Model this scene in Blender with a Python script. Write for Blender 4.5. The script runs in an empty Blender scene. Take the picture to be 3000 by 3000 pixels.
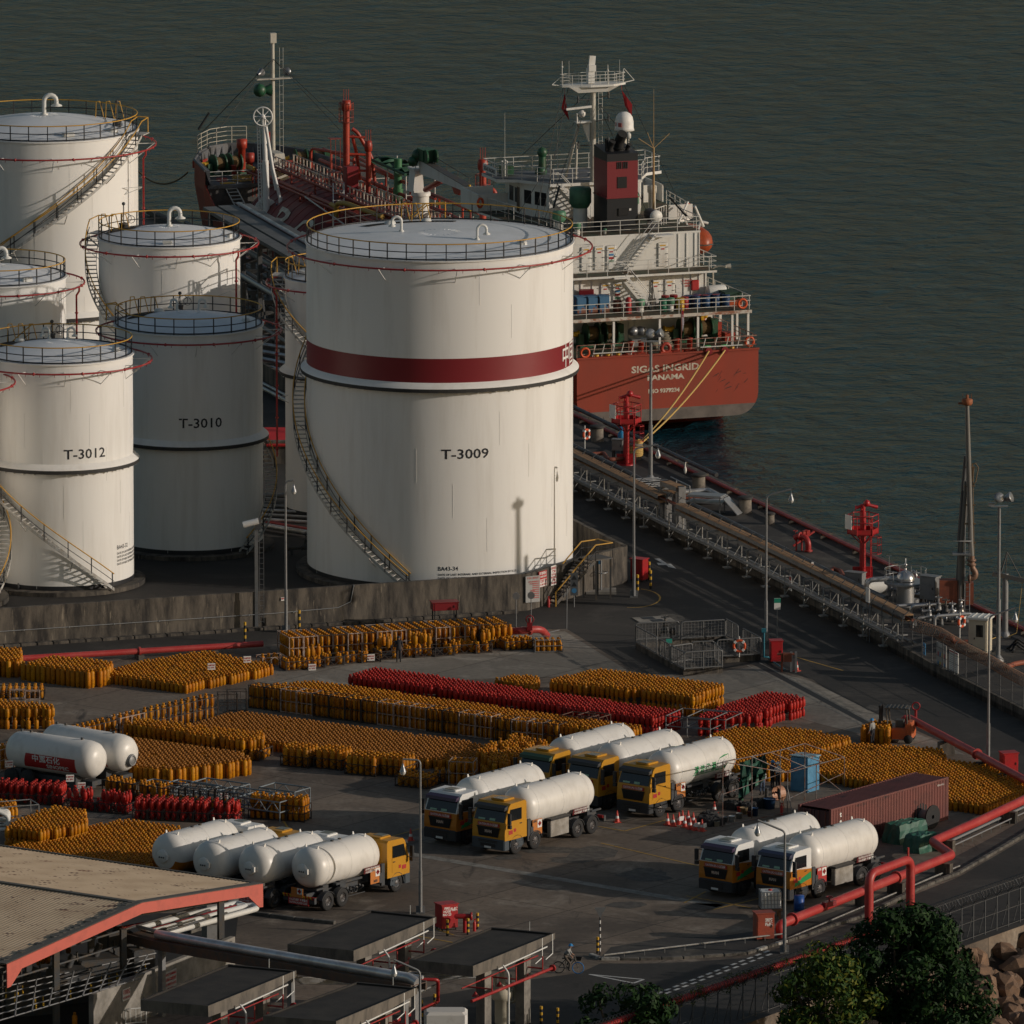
import bpy,math,random
from math import sin,cos,tan,atan2,pi,radians,sqrt
from mathutils import Vector,Matrix
import numpy as np
random.seed(7);rng=np.random.default_rng(7)
SC=bpy.context.scene
COL=SC.collection
# ------------------------------------------------------------ camera
F,PIT,HC=33000.,radians(10.41),140.0
cd=bpy.data.cameras.new('camera');cam=bpy.data.objects.new('camera',cd);COL.objects.link(cam)
cd.sensor_width=36;cd.lens=F/3000*36;cd.clip_start=10;cd.clip_end=20000
cam.location=(0,0,HC);cam.rotation_euler=(pi/2-PIT,0,0)
SC.camera=cam
# ------------------------------------------------------------ sky, sun, exposure
SUN_AZ,SUN_EL=radians(-13),radians(15)
w=bpy.data.worlds.new('World');SC.world=w;w.use_nodes=True
nt=w.node_tree;sky=nt.nodes.new('ShaderNodeTexSky');sky.sky_type='NISHITA';sky.sun_disc=False
sky.sun_elevation=SUN_EL;sky.sun_rotation=pi/2-SUN_AZ;sky.air_density=1.3;sky.dust_density=1.8;sky.ozone_density=1.0
bg=nt.nodes['Background'];bg.inputs['Strength'].default_value=0.072
nt.links.new(sky.outputs[0],bg.inputs['Color'])
sd=bpy.data.lights.new('sun','SUN');sun=bpy.data.objects.new('sun',sd);COL.objects.link(sun)
sd.energy=3.1;sd.angle=radians(0.5);sd.color=(1.0,0.89,0.78)
d_=Vector((cos(SUN_EL)*cos(SUN_AZ),cos(SUN_EL)*sin(SUN_AZ),sin(SUN_EL)))
sun.rotation_euler=d_.to_track_quat('Z','Y').to_euler();sun.location=d_*300
vs=SC.view_settings;vs.view_transform='Standard';vs.look='None';vs.gamma=1;vs.exposure=-0.42;vs.use_curve_mapping=False
SC.cycles.max_bounces=6;SC.cycles.diffuse_bounces=3;SC.cycles.glossy_bounces=3
# ------------------------------------------------------------ surveying: picture position -> point of the ground plane at height z
cP,sP=cos(PIT),sin(PIT)
def G(px,py,z=0.):
 u=(px-1500)/F;v=(1500-py)/F
 d=(u,cP+v*sP,-sP+v*cP);t=(z-HC)/d[2]
 return Vector((d[0]*t,d[1]*t,z))
def Pj(x,y,z):
 dz=z-HC;zc=y*cP-dz*sP;yc=y*sP+dz*cP
 return 1500+F*x/zc,1500-F*yc/zc,F/zc
def zat(px,py,p):
 lo,hi=-10.,60.
 for _ in range(40):
  m=(lo+hi)/2
  if Pj(p[0],p[1],m)[1]>py:lo=m
  else:hi=m
 return lo
MATS={}
def mat(name,col,rough=.6,metal=0.,col2=None,scale=1.2,lo=.42,hi=.62,stretch=None,bump=0.,bscale=8.,emit=None,spec=None,extra=None):
 """principled surface; col2 = dirt / wear colour laid in by noise, stretch = noise scale per axis, extra = (col3, scale, lo, hi, stretch)"""
 if name in MATS:return MATS[name]
 m=bpy.data.materials.new(name);m.use_nodes=True;MATS[name]=m
 t=m.node_tree;N,L=t.nodes,t.links;b=N['Principled BSDF']
 b.inputs['Roughness'].default_value=rough;b.inputs['Metallic'].default_value=metal
 if spec is not None:b.inputs['Specular IOR Level'].default_value=spec
 b.inputs['Base Color'].default_value=(*col,1)
 def noise(sc,st,detail=6):
  tc=N.new('ShaderNodeTexCoord');mp=N.new('ShaderNodeMapping');nz=N.new('ShaderNodeTexNoise')
  L.new(tc.outputs['Object'],mp.inputs[0]);mp.inputs['Scale'].default_value=st or(1,1,1)
  L.new(mp.outputs[0],nz.inputs['Vector']);nz.inputs['Scale'].default_value=sc;nz.inputs['Detail'].default_value=detail;nz.inputs['Roughness'].default_value=.65
  return nz
 last=None
 for lay in([(col2,scale,lo,hi,stretch)]if col2 else[])+(list(extra)if extra else[]):
  nz=noise(lay[1],lay[4]if len(lay)>4 else None);rp=N.new('ShaderNodeMapRange')
  rp.inputs['From Min'].default_value=lay[2];rp.inputs['From Max'].default_value=lay[3];L.new(nz.outputs[0],rp.inputs['Value'])
  mx=N.new('ShaderNodeMix');mx.data_type='RGBA';L.new(rp.outputs[0],mx.inputs[0])
  if last is None:mx.inputs[6].default_value=(*col,1)
  else:L.new(last,mx.inputs[6])
  mx.inputs[7].default_value=(*lay[0],1);last=mx.outputs[2]
 if last is not None:L.new(last,b.inputs['Base Color'])
 if bump:
  nz=noise(bscale,None);bp=N.new('ShaderNodeBump');bp.inputs['Strength'].default_value=bump;bp.inputs['Distance'].default_value=.05
  L.new(nz.outputs[0],bp.inputs['Height']);L.new(bp.outputs[0],b.inputs['Normal'])
 if emit:
  b.inputs['Emission Color'].default_value=(*col,1);b.inputs['Emission Strength'].default_value=emit
 return m
def sRGB(r,g,b):
 f=lambda c:(c/255/12.92)if c/255<=.04045 else((c/255+.055)/1.055)**2.4
 return(f(r),f(g),f(b))
class MB:
 def __init__(s):s.v=[];s.f=[];s.m=[];s.sm=[];s.mi=0
 def add(s,vs,fs,mi=None,smooth=False):
  o=len(s.v);s.v.extend([tuple(v)for v in vs]);k=s.mi if mi is None else mi
  for f in fs:s.f.append([o+i for i in f]);s.m.append(k);s.sm.append(smooth)
  return s
 def hexa(s,p,mi=None):
  return s.add(p,[(3,2,1,0),(4,5,6,7),(0,1,5,4),(1,2,6,5),(2,3,7,6),(3,0,4,7)],mi)
 def box(s,c,d,rz=0.,mi=None,ry=0.,rx=0.):
  R=Matrix.Rotation(rz,3,'Z')
  if ry:R=R@Matrix.Rotation(ry,3,'Y')
  if rx:R=R@Matrix.Rotation(rx,3,'X')
  x,y,z=d[0]/2,d[1]/2,d[2]/2;c=Vector(c)
  return s.hexa([c+R@Vector(q)for q in((-x,-y,-z),(x,-y,-z),(x,y,-z),(-x,y,-z),(-x,-y,z),(x,-y,z),(x,y,z),(-x,y,z))],mi)
 def bbox(s,c,d,b=.03,rz=0.,mi=None):
  R=Matrix.Rotation(rz,3,'Z');x,y,z=d[0]/2,d[1]/2,d[2]/2;c=Vector(c);vs=[]
  def ring(i,zz):
   for q in((-x+b+i,-y+i),(x-b-i,-y+i),(x-i,-y+b+i),(x-i,y-b-i),(x-b-i,y-i),(-x+b+i,y-i),(-x+i,y-b-i),(-x+i,-y+b+i)):vs.append(c+R@Vector((q[0],q[1],zz)))
  ring(0,-z);ring(0,z-b);ring(b,z)
  fs=[tuple(range(7,-1,-1)),tuple(range(16,24))]
  for k in(0,8):
   for i in range(8):fs.append((k+i,k+(i+1)%8,k+8+(i+1)%8,k+8+i))
  return s.add(vs,fs,mi)
 def tube(s,a,b,r,n=6,r2=None,cap=True,mi=None,smooth=True):
  a,b=Vector(a),Vector(b);d=b-a
  if d.length<1e-6:return s
  q=d.to_track_quat('Z','Y').to_matrix();r2=r if r2 is None else r2;vs=[]
  for p,rr in((a,r),(b,r2)):
   for i in range(n):vs.append(p+q@Vector((rr*cos(2*pi*(i+.5)/n),rr*sin(2*pi*(i+.5)/n),0)))
  s.add(vs,[(i,(i+1)%n,n+(i+1)%n,n+i)for i in range(n)],mi,smooth and n>4)
  if cap:s.add(vs,[tuple(range(n-1,-1,-1)),tuple(range(n,2*n))],mi)
  return s
 def path(s,pts,r,n=6,closed=False,mi=None,smooth=True,bend=0.,seg=4):
  pts=[Vector(p)for p in pts]
  if bend and len(pts)>2:
   out=[pts[0]]if not closed else[]
   for i in range(0 if closed else 1,len(pts)if closed else len(pts)-1):
    a,b,c=pts[i-1],pts[i],pts[(i+1)%len(pts)]
    t=min(bend,(a-b).length*.49,(c-b).length*.49);p,q=b+(a-b).normalized()*t,b+(c-b).normalized()*t
    for k in range(seg+1):
     u=k/seg;out.append(p*(1-u)**2+b*2*u*(1-u)+q*u*u)
   if not closed:out.append(pts[-1])
   pts=out
  N=len(pts);vs=[];x=None
  for i,p in enumerate(pts):
   if closed:d=(pts[(i+1)%N]-p).normalized()+(p-pts[i-1]).normalized()
   elif i==0:d=pts[1]-p
   elif i==N-1:d=p-pts[i-1]
   else:d=(pts[i+1]-p).normalized()+(p-pts[i-1]).normalized()
   if d.length<1e-6:d=Vector((0,0,1))
   d.normalize()
   if x is None:
    x=d.orthogonal().normalized()
    if abs(d.z)<.99:x=d.cross(Vector((0,0,1))).normalized()
   else:x=(x-d*x.dot(d)).normalized()
   y=d.cross(x);k=1.
   if 0<i<N-1 or closed:
    cs=(p-pts[i-1]).normalized().dot(d);k=1/max(.6,cs)
   for j in range(n):
    an=2*pi*(j+.5)/n;vs.append(p+(x*cos(an)+y*sin(an))*r*k)
  fs=[]
  for i in range(N if closed else N-1):
   a,b=i*n,((i+1)%N)*n
   for j in range(n):fs.append((a+j,a+(j+1)%n,b+(j+1)%n,b+j))
  s.add(vs,fs,mi,smooth and n>4)
  if not closed:s.add(vs,[tuple(range(n-1,-1,-1)),tuple(range((N-1)*n,N*n))],mi)
  return s
 def lathe(s,prof,n=24,c=(0,0,0),mi=None,smooth=True,a0=0.,a1=2*pi,axis='z',rz=0.):
  full=abs(a1-a0-2*pi)<1e-6;m=n if full else n+1;vs=[];c=Vector(c)
  for r,z in prof:
   for i in range(m):
    a=a0+(a1-a0)*i/n
    if axis=='z':q=Vector((r*cos(a),r*sin(a),z))
    elif axis=='x':q=Vector((z,r*cos(a),r*sin(a)))
    else:q=Vector((r*cos(a),z,-r*sin(a)))
    if rz:q=Matrix.Rotation(rz,3,'Z')@q
    vs.append(c+q)
  fs=[]
  for k in range(len(prof)-1):
   for i in range(n if full else n):
    j=(i+1)%m;fs.append((k*m+i,k*m+j,(k+1)*m+j,(k+1)*m+i))
  return s.add(vs,fs,mi,smooth)
 def prism(s,poly,z0,z1,mi=None,top=None):
  n=len(poly);vs=[(p[0],p[1],z0)for p in poly]+[(p[0],p[1],z1)for p in poly]
  s.add(vs,[(i,(i+1)%n,n+(i+1)%n,n+i)for i in range(n)]+[tuple(range(n-1,-1,-1))],mi)
  return s.add(vs,[tuple(range(n,2*n))],mi if top is None else top)
 def profx(s,poly,x0,x1,mi=None):
  n=len(poly);vs=[(x0,p[0],p[1])for p in poly]+[(x1,p[0],p[1])for p in poly]
  return s.add(vs,[(i,n+i,n+(i+1)%n,(i+1)%n)for i in range(n)]+[tuple(range(n)),tuple(range(2*n-1,n-1,-1))],mi)
 def profy(s,poly,y0,y1,mi=None):
  n=len(poly);vs=[(p[0],y0,p[1])for p in poly]+[(p[0],y1,p[1])for p in poly]
  return s.add(vs,[(i,(i+1)%n,n+(i+1)%n,n+i)for i in range(n)]+[tuple(range(n-1,-1,-1)),tuple(range(n,2*n))],mi)
 def ball(s,c,r,n=10,mi=None,sq=1.):
  prof=[(max(1e-4,r*sin(pi*k/(n//2))),-r*sq*cos(pi*k/(n//2)))for k in range(n//2+1)]
  return s.lathe(prof,n,c,mi)
 def torus(s,c,R,r,n=16,k=6,axis='z',mi=None):
  pts=[]
  for i in range(n):
   a=2*pi*i/n;p=(R*cos(a),R*sin(a),0)if axis=='z' else((R*cos(a),0,R*sin(a))if axis=='y' else(0,R*cos(a),R*sin(a)))
   pts.append(Vector(c)+Vector(p))
  return s.path(pts,r,k,closed=True,mi=mi)
 def merge(s,o,M=None,mi=None):
  k=len(s.v);s.v.extend([tuple(M@Vector(v))for v in o.v]if M else o.v)
  for f,m,q in zip(o.f,o.m,o.sm):s.f.append([k+i for i in f]);s.m.append(m if mi is None else mi);s.sm.append(q)
  return s
 def mesh(s,name):
  me=bpy.data.meshes.new(name);me.from_pydata(s.v,[],s.f)
  me.polygons.foreach_set('material_index',s.m);me.polygons.foreach_set('use_smooth',s.sm);me.update()
  return me
def link(name,me,mats,parent=None,loc=(0,0,0),rz=0.):
 o=bpy.data.objects.new(name,me);COL.objects.link(o)
 for m in(mats if isinstance(mats,(list,tuple))else[mats]):me.materials.append(m)
 o.location=loc;o.rotation_euler=(0,0,rz)
 if parent is not None:o.parent=parent
 return o
def obj(name,mb,mats,parent=None,world=False):
 """one mesh object; world=True: the vertices are world coordinates and the parent is an unrotated thing"""
 if not mb.f:return None
 if world and parent is not None:
  p=parent;off=Vector((0,0,0))
  while p is not None:off+=p.location;p=p.parent
  mb.v=[(x-off.x,y-off.y,z-off.z)for x,y,z in mb.v]
 return link(name,mb.mesh(name),mats,parent)
def tag(o,label,cat,group=None):
 o['label']=label;o['category']=cat
 if group:o['group']=group
 return o
def thing(name,label,cat,loc=(0,0,0),rz=0.,group=None):
 o=bpy.data.objects.new(name,None);COL.objects.link(o);o.location=loc;o.rotation_euler=(0,0,rz);o.empty_display_size=.3
 return tag(o,label,cat,group)
def solo(name,mb,mats,label,cat,group=None,at=None):
 """a thing that is a single mesh, its origin at its base"""
 a=np.array(mb.v)
 c=Vector(at)if at is not None else Vector((float((a[:,0].min()+a[:,0].max())/2),float((a[:,1].min()+a[:,1].max())/2),float(a[:,2].min())))
 mb.v=[(x-c.x,y-c.y,z-c.z)for x,y,z in mb.v]
 o=link(name,mb.mesh(name),mats);o.location=c
 return tag(o,label,cat,group)
def struct(name,mb,mats,kind='structure'):
 o=link(name,mb.mesh(name),mats);o['kind']=kind;return o
def dup(o,loc=None,rz=None,label=None,group=None,parent=None):
 c=o.copy();COL.objects.link(c);c.parent=parent
 if loc is not None:c.location=loc
 if rz is not None:c.rotation_euler=(0,0,rz)
 if label:c['label']=label
 if group:c['group']=group
 for ch in o.children:dup(ch,parent=c)
 return c
_tx={}
def text_mb(s,size=1.,mi=None,bold=0.,spacing=1.,width=None,depth=0.):
 """flat letters in the xz plane, centred, facing -y; size = cap height"""
 cu=bpy.data.curves.new('t','FONT');cu.body=s;cu.size=size/.682;cu.align_x='CENTER';cu.space_character=spacing;cu.offset=bold;cu.resolution_u=2
 o=bpy.data.objects.new('t',cu);COL.objects.link(o);dg=bpy.context.evaluated_depsgraph_get();dg.update()
 me=bpy.data.meshes.new_from_object(o.evaluated_get(dg));mb=MB()
 vs=[(v.co.x,-depth,v.co.y)for v in me.vertices]
 if width and vs:
  x0,x1=min(v[0]for v in vs),max(v[0]for v in vs);k=width/(x1-x0);vs=[((v[0]-(x0+x1)/2)*k,v[1],v[2])for v in vs]
 mb.add(vs,[tuple(p.vertices)for p in me.polygons],mi)
 bpy.data.objects.remove(o);bpy.data.meshes.remove(me);bpy.data.curves.remove(cu)
 return mb
def place(mb,loc,rz=0.,rx=0.):
 M=Matrix.Translation(loc)@Matrix.Rotation(rz,4,'Z')@Matrix.Rotation(rx,4,'X')
 mb.v=[tuple(M@Vector(v))for v in mb.v];return mb
def bend_on(mb,R,a_mid):
 """wraps flat letters (xz plane, facing -y) round a vertical cylinder of radius R about the origin; a_mid from front (-y), positive to the right"""
 out=[]
 for x,y,z in mb.v:
  a=a_mid+x/R;out.append((R*sin(a),-R*cos(a),z))
 mb.v=out;return mb
WHITE=mat('white_tank_paint',(.80,.79,.76),.5,col2=(.58,.55,.50),scale=.6,lo=.5,hi=.95,stretch=(1.2,1.2,.12),spec=.3)
WHITE2=mat('white_paint',(.78,.77,.74),.5,col2=(.5,.47,.42),scale=1.5,lo=.55,hi=.9)
ROOFW=mat('tank_roof_paint',(.76,.78,.80),.45,col2=(.62,.63,.63),scale=.5,lo=.45,hi=.8)
BLACK=mat('black_paint',(.018,.019,.022),.5)
YELLOW=mat('yellow_rail_paint',(.55,.30,.04),.5)
REDPIPE=mat('red_pipe_paint',(.33,.022,.022),.42,col2=(.42,.10,.08),scale=1.2,lo=.5,hi=.75)
REDDK=mat('dark_red_paint',(.22,.012,.018),.45)
GREYST=mat('grey_steel',(.22,.225,.23),.5,metal=.3,col2=(.12,.11,.10),scale=2,lo=.5,hi=.8)
GALV=mat('galvanised_steel',(.36,.37,.38),.42,metal=.6)
DKST=mat('dark_steel',(.06,.065,.07),.6,col2=(.09,.07,.05),scale=2)
CONC=mat('stained_concrete',(.135,.115,.092),.9,col2=(.026,.023,.021),scale=.9,lo=.38,hi=.62,stretch=(1.6,1.6,.35),bump=.3,extra=[((.27,.23,.175),1.7,.60,.72,(2.2,2.2,.3)),((.02,.02,.02),.25,.5,.75,(1,1,.4))])
CONCL=mat('pale_concrete',(.30,.28,.25),.9,col2=(.14,.13,.11),scale=.8,lo=.4,hi=.7,bump=.2)
YB_Y=mat('bollard_yellow',(.60,.34,.02),.5)
GLASS=mat('dark_glass',(.012,.014,.016),.08,spec=.6)
REDS=mat('sign_red',(.40,.02,.02),.5)
WSIGN=mat('sign_white',(.72,.71,.68),.5)
RUBBER=mat('rubber',(.022,.022,.023),.85)
# ============================================================ water, ground, roads
def water_mat():
 m=bpy.data.materials.new('sea_water');m.use_nodes=True;t=m.node_tree;N,L=t.nodes,t.links;b=N['Principled BSDF']
 b.inputs['Base Color'].default_value=(.003,.040,.058,1);b.inputs['Roughness'].default_value=.12;b.inputs['IOR'].default_value=1.33
 b.inputs['Specular IOR Level'].default_value=.33
 tc=N.new('ShaderNodeTexCoord')
 def nz(sc,st,det,rough=.6,dist=0.):
  mp=N.new('ShaderNodeMapping');mp.inputs['Scale'].default_value=st;mp.inputs['Rotation'].default_value=(0,0,radians(12))
  n=N.new('ShaderNodeTexNoise');n.inputs['Scale'].default_value=sc;n.inputs['Detail'].default_value=det;n.inputs['Roughness'].default_value=rough;n.inputs['Distortion'].default_value=dist
  L.new(tc.outputs['Object'],mp.inputs[0]);L.new(mp.outputs[0],n.inputs['Vector']);return n
 a,c,d=nz(.36,(1.0,1.0,1),6,.62,.4),nz(.06,(1,.6,1),3),nz(1.5,(1,1,1),3)
 m1=N.new('ShaderNodeMath');m1.operation='MULTIPLY_ADD';m1.inputs[1].default_value=1.5;L.new(c.outputs[0],m1.inputs[0]);L.new(a.outputs[0],m1.inputs[2])
 m2=N.new('ShaderNodeMath');m2.operation='MULTIPLY_ADD';m2.inputs[1].default_value=.16;L.new(d.outputs[0],m2.inputs[0]);L.new(m1.outputs[0],m2.inputs[2])
 bp=N.new('ShaderNodeBump');bp.inputs['Strength'].default_value=1.;bp.inputs['Distance'].default_value=1.1
 L.new(m2.outputs[0],bp.inputs['Height']);L.new(bp.outputs[0],b.inputs['Normal'])
 return m
WATER=water_mat()
mb=MB();mb.add([(-6000,300,-4),(6000,300,-4),(6000,12000,-4),(-6000,12000,-4)],[(0,1,2,3)])
struct('water',mb,WATER)
Q0=G(1678,1227);QD=Vector((-.3346,.9424,0));QR=Vector((.9424,.3346,0))
def Q(t,s=0.,z=0.):return Vector((Q0.x+QD.x*t+QR.x*s,Q0.y+QD.y*t+QR.y*s,z))
FENA,FENB=G(1700,3165),G(3100,2668)
fd=(FENB-FENA).normalized()
def ground_mat(name,ca,cb,cc,dark,brick=True):
 m=bpy.data.materials.new(name);m.use_nodes=True;t=m.node_tree;N,L=t.nodes,t.links;b=N['Principled BSDF'];b.inputs['Roughness'].default_value=.85
 tc=N.new('ShaderNodeTexCoord')
 def nz(sc,det=8,st=(1,1,1),rz=0.,dist=0.):
  mp=N.new('ShaderNodeMapping');mp.inputs['Scale'].default_value=st;mp.inputs['Rotation'].default_value=(0,0,rz)
  n=N.new('ShaderNodeTexNoise');n.inputs['Scale'].default_value=sc;n.inputs['Detail'].default_value=det;n.inputs['Roughness'].default_value=.65;n.inputs['Distortion'].default_value=dist
  L.new(tc.outputs['Object'],mp.inputs[0]);L.new(mp.outputs[0],n.inputs['Vector']);return n.outputs[0]
 def rng_(v,lo,hi):
  r=N.new('ShaderNodeMapRange');r.inputs['From Min'].default_value=lo;r.inputs['From Max'].default_value=hi;L.new(v,r.inputs['Value']);return r.outputs[0]
 def mix(f,a,c):
  x=N.new('ShaderNodeMix');x.data_type='RGBA';L.new(f,x.inputs[0])
  for i,q in((6,a),(7,c)):
   if isinstance(q,tuple):x.inputs[i].default_value=(*q,1)
   else:L.new(q,x.inputs[i])
  return x.outputs[2]
 c=mix(rng_(nz(.055,4,dist=1.),.42,.60),ca,cb)
 c=mix(rng_(nz(.25,8,dist=.6),.52,.68),c,cc)
 c=mix(rng_(nz(.6,8,(1,.22,1),radians(38),1.),.60,.72),c,dark)
 c=mix(rng_(nz(.9,6,(.16,1,1),radians(20),1.5),.66,.74),c,dark)
 c=mix(rng_(nz(2.5,8),.45,.95),c,dark)
 if brick:
  mp=N.new('ShaderNodeMapping');mp.inputs['Rotation'].default_value=(0,0,radians(-52));mp.inputs['Location'].default_value=(1.2,2.3,0)
  L.new(tc.outputs['Object'],mp.inputs[0]);bt=N.new('ShaderNodeTexBrick');L.new(mp.outputs[0],bt.inputs['Vector'])
  bt.offset=0;bt.inputs['Scale'].default_value=1;bt.inputs['Brick Width'].default_value=9.5;bt.inputs['Row Height'].default_value=6.2;bt.inputs['Mortar Size'].default_value=.05;bt.inputs['Mortar Smooth'].default_value=.1
  bt.inputs['Color1'].default_value=(1,1,1,1);bt.inputs['Color2'].default_value=(.78,.80,.84,1);bt.inputs['Mortar'].default_value=(.28,.26,.25,1)
  x=N.new('ShaderNodeMix');x.data_type='RGBA';x.blend_type='MULTIPLY';x.inputs[0].default_value=.85;L.new(c,x.inputs[6]);L.new(bt.outputs[0],x.inputs[7]);c=x.outputs[2]
 L.new(c,b.inputs['Base Color'])
 bp=N.new('ShaderNodeBump');bp.inputs['Strength'].default_value=.25;bp.inputs['Distance'].default_value=.03;L.new(nz(6,8),bp.inputs['Height']);L.new(bp.outputs[0],b.inputs['Normal'])
 return m
YARD=ground_mat('yard_concrete',(.205,.158,.116),(.110,.084,.062),(.30,.25,.195),(.045,.035,.028))
ASPH=ground_mat('asphalt',(.036,.032,.028),(.024,.022,.020),(.066,.058,.050),(.013,.012,.011),False)
DECK=ground_mat('quay_deck_concrete',(.05,.045,.04),(.033,.03,.028),(.12,.108,.088),(.018,.017,.016),False)
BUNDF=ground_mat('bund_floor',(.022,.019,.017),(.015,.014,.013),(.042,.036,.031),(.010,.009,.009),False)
# one sheet of ground: bounded by the quay, the perimeter wall above the rocks, and far out of sight on the left
corner=FENA+fd*95
land=[Q(112),Q(-80),Q(-95),(corner.x,corner.y,0),tuple(FENB),tuple(FENA),(FENA.x-60,FENA.y-45,0),(-260,440,0),(-260,905,0)]
mb=MB();mb.prism([(p[0],p[1])for p in land],-6.5,0)
struct('ground',mb,YARD)
def sheet(name,pts,z,m,kind='structure'):
 mb=MB();mb.add([(p[0],p[1],z)for p in pts],[tuple(range(len(pts)))])
 o=struct(name,mb,m,kind)
 return o
pxs=lambda l,z=0.:[G(x,y,z)for x,y in l]
sheet('road',pxs([(-200,1945),(0,1930),(500,1908),(760,1890),(1200,1862),(1560,1846),(1660,1842),(1880,1978),(2030,1972),(2215,1945),(2380,1990),(2450,2040),(2640,2120),(2820,2200),(3150,2350),(3150,2190),(3000,2110),(2736,1976),(1937,1549),(1676,1415),(1200,1188),(700,1000),(400,1300),(-200,1700)]),.004,ASPH)
KERB=[(1730,2800),(1760,2812),(1873,2813),(2000,2809),(2119,2801),(2186,2796),(2362,2742),(2440,2713),(2518,2690),(2688,2607),(2807,2560),(2932,2488),(3000,2447),(3120,2375)]
kp=pxs(KERB)
APRON=ground_mat('pale_yard_concrete',(.31,.275,.225),(.21,.185,.15),(.40,.36,.30),(.10,.088,.072))
sheet('yard_apron',pxs([(700,1960),(800,1930),(1200,1880),(1500,1862),(1655,1850),(1870,1984),(2030,1980),(2212,1952),(2376,1996),(2640,2128),(2830,2212),(2720,2200),(2560,2160),(2400,2120),(2200,2060),(1760,1980),(1500,1985),(1000,2010),(760,2010)]),.006,APRON)
sheet('perimeter_road',pxs([(1230,2925),(1480,2880),(1700,2850)])+[p+Vector((0,-.9,0))for p in kp[1:]]+[FENB+fd*30,FENB-Vector((fd.y,-fd.x,0))*-.3,FENA-Vector((fd.y,-fd.x,0))*-.3]+pxs([(1250,3150)]),.004,ASPH)
sheet('kerb_verge',[p+Vector((0,.5,0))for p in kp[1:]]+pxs([(3120,2330),(2932,2440),(2780,2520),(2560,2630),(2330,2710),(2100,2745),(1960,2745),(1790,2775)]),.008,DECK)
# kerb stones
mb=MB();mb2=MB()
KST=[mat('kerb_stone',(.13,.12,.105),.9,col2=(.05,.047,.042),scale=1.4),mat('kerb_stone_painted',(.38,.37,.34),.9,col2=(.15,.14,.13),scale=2.5)]
def kerb_run(mb,pts,step=1.0,w=.28,h=.16,wh=()):
 n=0
 for a,b in zip(pts[:-1],pts[1:]):
  L_=(b-a).length;k=max(1,round(L_/step));d=(b-a)/k;rz=atan2(d.y,d.x)
  for i in range(k):
   p=a+d*(i+.5);mb.bbox((p.x,p.y,h/2),(L_/k-.05,w,h),.03,rz,1 if n in wh else 0);n+=1
kerb_run(mb,kp,1.05,wh=(0,1,9,11))
struct('kerb',mb,KST)
# painted markings
RWHITE=mat('road_white',(.55,.55,.53),.8,col2=(.16,.155,.15),scale=3,lo=.52,hi=.8)
RYEL=mat('road_yellow',(.42,.25,.04),.8,col2=(.12,.10,.08),scale=3,lo=.5,hi=.75)
def strip(mb,a,b,wd,z=.012):
 d=(b-a).normalized();n=Vector((-d.y,d.x,0))*wd/2
 mb.add([(a+n)[:2]+(z,),(a-n)[:2]+(z,),(b-n)[:2]+(z,),(b+n)[:2]+(z,)],[(0,1,2,3)])
mb=MB()
for k in range(2):
 a,b=G(1850,2940+9*k),G(2262+8*k,2782+9*k);n=17
 for i in range(n):
  p,q=a+(b-a)*(i/n),a+(b-a)*((i+.58)/n);strip(mb,p,q,.20)
tri=pxs([(1726,2855),(1886,2870),(1856,2881)])
for i in range(3):strip(mb,tri[i],tri[(i+1)%3],.16,.013+.002*i)
for pl in([(1918,1637),(1936,1638),(1962,1651),(1972,1650),(1983,1668),(1929,1652),(1923,1648),(1941,1651)],):
 pass
ar=[(1917,1637),(1932,1637),(1955,1652),(1965,1652),(1982,1667),(1958,1661),(1952,1656),(1929,1656),(1924,1649),(1940,1650)]
pts=[G(x,y)for x,y in ar];mb.add([(p.x,p.y,.012)for p in pts],[(0,1,2,8,9),(2,3,4,5,6),(2,6,8),(8,6,7)]if False else[tuple(range(len(pts)))])
for a,b in(((1600,1855),(1640,1846)),((1060,1862),(1100,1858))):strip(mb,G(*a),G(*b),.14)
struct('road_marking',mb,RWHITE)
mb=MB()
for a,b in(((1660,2405),(1830,2435)),((1830,2435),(1960,2400)),((1150,2450),(1260,2420)),((2005,2645),(2068,2612)),((2010,2625),(2200,2660)),((2090,2665),(2400,2590)),((2330,1925),(2470,1965)),((1760,2470),(2080,2545)),((860,2450),(830,2405)),((1260,2716),(1330,2740)),((1220,2742),(1330,2762))):strip(mb,G(*a),G(*b),.13)
for i in range(10):
 a=radians(-100+17*i);b=radians(-100+17*(i+1));c=G(1850,1752);strip(mb,Vector((c.x+1.9*cos(a),c.y+3.4*sin(a),0)),Vector((c.x+1.9*cos(b),c.y+3.4*sin(b),0)),.12)
struct('yard_marking',mb,RYEL)
# drain channel across the yard, pale crossing strips
DRAIN=mat('drain_grating',(.02,.02,.02),.7)
mb=MB();strip(mb,G(2205,1940),G(2590,2145),.5,.010);struct('drain_channel',mb,DRAIN)
STRIP=mat('pale_strip',(.27,.255,.225),.9,col2=(.15,.14,.12),scale=1.5)
mb=MB();strip(mb,G(1100,2485),G(2110,2655),.75,.010);strip(mb,G(2190,1950),G(2580,2152),.12,.014);strip(mb,G(2225,1942),G(2605,2142),.12,.014);struct('concrete_strip',mb,STRIP)
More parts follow.
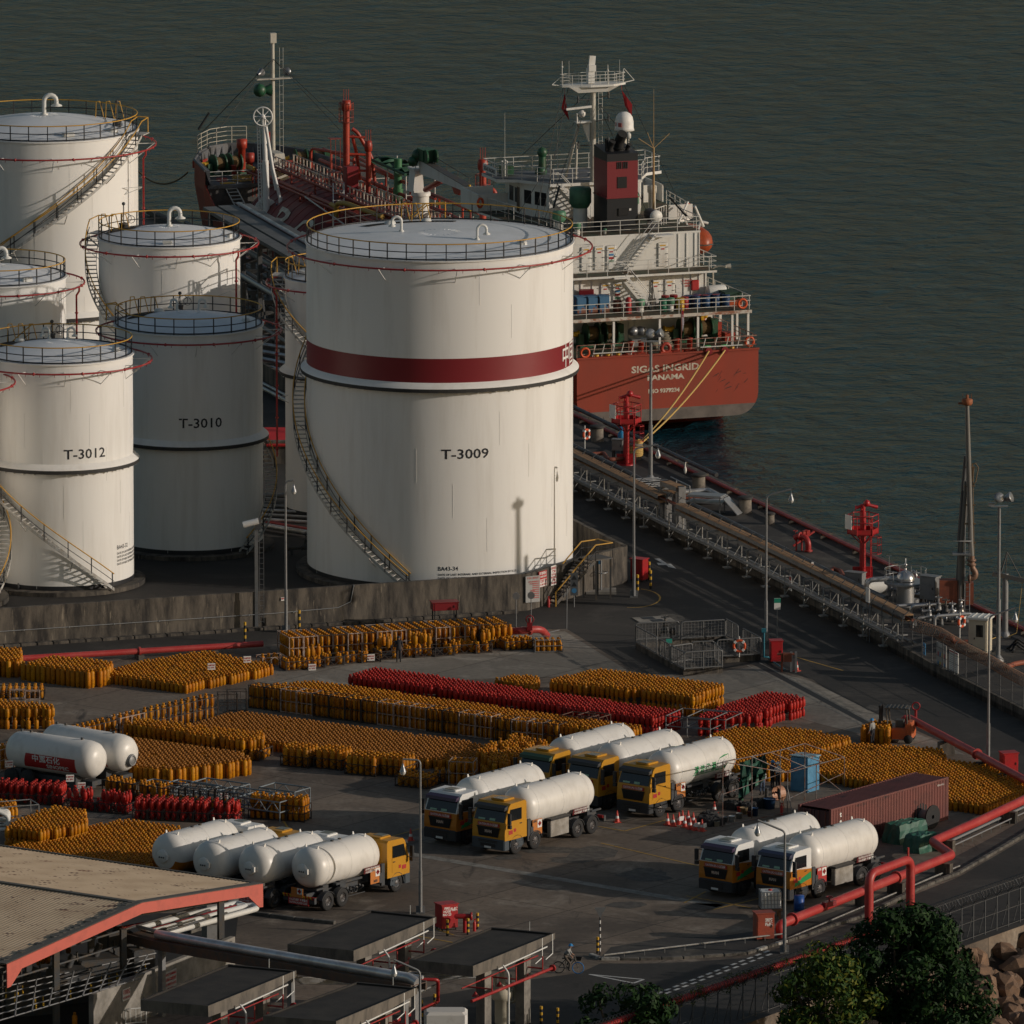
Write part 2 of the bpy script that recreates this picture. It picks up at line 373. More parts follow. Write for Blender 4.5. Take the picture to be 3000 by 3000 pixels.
# oil and patch marks
PATCH=mat('patched_concrete',(.06,.054,.048),.9,col2=(.11,.10,.085),scale=2)
mb=MB()
for k,(px,py,a,b)in enumerate(((1735,2500,1.6,.7),(1610,2490,1.9,.35),(1680,2520,1.6,.3),(1890,2565,1.5,.6),(1830,2652,1.3,.3),(2060,2655,1.4,.3),(1490,2510,.8,.3),(1960,1812,.9,.5),(2555,2075,.5,.25))):
 c=G(px,py);n=14;mb.add([(c.x+a*(1+.25*random.uniform(-1,1))*cos(2*pi*i/n),c.y+3*b*(1+.25*random.uniform(-1,1))*sin(2*pi*i/n),.009+k*.0002)for i in range(n)],[tuple(range(n))])
struct('ground_patch',mb,PATCH)
# quay deck sheet, edge beam
def fl(t,s):return Q(t,s)
FENCE_L=pxs([(1500,1335),(1677,1435),(1939,1570),(2300,1747),(2480,1843),(2623,1918),(2736,1983),(2811,2020),(3000,2115),(3200,2215)])
mb=MB();A_,B_=G(1000,1075),G(3300,2240)
pl=[A_]+FENCE_L+[Q(-95)]+[Q(100)]
mb.prism([(p[0],p[1])for p in pl[::-1]][::-1],.0,.35)
struct('quay_deck',mb,DECK)
mb=MB()
for t in range(-92,100,4):
 c=Q(t+2,-.05,.25);mb.bbox((c.x,c.y,.42),(3.97,.55,.36),.04,atan2(QD.y,QD.x))
struct('quay_coping',mb,mat('quay_coping',(.05,.047,.043),.8,col2=(.11,.10,.085),scale=2))
# ============================================================ storage tanks
TZ=1.1
REDBAND=mat('red_band_paint',(.20,.012,.018),.45)
LETTER=mat('letter_black',(.012,.013,.018),.6)
STAIRW=mat('stair_white',(.50,.50,.48),.55,col2=(.34,.31,.27),scale=3)
VENTW=mat('vent_white',(.66,.66,.63),.45)
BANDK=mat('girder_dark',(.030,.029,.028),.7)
def polar(R,a,z=0.):return Vector((R*sin(a),-R*cos(a),z))
def goose(mb,p,h=1.0,w=.34,r=.085,yaw=0.):
 d=Vector((cos(yaw),sin(yaw),0));pts=[p,p+Vector((0,0,h-w))]
 for k in range(1,8):an=pi-pi*k/7;pts.append(p+Vector((0,0,h-w))+d*(w+w*cos(an))+Vector((0,0,w*sin(an))))
 mb.path(pts,r,10);e=pts[-1];mb.lathe([(r,.0),(r,-.18),(r*2.6,-.30),(r*2.6,-.36),(.001,-.36)],12,e);mb.lathe([(r*1.8,0),(r*1.8,.1),(.001,.1)],10,p)
def tank(px,by,R,ty,label,a0,sgn,slope=41,girder=None,band=None,ring_dz=-.35,dome=.75,number=None,risers=(),vents=(),posts=None,ground_text=None,mats_=(),hatches=()):
 c=G(px,by,TZ);h=zat(px,ty,c)-TZ
 t=thing('storage_tank',label,'storage tank',c,group='white storage tanks behind the concrete wall')
 n=96
 prof=[(R,0),(R,.28)];mi=[1]
 mb=MB();mb.lathe([(R,0.),(R,.28)],n,mi=1)
 zs=[.28];k=1.75
 z=.28
 def sec(z0,z1,m,r=R):mb.lathe([(r,z0),(r,z1)],n,mi=m)
 if band:sec(.28,band[0],0);sec(band[0],band[1],2);sec(band[1],h,0)
 else:sec(.28,h,0)
 mb.lathe([(R,h),(R+.10,h+.0),(R+.10,h+.09),(R-.02,h+.09)],n,mi=0,smooth=False)
 o=obj('shell',mb,[WHITE,BLACK,REDBAND],t)
 seam=MB();zz=2.35
 while zz<h-.5:
  if band and band[0]<zz<band[1]+2.35:zz+=2.35;continue
  seam.lathe([(R+.001,zz-.012),(R+.007,zz),(R+.001,zz+.012)],72);
  for q in range(7):
   a=radians(q*51.4+zz*37%51);p=polar(R+.002,a);seam.box((p.x,p.y,zz-1.15),(.014,.014,2.25),a)
  zz+=2.35
 obj('weld_seam',seam,WHITE,o)
 mb=MB();mb.lathe([(R+.05,h+.09)]+[((R)*(1-k/8),h+.09+dome*(1-(1-k/8)**1.6))for k in range(1,9)][:-1]+[(.001,h+.09+dome)],n)
 for q in range(24):
  a=q*pi/12;mb.tube(polar(R*.97,a,h+.115),polar(R*.12,a,h+.09+dome*.985),.012,4)
 roof=obj('roof',mb,ROOFW,t)
 if mats_:
  mb=MB()
  for a_,r_,w_,l_ in mats_:
   for i in range(10):
    aa,ab=a_-l_/2+l_*i/10,a_-l_/2+l_*(i+1)/10
    def q(r,a):return polar(r,a,h+.13+dome*(1-(r/R)**1.6))
    mb.add([q(r_,aa),q(r_,ab),q(r_+w_,ab),q(r_+w_,aa)],[(0,1,2,3),(3,2,1,0)])
  obj('roof_mat',mb,BLACK,roof)
 mb=MB();mb.lathe([(R+.75,-.3),(R+.75,-.02),(R-.1,-.01)],64,smooth=False);obj('plinth',mb,CONC,t)
 N=posts or int(2*pi*R/1.32);Rr=R-.04;mb=MB()
 for q in range(N):
  a=2*pi*(q+.37)/N;p=polar(Rr,a,h+.1);mb.box((p.x,p.y,h+.64),(.065,.065,1.08),a,0)
 for zz,rr,m in((h+.17,.05,0),(h+.64,.035,0),(h+1.18,.042,1)):
  mb.path([polar(Rr,2*pi*q/64,zz)for q in range(64)],rr,5,closed=True,mi=m)
 obj('guard_rail',mb,[BLACK,YELLOW],t)
 Rg=R+1.27;zg=h+ring_dz;mb=MB();mb.path([polar(Rg,2*pi*q/72,zg)for q in range(72)],.062,6,closed=True)
 for q in range(12):p=polar(Rg,2*pi*q/12+.3,zg);mb.ball(p,.12,6)
 for q in range(40):p=polar(Rg,2*pi*q/40,zg-.06);mb.tube(p,p-Vector((0,0,.14)),.022,4)
 mb.mi=1
 for q in range(12):
  a=2*pi*q/12+.12;mb.tube(polar(R,a,zg-.1),polar(Rg,a,zg-.08),.032,4);mb.tube(polar(R,a,zg-1.0),polar(Rg-.1,a,zg-.1),.028,4)
 obj('spray_ring',mb,[REDPIPE,VENTW],t)
 for a,z0 in risers:
  mb=MB();a=radians(a);mb.path([polar(Rg,a,zg),polar(Rg,a,zg-.3),polar(Rg-.2,a,zg-.6),polar(Rg-.2,a,z0)],.07,8)
  for zz in np.arange(z0+.5,zg-1,2.2):mb.lathe([(.07,-.06),(.12,-.04),(.12,.04),(.07,.06)],8,polar(Rg-.2,a,zz))
  rp=obj('riser_pipe',mb,REDPIPE,t);mb=MB()
  for zz in np.arange(zg-2.6,z0+1,-5.):mb.tube(polar(R,a-.12,zz-.5),polar(Rg-.2,a,zz),.03,4);mb.tube(polar(R,a-.16,zz),polar(Rg-.2,a,zz),.03,4)
  obj('pipe_bracket',mb,VENTW,rp)
 if girder:
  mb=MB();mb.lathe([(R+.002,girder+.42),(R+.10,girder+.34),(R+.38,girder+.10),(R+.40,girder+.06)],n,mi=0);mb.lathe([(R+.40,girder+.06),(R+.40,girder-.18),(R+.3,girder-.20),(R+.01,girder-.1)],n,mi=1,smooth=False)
  for q in range(44):
   a=2*pi*q/44;p=polar(R+.14,a,girder-.22);mb.box(p,(.05,.3,.14),a,0)
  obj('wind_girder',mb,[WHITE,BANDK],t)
 a_of=lambda z:radians(a0)+sgn*z/(R*tan(radians(slope)));st=MB();hr=MB();r0,r1=R+.14,R+.92
 z=.22;zt=h-.05;dz=.24
 while z<zt:
  a=a_of(z);da=.24/R;st.hexa([polar(r0,a-da/2,z-.02),polar(r1,a-da/2,z-.02),polar(r1,a+da/2,z-.02),polar(r0,a+da/2,z-.02),polar(r0,a-da/2,z+.025),polar(r1,a-da/2,z+.025),polar(r1,a+da/2,z+.025),polar(r0,a+da/2,z+.025)]);z+=dz
 zs=np.linspace(.0,zt,60)
 for r in(r0,r1):
  for z0,z1 in zip(zs[:-1],zs[1:]):
   p,q=polar(r,a_of(z0),z0-.1),polar(r,a_of(z1),z1-.1);e=Vector((0,0,.22));f=polar(.03,a_of(z0));st.hexa([p,p+f,q+f,q,p+e,p+e+f,q+e+f,q+e])
 k=2.2
 while k<zt:st.tube(polar(R,a_of(k),k-.9),polar(r1,a_of(k),k-.15),.035,4);k+=2.6
 a=a_of(zt);st.box(polar(R+.5,a+sgn*.6/R,zt+.08),(1.35,1.0,.07),a+sgn*.6/R)
 stt=obj('spiral_staircase',st,STAIRW,t)
 for r in(r1,r0)if R>6 else(r1,):
  hr.path([polar(r,a_of(z),z+1.05)for z in zs]+[polar(r,a+sgn*1.2/R,zt+1.15)],.042,5,mi=1)
  hr.path([polar(r,a_of(z),z+.55)for z in zs],.028,4,mi=0)
  for z in np.arange(.1,zt,1.15):p=polar(r,a_of(z));hr.box((p.x,p.y,z+.52),(.06,.06,1.08),a_of(z),0)
 hr.path([polar(r1,a+sgn*1.2/R,zt+.1),polar(r1,a+sgn*1.2/R,zt+1.15),polar(r0-.4,a+sgn*1.25/R,zt+1.2)],.04,5,mi=1)
 obj('stair_handrail',hr,[BLACK,YELLOW],stt)
 for a_,r_,hh,yaw,big in vents:
  mb=MB();a_=radians(a_);zr=h+.09+dome*(1-(r_/R)**1.6);goose(mb,polar(r_,a_,zr),hh,.34*hh/1.1,.085*big,yaw);obj('roof_vent',mb,VENTW,t)
 for a_,r_,s_,m_ in hatches:
  a_=radians(a_);zr=h+.05+dome*(1-(min(r_,R)/R)**1.6);mb=MB();p=polar(r_,a_,zr)
  if m_=='drum':mb.lathe([(.42*s_,0),(.42*s_,.16),(.36*s_,.17),(.36*s_,.24),(.001,.26)],14,p)
  elif m_=='box':mb.bbox(p+Vector((0,0,.14)),(.8*s_,.34*s_,.28),.02,a_)
  elif m_=='gauge':mb.lathe([(.3*s_,0),(.3*s_,.3),(.34*s_,.32),(.34*s_,.4),(.001,.41)],12,p);mb.tube(p,p+Vector((0,0,1.7*s_)),.04,6);mb.ball(p+Vector((0,0,1.75*s_)),.13,8);mb.torus(p+Vector((.2,.3,.7)),.32,.022,12,4,'y');mb.torus(p+Vector((.5,.4,.6)),.26,.022,12,4,'y')
  elif m_=='gate':
   for dx in(-.6,.1,.8):mb.path([p+Vector((dx,0,0)),p+Vector((dx+.05,0,1.25)),p+Vector((dx+.3,.1,1.25)),p+Vector((dx+.6,.2,0))],.032,5)
  obj({'drum':'manhole','box':'roof_box','gauge':'level_gauge','gate':'access_gate'}[m_],mb,{'drum':VENTW,'box':VENTW,'gauge':DKST,'gate':YELLOW}[m_],roof)
 if number:
  s_,x0,x1,y0,y1=number;xm,ym=(x0+x1)/2,(y0+y1)/2;sc=Pj(c.x,c.y-R,6)[2];a=math.asin(max(-.99,min(.99,(xm-px)/(R*sc))))
  p=c+polar(R,a);zm=zat(xm,ym,p);ht=.62
  mb=text_mb(s_,ht,width=(x1-x0)/sc*1.0/cos(a),bold=.012);bend_on(mb,R+.008,a);mb.v=[(x,y,z+zm-TZ-ht/2)for x,y,z in mb.v];obj('lettering',mb,LETTER,t)
 if ground_text:
  head,x0,y0=ground_text;sc=Pj(c.x,c.y-R,2)[2];a=math.asin((x0-px)/(R*sc));z0=zat(x0,y0,c+polar(R,a))-TZ
  mb=MB()
  for k,(s_,hh)in enumerate(((head,.26),('DATE OF LAST INTERNAL AND EXTERNAL INSPECTION BY R.S.E.',.13),('DATE OF LAST EXTERNAL INSPECTION BY R.S.E.',.13),('DATE OF NEXT INTERNAL AND EXTERNAL INSPECTION',.13),('DATE OF NEXT EXTERNAL INSPECTION',.13))):
   q=text_mb(s_,hh,bold=.004);x_=min(v[0]for v in q.v);q.v=[(x-x_,y,z)for x,y,z in q.v];bend_on(q,R+.008,a);q.v=[(x,y,z+z0-(.0 if k==0 else .1)-.24*k)for x,y,z in q.v];mb.merge(q)
  obj('lettering',mb,LETTER,t)
 t['h']=h;t['R']=R
 del t['h'],t['R']
 return t,c,h
ra=radians
T9,T9c,T9h=tank(1289,1654,8.84,707,'largest white tank with a dark red band and the number T-3009',-12,-1,girder=13.35,band=(13.78,15.38),dome=.55,number=('T-3009',1296,1436,1315,1345),vents=((-103,2.6,1.0,pi,1.1),(44,3.6,1.0,.1,1.1)),mats_=((ra(200),6.2,.9,ra(58)),),hatches=((212,6.3,.9,'drum'),(196,7.3,1,'gate'),(60,6.3,.8,'drum'),(188,6.6,.8,'drum')),ground_text=('BA43-34',1286,2166 and 1672),ring_dz=-.33)
q=text_mb('中国石化',1.15,width=5.4,bold=.015);bend_on(q,8.86,radians(71)+2.05/8.84);q.v=[(x,y,z+14.0)for x,y,z in q.v];obj('lettering',q,WSIGN,T9)
tank(556,1586,4.95,951,'white tank numbered T-3010, standing in the shade behind tank T-3012',42,1,girder=7.3,number=('T-3010',533,660,1228,1252),vents=((-150,1.6,.75,2.8,.9),(160,1.9,.75,.2,.9)),mats_=((ra(230),3.0,1.2,ra(70)),),hatches=((-170,4.0,.7,'gauge'),(-130,4.5,.9,'gate'),(80,3.9,.7,'drum'),(-140,3.2,.8,'drum')))
tank(175,1690,4.92,1036,'sunlit white tank numbered T-3012, nearest to the concrete wall',40,-1,girder=8.0,number=('T-3012',201,322,1313,1346),vents=((-160,1.9,.75,2.8,.9),(160,1.7,.75,.2,.9)),mats_=((ra(230),3.0,1.2,ra(60)),),hatches=((-172,4.0,.7,'gauge'),(-140,4.5,.9,'gate'),(80,3.9,.7,'drum'),(-130,3.4,.8,'drum')),ground_text=('BA43-32',349,1610))
tank(500,1450,4.85,697,'white tank with one large gooseneck vent, behind tank T-3010',104,-1,slope=45,risers=((52,4.),),vents=((0,.1,1.25,.1,1.6),),mats_=((ra(-120),2.4,2.0,ra(50)),),hatches=((-125,3.9,1.0,'gauge'),(0,4.2,.8,'box'),(-110,4.4,.8,'gate'),(75,4.3,.7,'box')))
tank(137,1310,6.55,380,'tall white tank with a long diagonal staircase, farthest at the left',-185,1,slope=38,girder=10.2,ring_dz=-1.0,dome=1.0,risers=((67,6.),),vents=((0,.2,1.4,.1,1.8),),hatches=((20,5.5,1.,'box'),(60,5.6,1.,'drum'),(80,5.2,1.,'gauge'),(110,4.4,1.,'gate')))
tank(-8,1520,4.78,812,'white tank cut by the left picture edge, in front of the tallest tank',19,1,risers=((72,3.),),vents=((10,.2,1.2,.1,1.6),),hatches=((35,4.0,.9,'box'),))
tank(990,1490,3.57,812,'narrow white tank half hidden behind the red banded tank',163,-1,slope=45,girder=9.6,risers=((-62,4.),),hatches=((-60,2.6,.9,'box'),(-70,2.9,.8,'gate')))
tank(-225,1745,4.87,1105,'tank at the left picture edge, only its stair and red spray ring showing',52,1)
# ============================================================ bund wall and its fittings
W0,W1,W2=G(-330,1914),G(1545,1789),G(1838,1706)
W3=W2+QD*95
WH=2.45
def wall_mb(a,b,h,th,z0=0.,mb=None):
 mb=mb or MB();d=(b-a).normalized();n=Vector((-d.y,d.x,0))*th;mb.hexa([a+Vector((0,0,z0)),b+Vector((0,0,z0)),b+n+Vector((0,0,z0)),a+n+Vector((0,0,z0)),a+Vector((0,0,h)),b+Vector((0,0,h)),b+n+Vector((0,0,h)),a+n+Vector((0,0,h))]);return mb
bw=thing('bund_wall','stained dark concrete wall running along the foot of the white tanks','wall',W1)
mb=wall_mb(W0,W1,WH,.3);obj('wall_panel',mb,CONC,bw,True)
mb=wall_mb(W1,W2,WH,.3);obj('wall_panel',mb,CONC,bw,True)
mb=wall_mb(W2,W3,WH+.05,.3);obj('wall_panel',mb,CONC,bw,True)
mb=MB();d=(W1-W0).normalized();n=Vector((d.y,-d.x,0))
for i in range(int((W1-W0).length/1.1)):
 p=W0+d*(1.1*i+.5)+n*.45;mb.bbox((p.x,p.y,.09),(1.04,.55,.18),.03,atan2(d.y,d.x))
obj('foot_kerb',mb,CONC,bw,True)
mb=MB();pp=lambda u,z:W0+d*((W1-W0).length*u)+n*.05+Vector((0,0,z))
mb.path([pp(.0,.95),pp(.60,.95),pp(.70,1.05),pp(.72,1.4),pp(.725,2.5)],.028,5)
for i in range(0,10):mb.box(pp(.07*i,.95),(.06,.08,.1),atan2(d.y,d.x))
obj('conduit_pipe',mb,GALV,bw,True)
mb=MB();mb.prism([(p.x,p.y)for p in(W0+Vector((.0,.32,0)),W1+Vector((-.1,.35,0)),W2+Vector((-.35,.1,0)),W3+Vector((-.3,0,0)),Vector((-150,890,0)),Vector((-150,700,0)))],-.5,.8)
struct('bund_floor',mb,BUNDF)
def steps(a,b,wd,n,h0,h1,th=.05,mb=None):
 mb=mb or MB();d=b-a;rz=atan2(d.y,d.x)
 for i in range(n):
  p=a+d*((i+.5)/n);z=h0+(h1-h0)*(i+1)/n;mb.box((p.x,p.y,z-th/2),(d.length/n*1.15,wd,th),rz)
 return mb
sb,stp=G(1607,1772),None
sa=Vector((sb.x,sb.y,0));sd_=Vector((.80,.60,0));se=sa+sd_*3.3;pl0=se;pl1=se+Vector((-.25,.97,0))*0
ws=thing('access_stair','dark steel stair with yellow handrails climbing over the wall corner','stair',sa)
mb=steps(sa,se,1.5,13,0,2.75,.06)
sn=Vector((-sd_.y,sd_.x,0))
for s in(-.78,.78):
 a,b=sa+sn*s,se+sn*s;mb.hexa([a+Vector((0,0,-.0)),a+sn*.05,b+sn*.05+Vector((0,0,2.55)),b+Vector((0,0,2.55)),a+Vector((0,0,.25)),a+sn*.05+Vector((0,0,.25)),b+sn*.05+Vector((0,0,2.8)),b+Vector((0,0,2.8))])
c_=se+sd_*.7;mb.box((c_.x,c_.y,2.72),(1.4,1.65,.08),atan2(sd_.y,sd_.x))
for u in(.1,1.3):
 for s in(-.7,.7):p=se+sd_*u+sn*s;mb.box((p.x,p.y,1.35),(.12,.12,2.7))
obj('flight',mb,DKST,ws,True)
mb=MB();up=lambda v,z:v+Vector((0,0,z))
for s in(-.78,.78):
 a,b,c2=sa+sn*s,se+sn*s,se+sd_*1.4+sn*s
 mb.path([up(a,0.),up(a,.95),up(b,3.75),up(c2,3.75)],.045,6,mi=1)
 mb.path([up(a,.5),up(b,3.3),up(c2,3.3)],.03,5,mi=0)
 for k in range(6):p=a+(b-a)*k/5;mb.tube(up(p,2.75*k/5),up(p,2.75*k/5+.98),.03,5,mi=0)
 mb.tube(up(c2,2.7),up(c2,3.75),.03,5,mi=0)
a,b=se+sd_*1.4+sn*.78,se+sd_*1.4-sn*.78;mb.tube(up(a,3.75),up(b,3.75),.045,6,mi=1);mb.tube(up(a,3.3),up(b,3.3),.03,5,mi=0)
obj('handrail',mb,[BLACK,YELLOW],ws,True)
# notices on the wall
def board(name,label,cat,p,wd,ht,rz,lines,cols,legs=0.,back=GREYST,group=None,th=.04):
 """upright notice: plate with lines of lettering; lines = (text, cap height, z from the middle, colour index)"""
 t=thing(name,label,cat,p,rz,group)
 mb=MB();mb.box((0,0,ht/2+legs),(wd,th,ht));obj('plate',mb,cols[0],t)
 if legs:
  mb=MB()
  for s in((-wd*.42,wd*.42)if wd>.6 else(0,)):mb.tube((s,.05,0),(s,.05,legs+ht*.9),.035,6)
  obj('post',mb,back,t)
 for k,m in enumerate(cols[1:]):
  mb=MB()
  for s,hh,z,ci in lines:
   if ci!=k+1:continue
   if isinstance(s,tuple):mb.box((s[0],-th/2-.004,ht/2+legs+z),(s[1],.006,hh))
   else:
    q=text_mb(s,hh,bold=.005);wq=max(v[0]for v in q.v)-min(v[0]for v in q.v)
    if wq>wd*.92:q=text_mb(s,hh,bold=.005,width=wd*.92)
    mb.merge(place(q,(0,-th/2-.011,ht/2+legs+z-hh/2)))
  obj('lettering',mb,m,t)
 return t
wr=atan2((W2-W1).y,(W2-W1).x)
def onwall(px,py,off=.07):
 g=G(px,py);d2=(W2-W1).normalized();n2=Vector((d2.y,-d2.x,0));k=(g-W1).dot(d2);return W1+d2*k+n2*off
pnl=onwall(1571,1780)
board('notice_board','pale notice board with red rows of print, left of the wall stair','notice board',W1+Vector((.35,.1,.55)),1.05,1.75,wr-.5,[('不准携带火种',.1,.74,2)]+[((.22,.5),.075,.5-.135*k,2)for k in range(9)]+[('UNLEADED',.09,.5,2),('PETROL',.09,.36,2),('DIESEL',.09,-.1,2)],[mat('notice_grey',(.36,.36,.35),.5),WSIGN,mat('notice_pink',(.40,.12,.11),.6)])
board('warning_sign','red and white NO NAKED LIGHTS and NO SMOKING sign beside the wall stair','sign',onwall(1592,1778,.09)+Vector((0,0,1.35)),.95,1.05,wr,[('不准明火',.15,.38,1),('NO NAKED LIGHTS',.10,.16,1),((0,.9),.5,-.26,1),('不准吸烟',.17,-.15,2),('NO SMOKING',.13,-.37,2)],[REDS,WSIGN,REDS])
board('product_sign','white sign reading DIESEL and PETROL in red, right of the no smoking sign','sign',onwall(1632,1770,.09)+Vector((0,0,1.25)),.62,1.3,wr,[('DIESEL',.14,.5,1),('柴油',.13,.28,1),('KOOL',.12,.08,1),('PETROL',.14,-.12,1),('汽油',.12,-.31,1),('UN1203',.12,-.5,1)],[WSIGN,REDS])
board('wall_plate','small pale plate fixed high on the long stained wall','sign',W0+d*((W1-W0).length*.615)+n*.05+Vector((0,0,1.75)),.42,.22,atan2(d.y,d.x),[('危险品仓',.08,.03,1)],[WSIGN,REDS])
def ext(p,label):
 mb=MB();mb.lathe([(.09,0),(.09,.48),(.05,.58),(.03,.6),(.03,.68),(.001,.68)],10,p);mb.box(p+Vector((.03,0,.70)),(.16,.05,.05));mb.path([p+Vector((.05,0,.64)),p+Vector((.16,0,.5)),p+Vector((.13,0,.2))],.015,4)
 return solo('fire_extinguisher',mb,REDS,label,'fire extinguisher',at=p)
ext(G(1607,1779),'red fire extinguisher at the foot of the wall stair')
def steel_valve(p,s=1.,yaw=0.,name='gate_valve',label='',body=DKST,group=None,reach=2.2):
 """pipe with a flanged valve and hand wheel"""
 t=thing(name,label,'valve',p,yaw,group);mb=MB()
 mb.tube((-reach*.5,0,.45),(reach*.5,0,.45),.13*s,10)
 for x in(-.35,.35,-reach*.5,reach*.5):mb.lathe([(.13*s,-.04),(.23*s,-.04),(.23*s,.04),(.13*s,.04)],12,(x*s if abs(x)<1 else x,0,.45),axis='x')
 mb.lathe([(.2*s,0),(.24*s,.2),(.2*s,.4),(.13*s,.62),(.16*s,.64),(.16*s,.7),(.06*s,.72),(.06*s,1.05)],10,(0,0,.3));mb.tube((0,0,1.2),(0,0,1.55),.025,5)
 for x in(-reach*.4,reach*.4):mb.box((x,0,.22),(.12,.2,.44))
 obj('valve_body',mb,body,t);mb=MB();mb.torus((0,0,1.38),.24*s,.025,14,5);mb.tube((-.22*s,0,1.38),(.22*s,0,1.38),.02,4);mb.tube((0,-.22*s,1.38),(0,.22*s,1.38),.02,4);obj('hand_wheel',mb,body,t)
 return t
VG='valves at the foot of the tanks'
steel_valve(G(425,1598,.8),1.0,.3,label='dark hand wheel valve at the foot of tank T-3010, left one of the pair',group=VG,reach=3)
steel_valve(G(500,1612,.8),1.0,.3,label='dark hand wheel valve at the foot of tank T-3010, right one of the pair',group=VG,reach=3)
steel_valve(G(110,1735,.8),1.0,.25,label='dark valve in front of tank T-3012 beside the leftmost stair',group=VG,reach=2.6,body=GREYST)
steel_valve(G(862,1470,.8),1.3,.1,label='large grey valve between tank T-3010 and the red banded tank',group=VG,reach=5,body=GREYST)
steel_valve(G(896,1624,.8),.8,.2,label='low dark valve at the left foot of the red banded tank',group=VG,reach=2.4)
PG='grey product pipes on the bund floor'
def gpipe(pts,r,m,label,group=PG,name='product_pipe',bend=.4,n=10):
 mb=MB();mb.path(pts,r,n,bend=bend);
 return solo(name,mb,m,label,'pipe',group)
SILV=mat('lagged_pipe',(.48,.49,.50),.38,metal=.55,col2=(.30,.29,.27),scale=1.5)
for k in range(4):gpipe([G(770,1480+14*k,1.25),G(1010,1494+14*k,1.25)],.12,SILV if k%2 else GREYST,'grey pipe lying between tank T-3010 and the narrow tank')
for k in range(5):gpipe([G(735,985+20*k,2.0),G(960,1010+26*k,2.0)],.17,SILV,'lagged pale pipe crossing behind tank T-3010')
for k in range(5):gpipe([G(690,1040+14*k,1.2),G(950,1175+14*k,1.2)],.14,REDDK if k<3 else SILV,'pipe running diagonally between the tanks')
gpipe([G(775,1540,1.1),G(905,1562,1.1)],.2,SILV,'thick pale pipe beside the red banded tank');gpipe([G(775,1528,1.1),G(905,1550,1.1)],.1,REDPIPE,'thin red pipe beside the red banded tank')
gpipe([G(790,895,1.5),G(925,885,1.5)],.3,SILV,'thick pale pipe seen through the gap beside the narrow tank')
# ============================================================ jetty: fence, pipe rack, monitors, loading arms
J1=lambda x,y,z=.35:G(1660+x/3.578,1220+y/3.578,z)
J2=lambda x,y,z=.35:G(2480+x/3.715,1560+y/3.715,z)
up=lambda v,z:Vector((v.x,v.y,v.z+z))
def along(pts,step,skip=0.):
 out=[];carry=skip
 for a,b in zip(pts[:-1],pts[1:]):
  L_=(b-a).length;d=(b-a)/L_;u=carry
  while u<L_:out.append((a+d*u,d));u+=step
  carry=u-L_
 return out
jf=thing('jetty_fence','tall wire fence with bent post tops on a low wall between road and pipe rack','fence',FENCE_L[3])
mb=MB()
for a,b in zip(FENCE_L[:-1],FENCE_L[1:]):wall_mb(a,b,.78,.22,mb=mb)
obj('base_wall',mb,CONC,jf,True)
FWIRE=mat('fence_wire',(.10,.10,.10),.6,metal=.3);FPOST=mat('fence_post',(.10,.105,.11),.55,metal=.3)
seaw=lambda d:Vector((d.y,-d.x,0))*-1
posts=along(FENCE_L[:-1],1.95)
wl={k:[]for k in range(6)}
for p,d in posts[:96]:
 n=Vector((-d.y,d.x,0));q=p+n*.11;mb=MB();mb.path([up(q,.78),up(q,2.55),up(q,2.8)+n*.15,up(q,3.05)+n*.42],.036,5);obj('post',mb,FPOST,jf,True)
 for k,(z,o)in enumerate(((.9,0),(1.45,0),(2.0,0),(2.5,0),(2.8,.15),(3.02,.4))):wl[k].append(up(q,z)+n*o)
mb=MB()
for k in range(6):mb.path(wl[k],.016 if k not in(0,3)else .024,4)
obj('wire',mb,FWIRE,jf,True)
RUST=mat('rusty_wire',(.16,.085,.05),.8,col2=(.07,.05,.04),scale=4)
mb=MB();pts=[]
rl=[J2(720,1000,3.3),J2(1000,1090,3.3),J2(1300,1270,3.2),J2(1560,1400,3.2),J2(1760,1520,3.2),J2(1932,1610,3.2)]
for a,b in zip(rl[:-1],rl[1:]):
 n=max(2,int((b-a).length/.30));d=(b-a).normalized();s_=Vector((-d.y,d.x,0))
 for i in range(n):
  for k in range(8):an=2*pi*k/8;pts.append(a+(b-a)*((i+k/8)/n)+s_*.38*cos(an)+Vector((0,0,.38*sin(an))))
mb.path(pts,.018,3);obj('razor_coil',mb,RUST,jf,True)
# pipe rack with two tan covered trays
TAN=mat('tan_tray_cover',(.34,.20,.10),.8,col2=(.22,.13,.07),scale=1.2)
RUSTRED=mat('rust_red_pipe',(.26,.07,.035),.65,col2=(.17,.05,.03),scale=2)
pr=thing('pipe_rack','long rack of pipes under two tan trays running along the jetty','pipe rack',J1(300,560))
zt=2.75
U1=[J1(-900,-130,zt),J1(60,350,zt),J1(1000,815,zt)];U2=[J1(1190,910,zt),J1(1932,1255,zt),J2(0,555,zt),J2(680,890,zt)]
L1=[J1(-900,-70,zt-.5),J1(60,415,zt-.5),J1(1020,890,zt-.5)];L2=[J1(1180,970,zt-.5),J1(1932,1330,zt-.5),J2(0,640,zt-.5),J2(640,950,zt-.5)]
def ribbon(mb,pts,wd,th,mi=0,mi2=1):
 for a,b in zip(pts[:-1],pts[1:]):
  d=(b-a).normalized();n=Vector((-d.y,d.x,0))*wd/2;t=Vector((0,0,th))
  mb.hexa([a-n-t,b-n-t,b+n-t,a+n-t,a-n,b-n,b+n,a+n],mi)
  for s in(-1,1):mb.hexa([a+n*s-t*3.2,b+n*s-t*3.2,b+n*s*1.08-t*3.2,a+n*s*1.08-t*3.2,a+n*s-t*.3,b+n*s-t*.3,b+n*s*1.08-t*.3,a+n*s*1.08-t*.3],mi2)
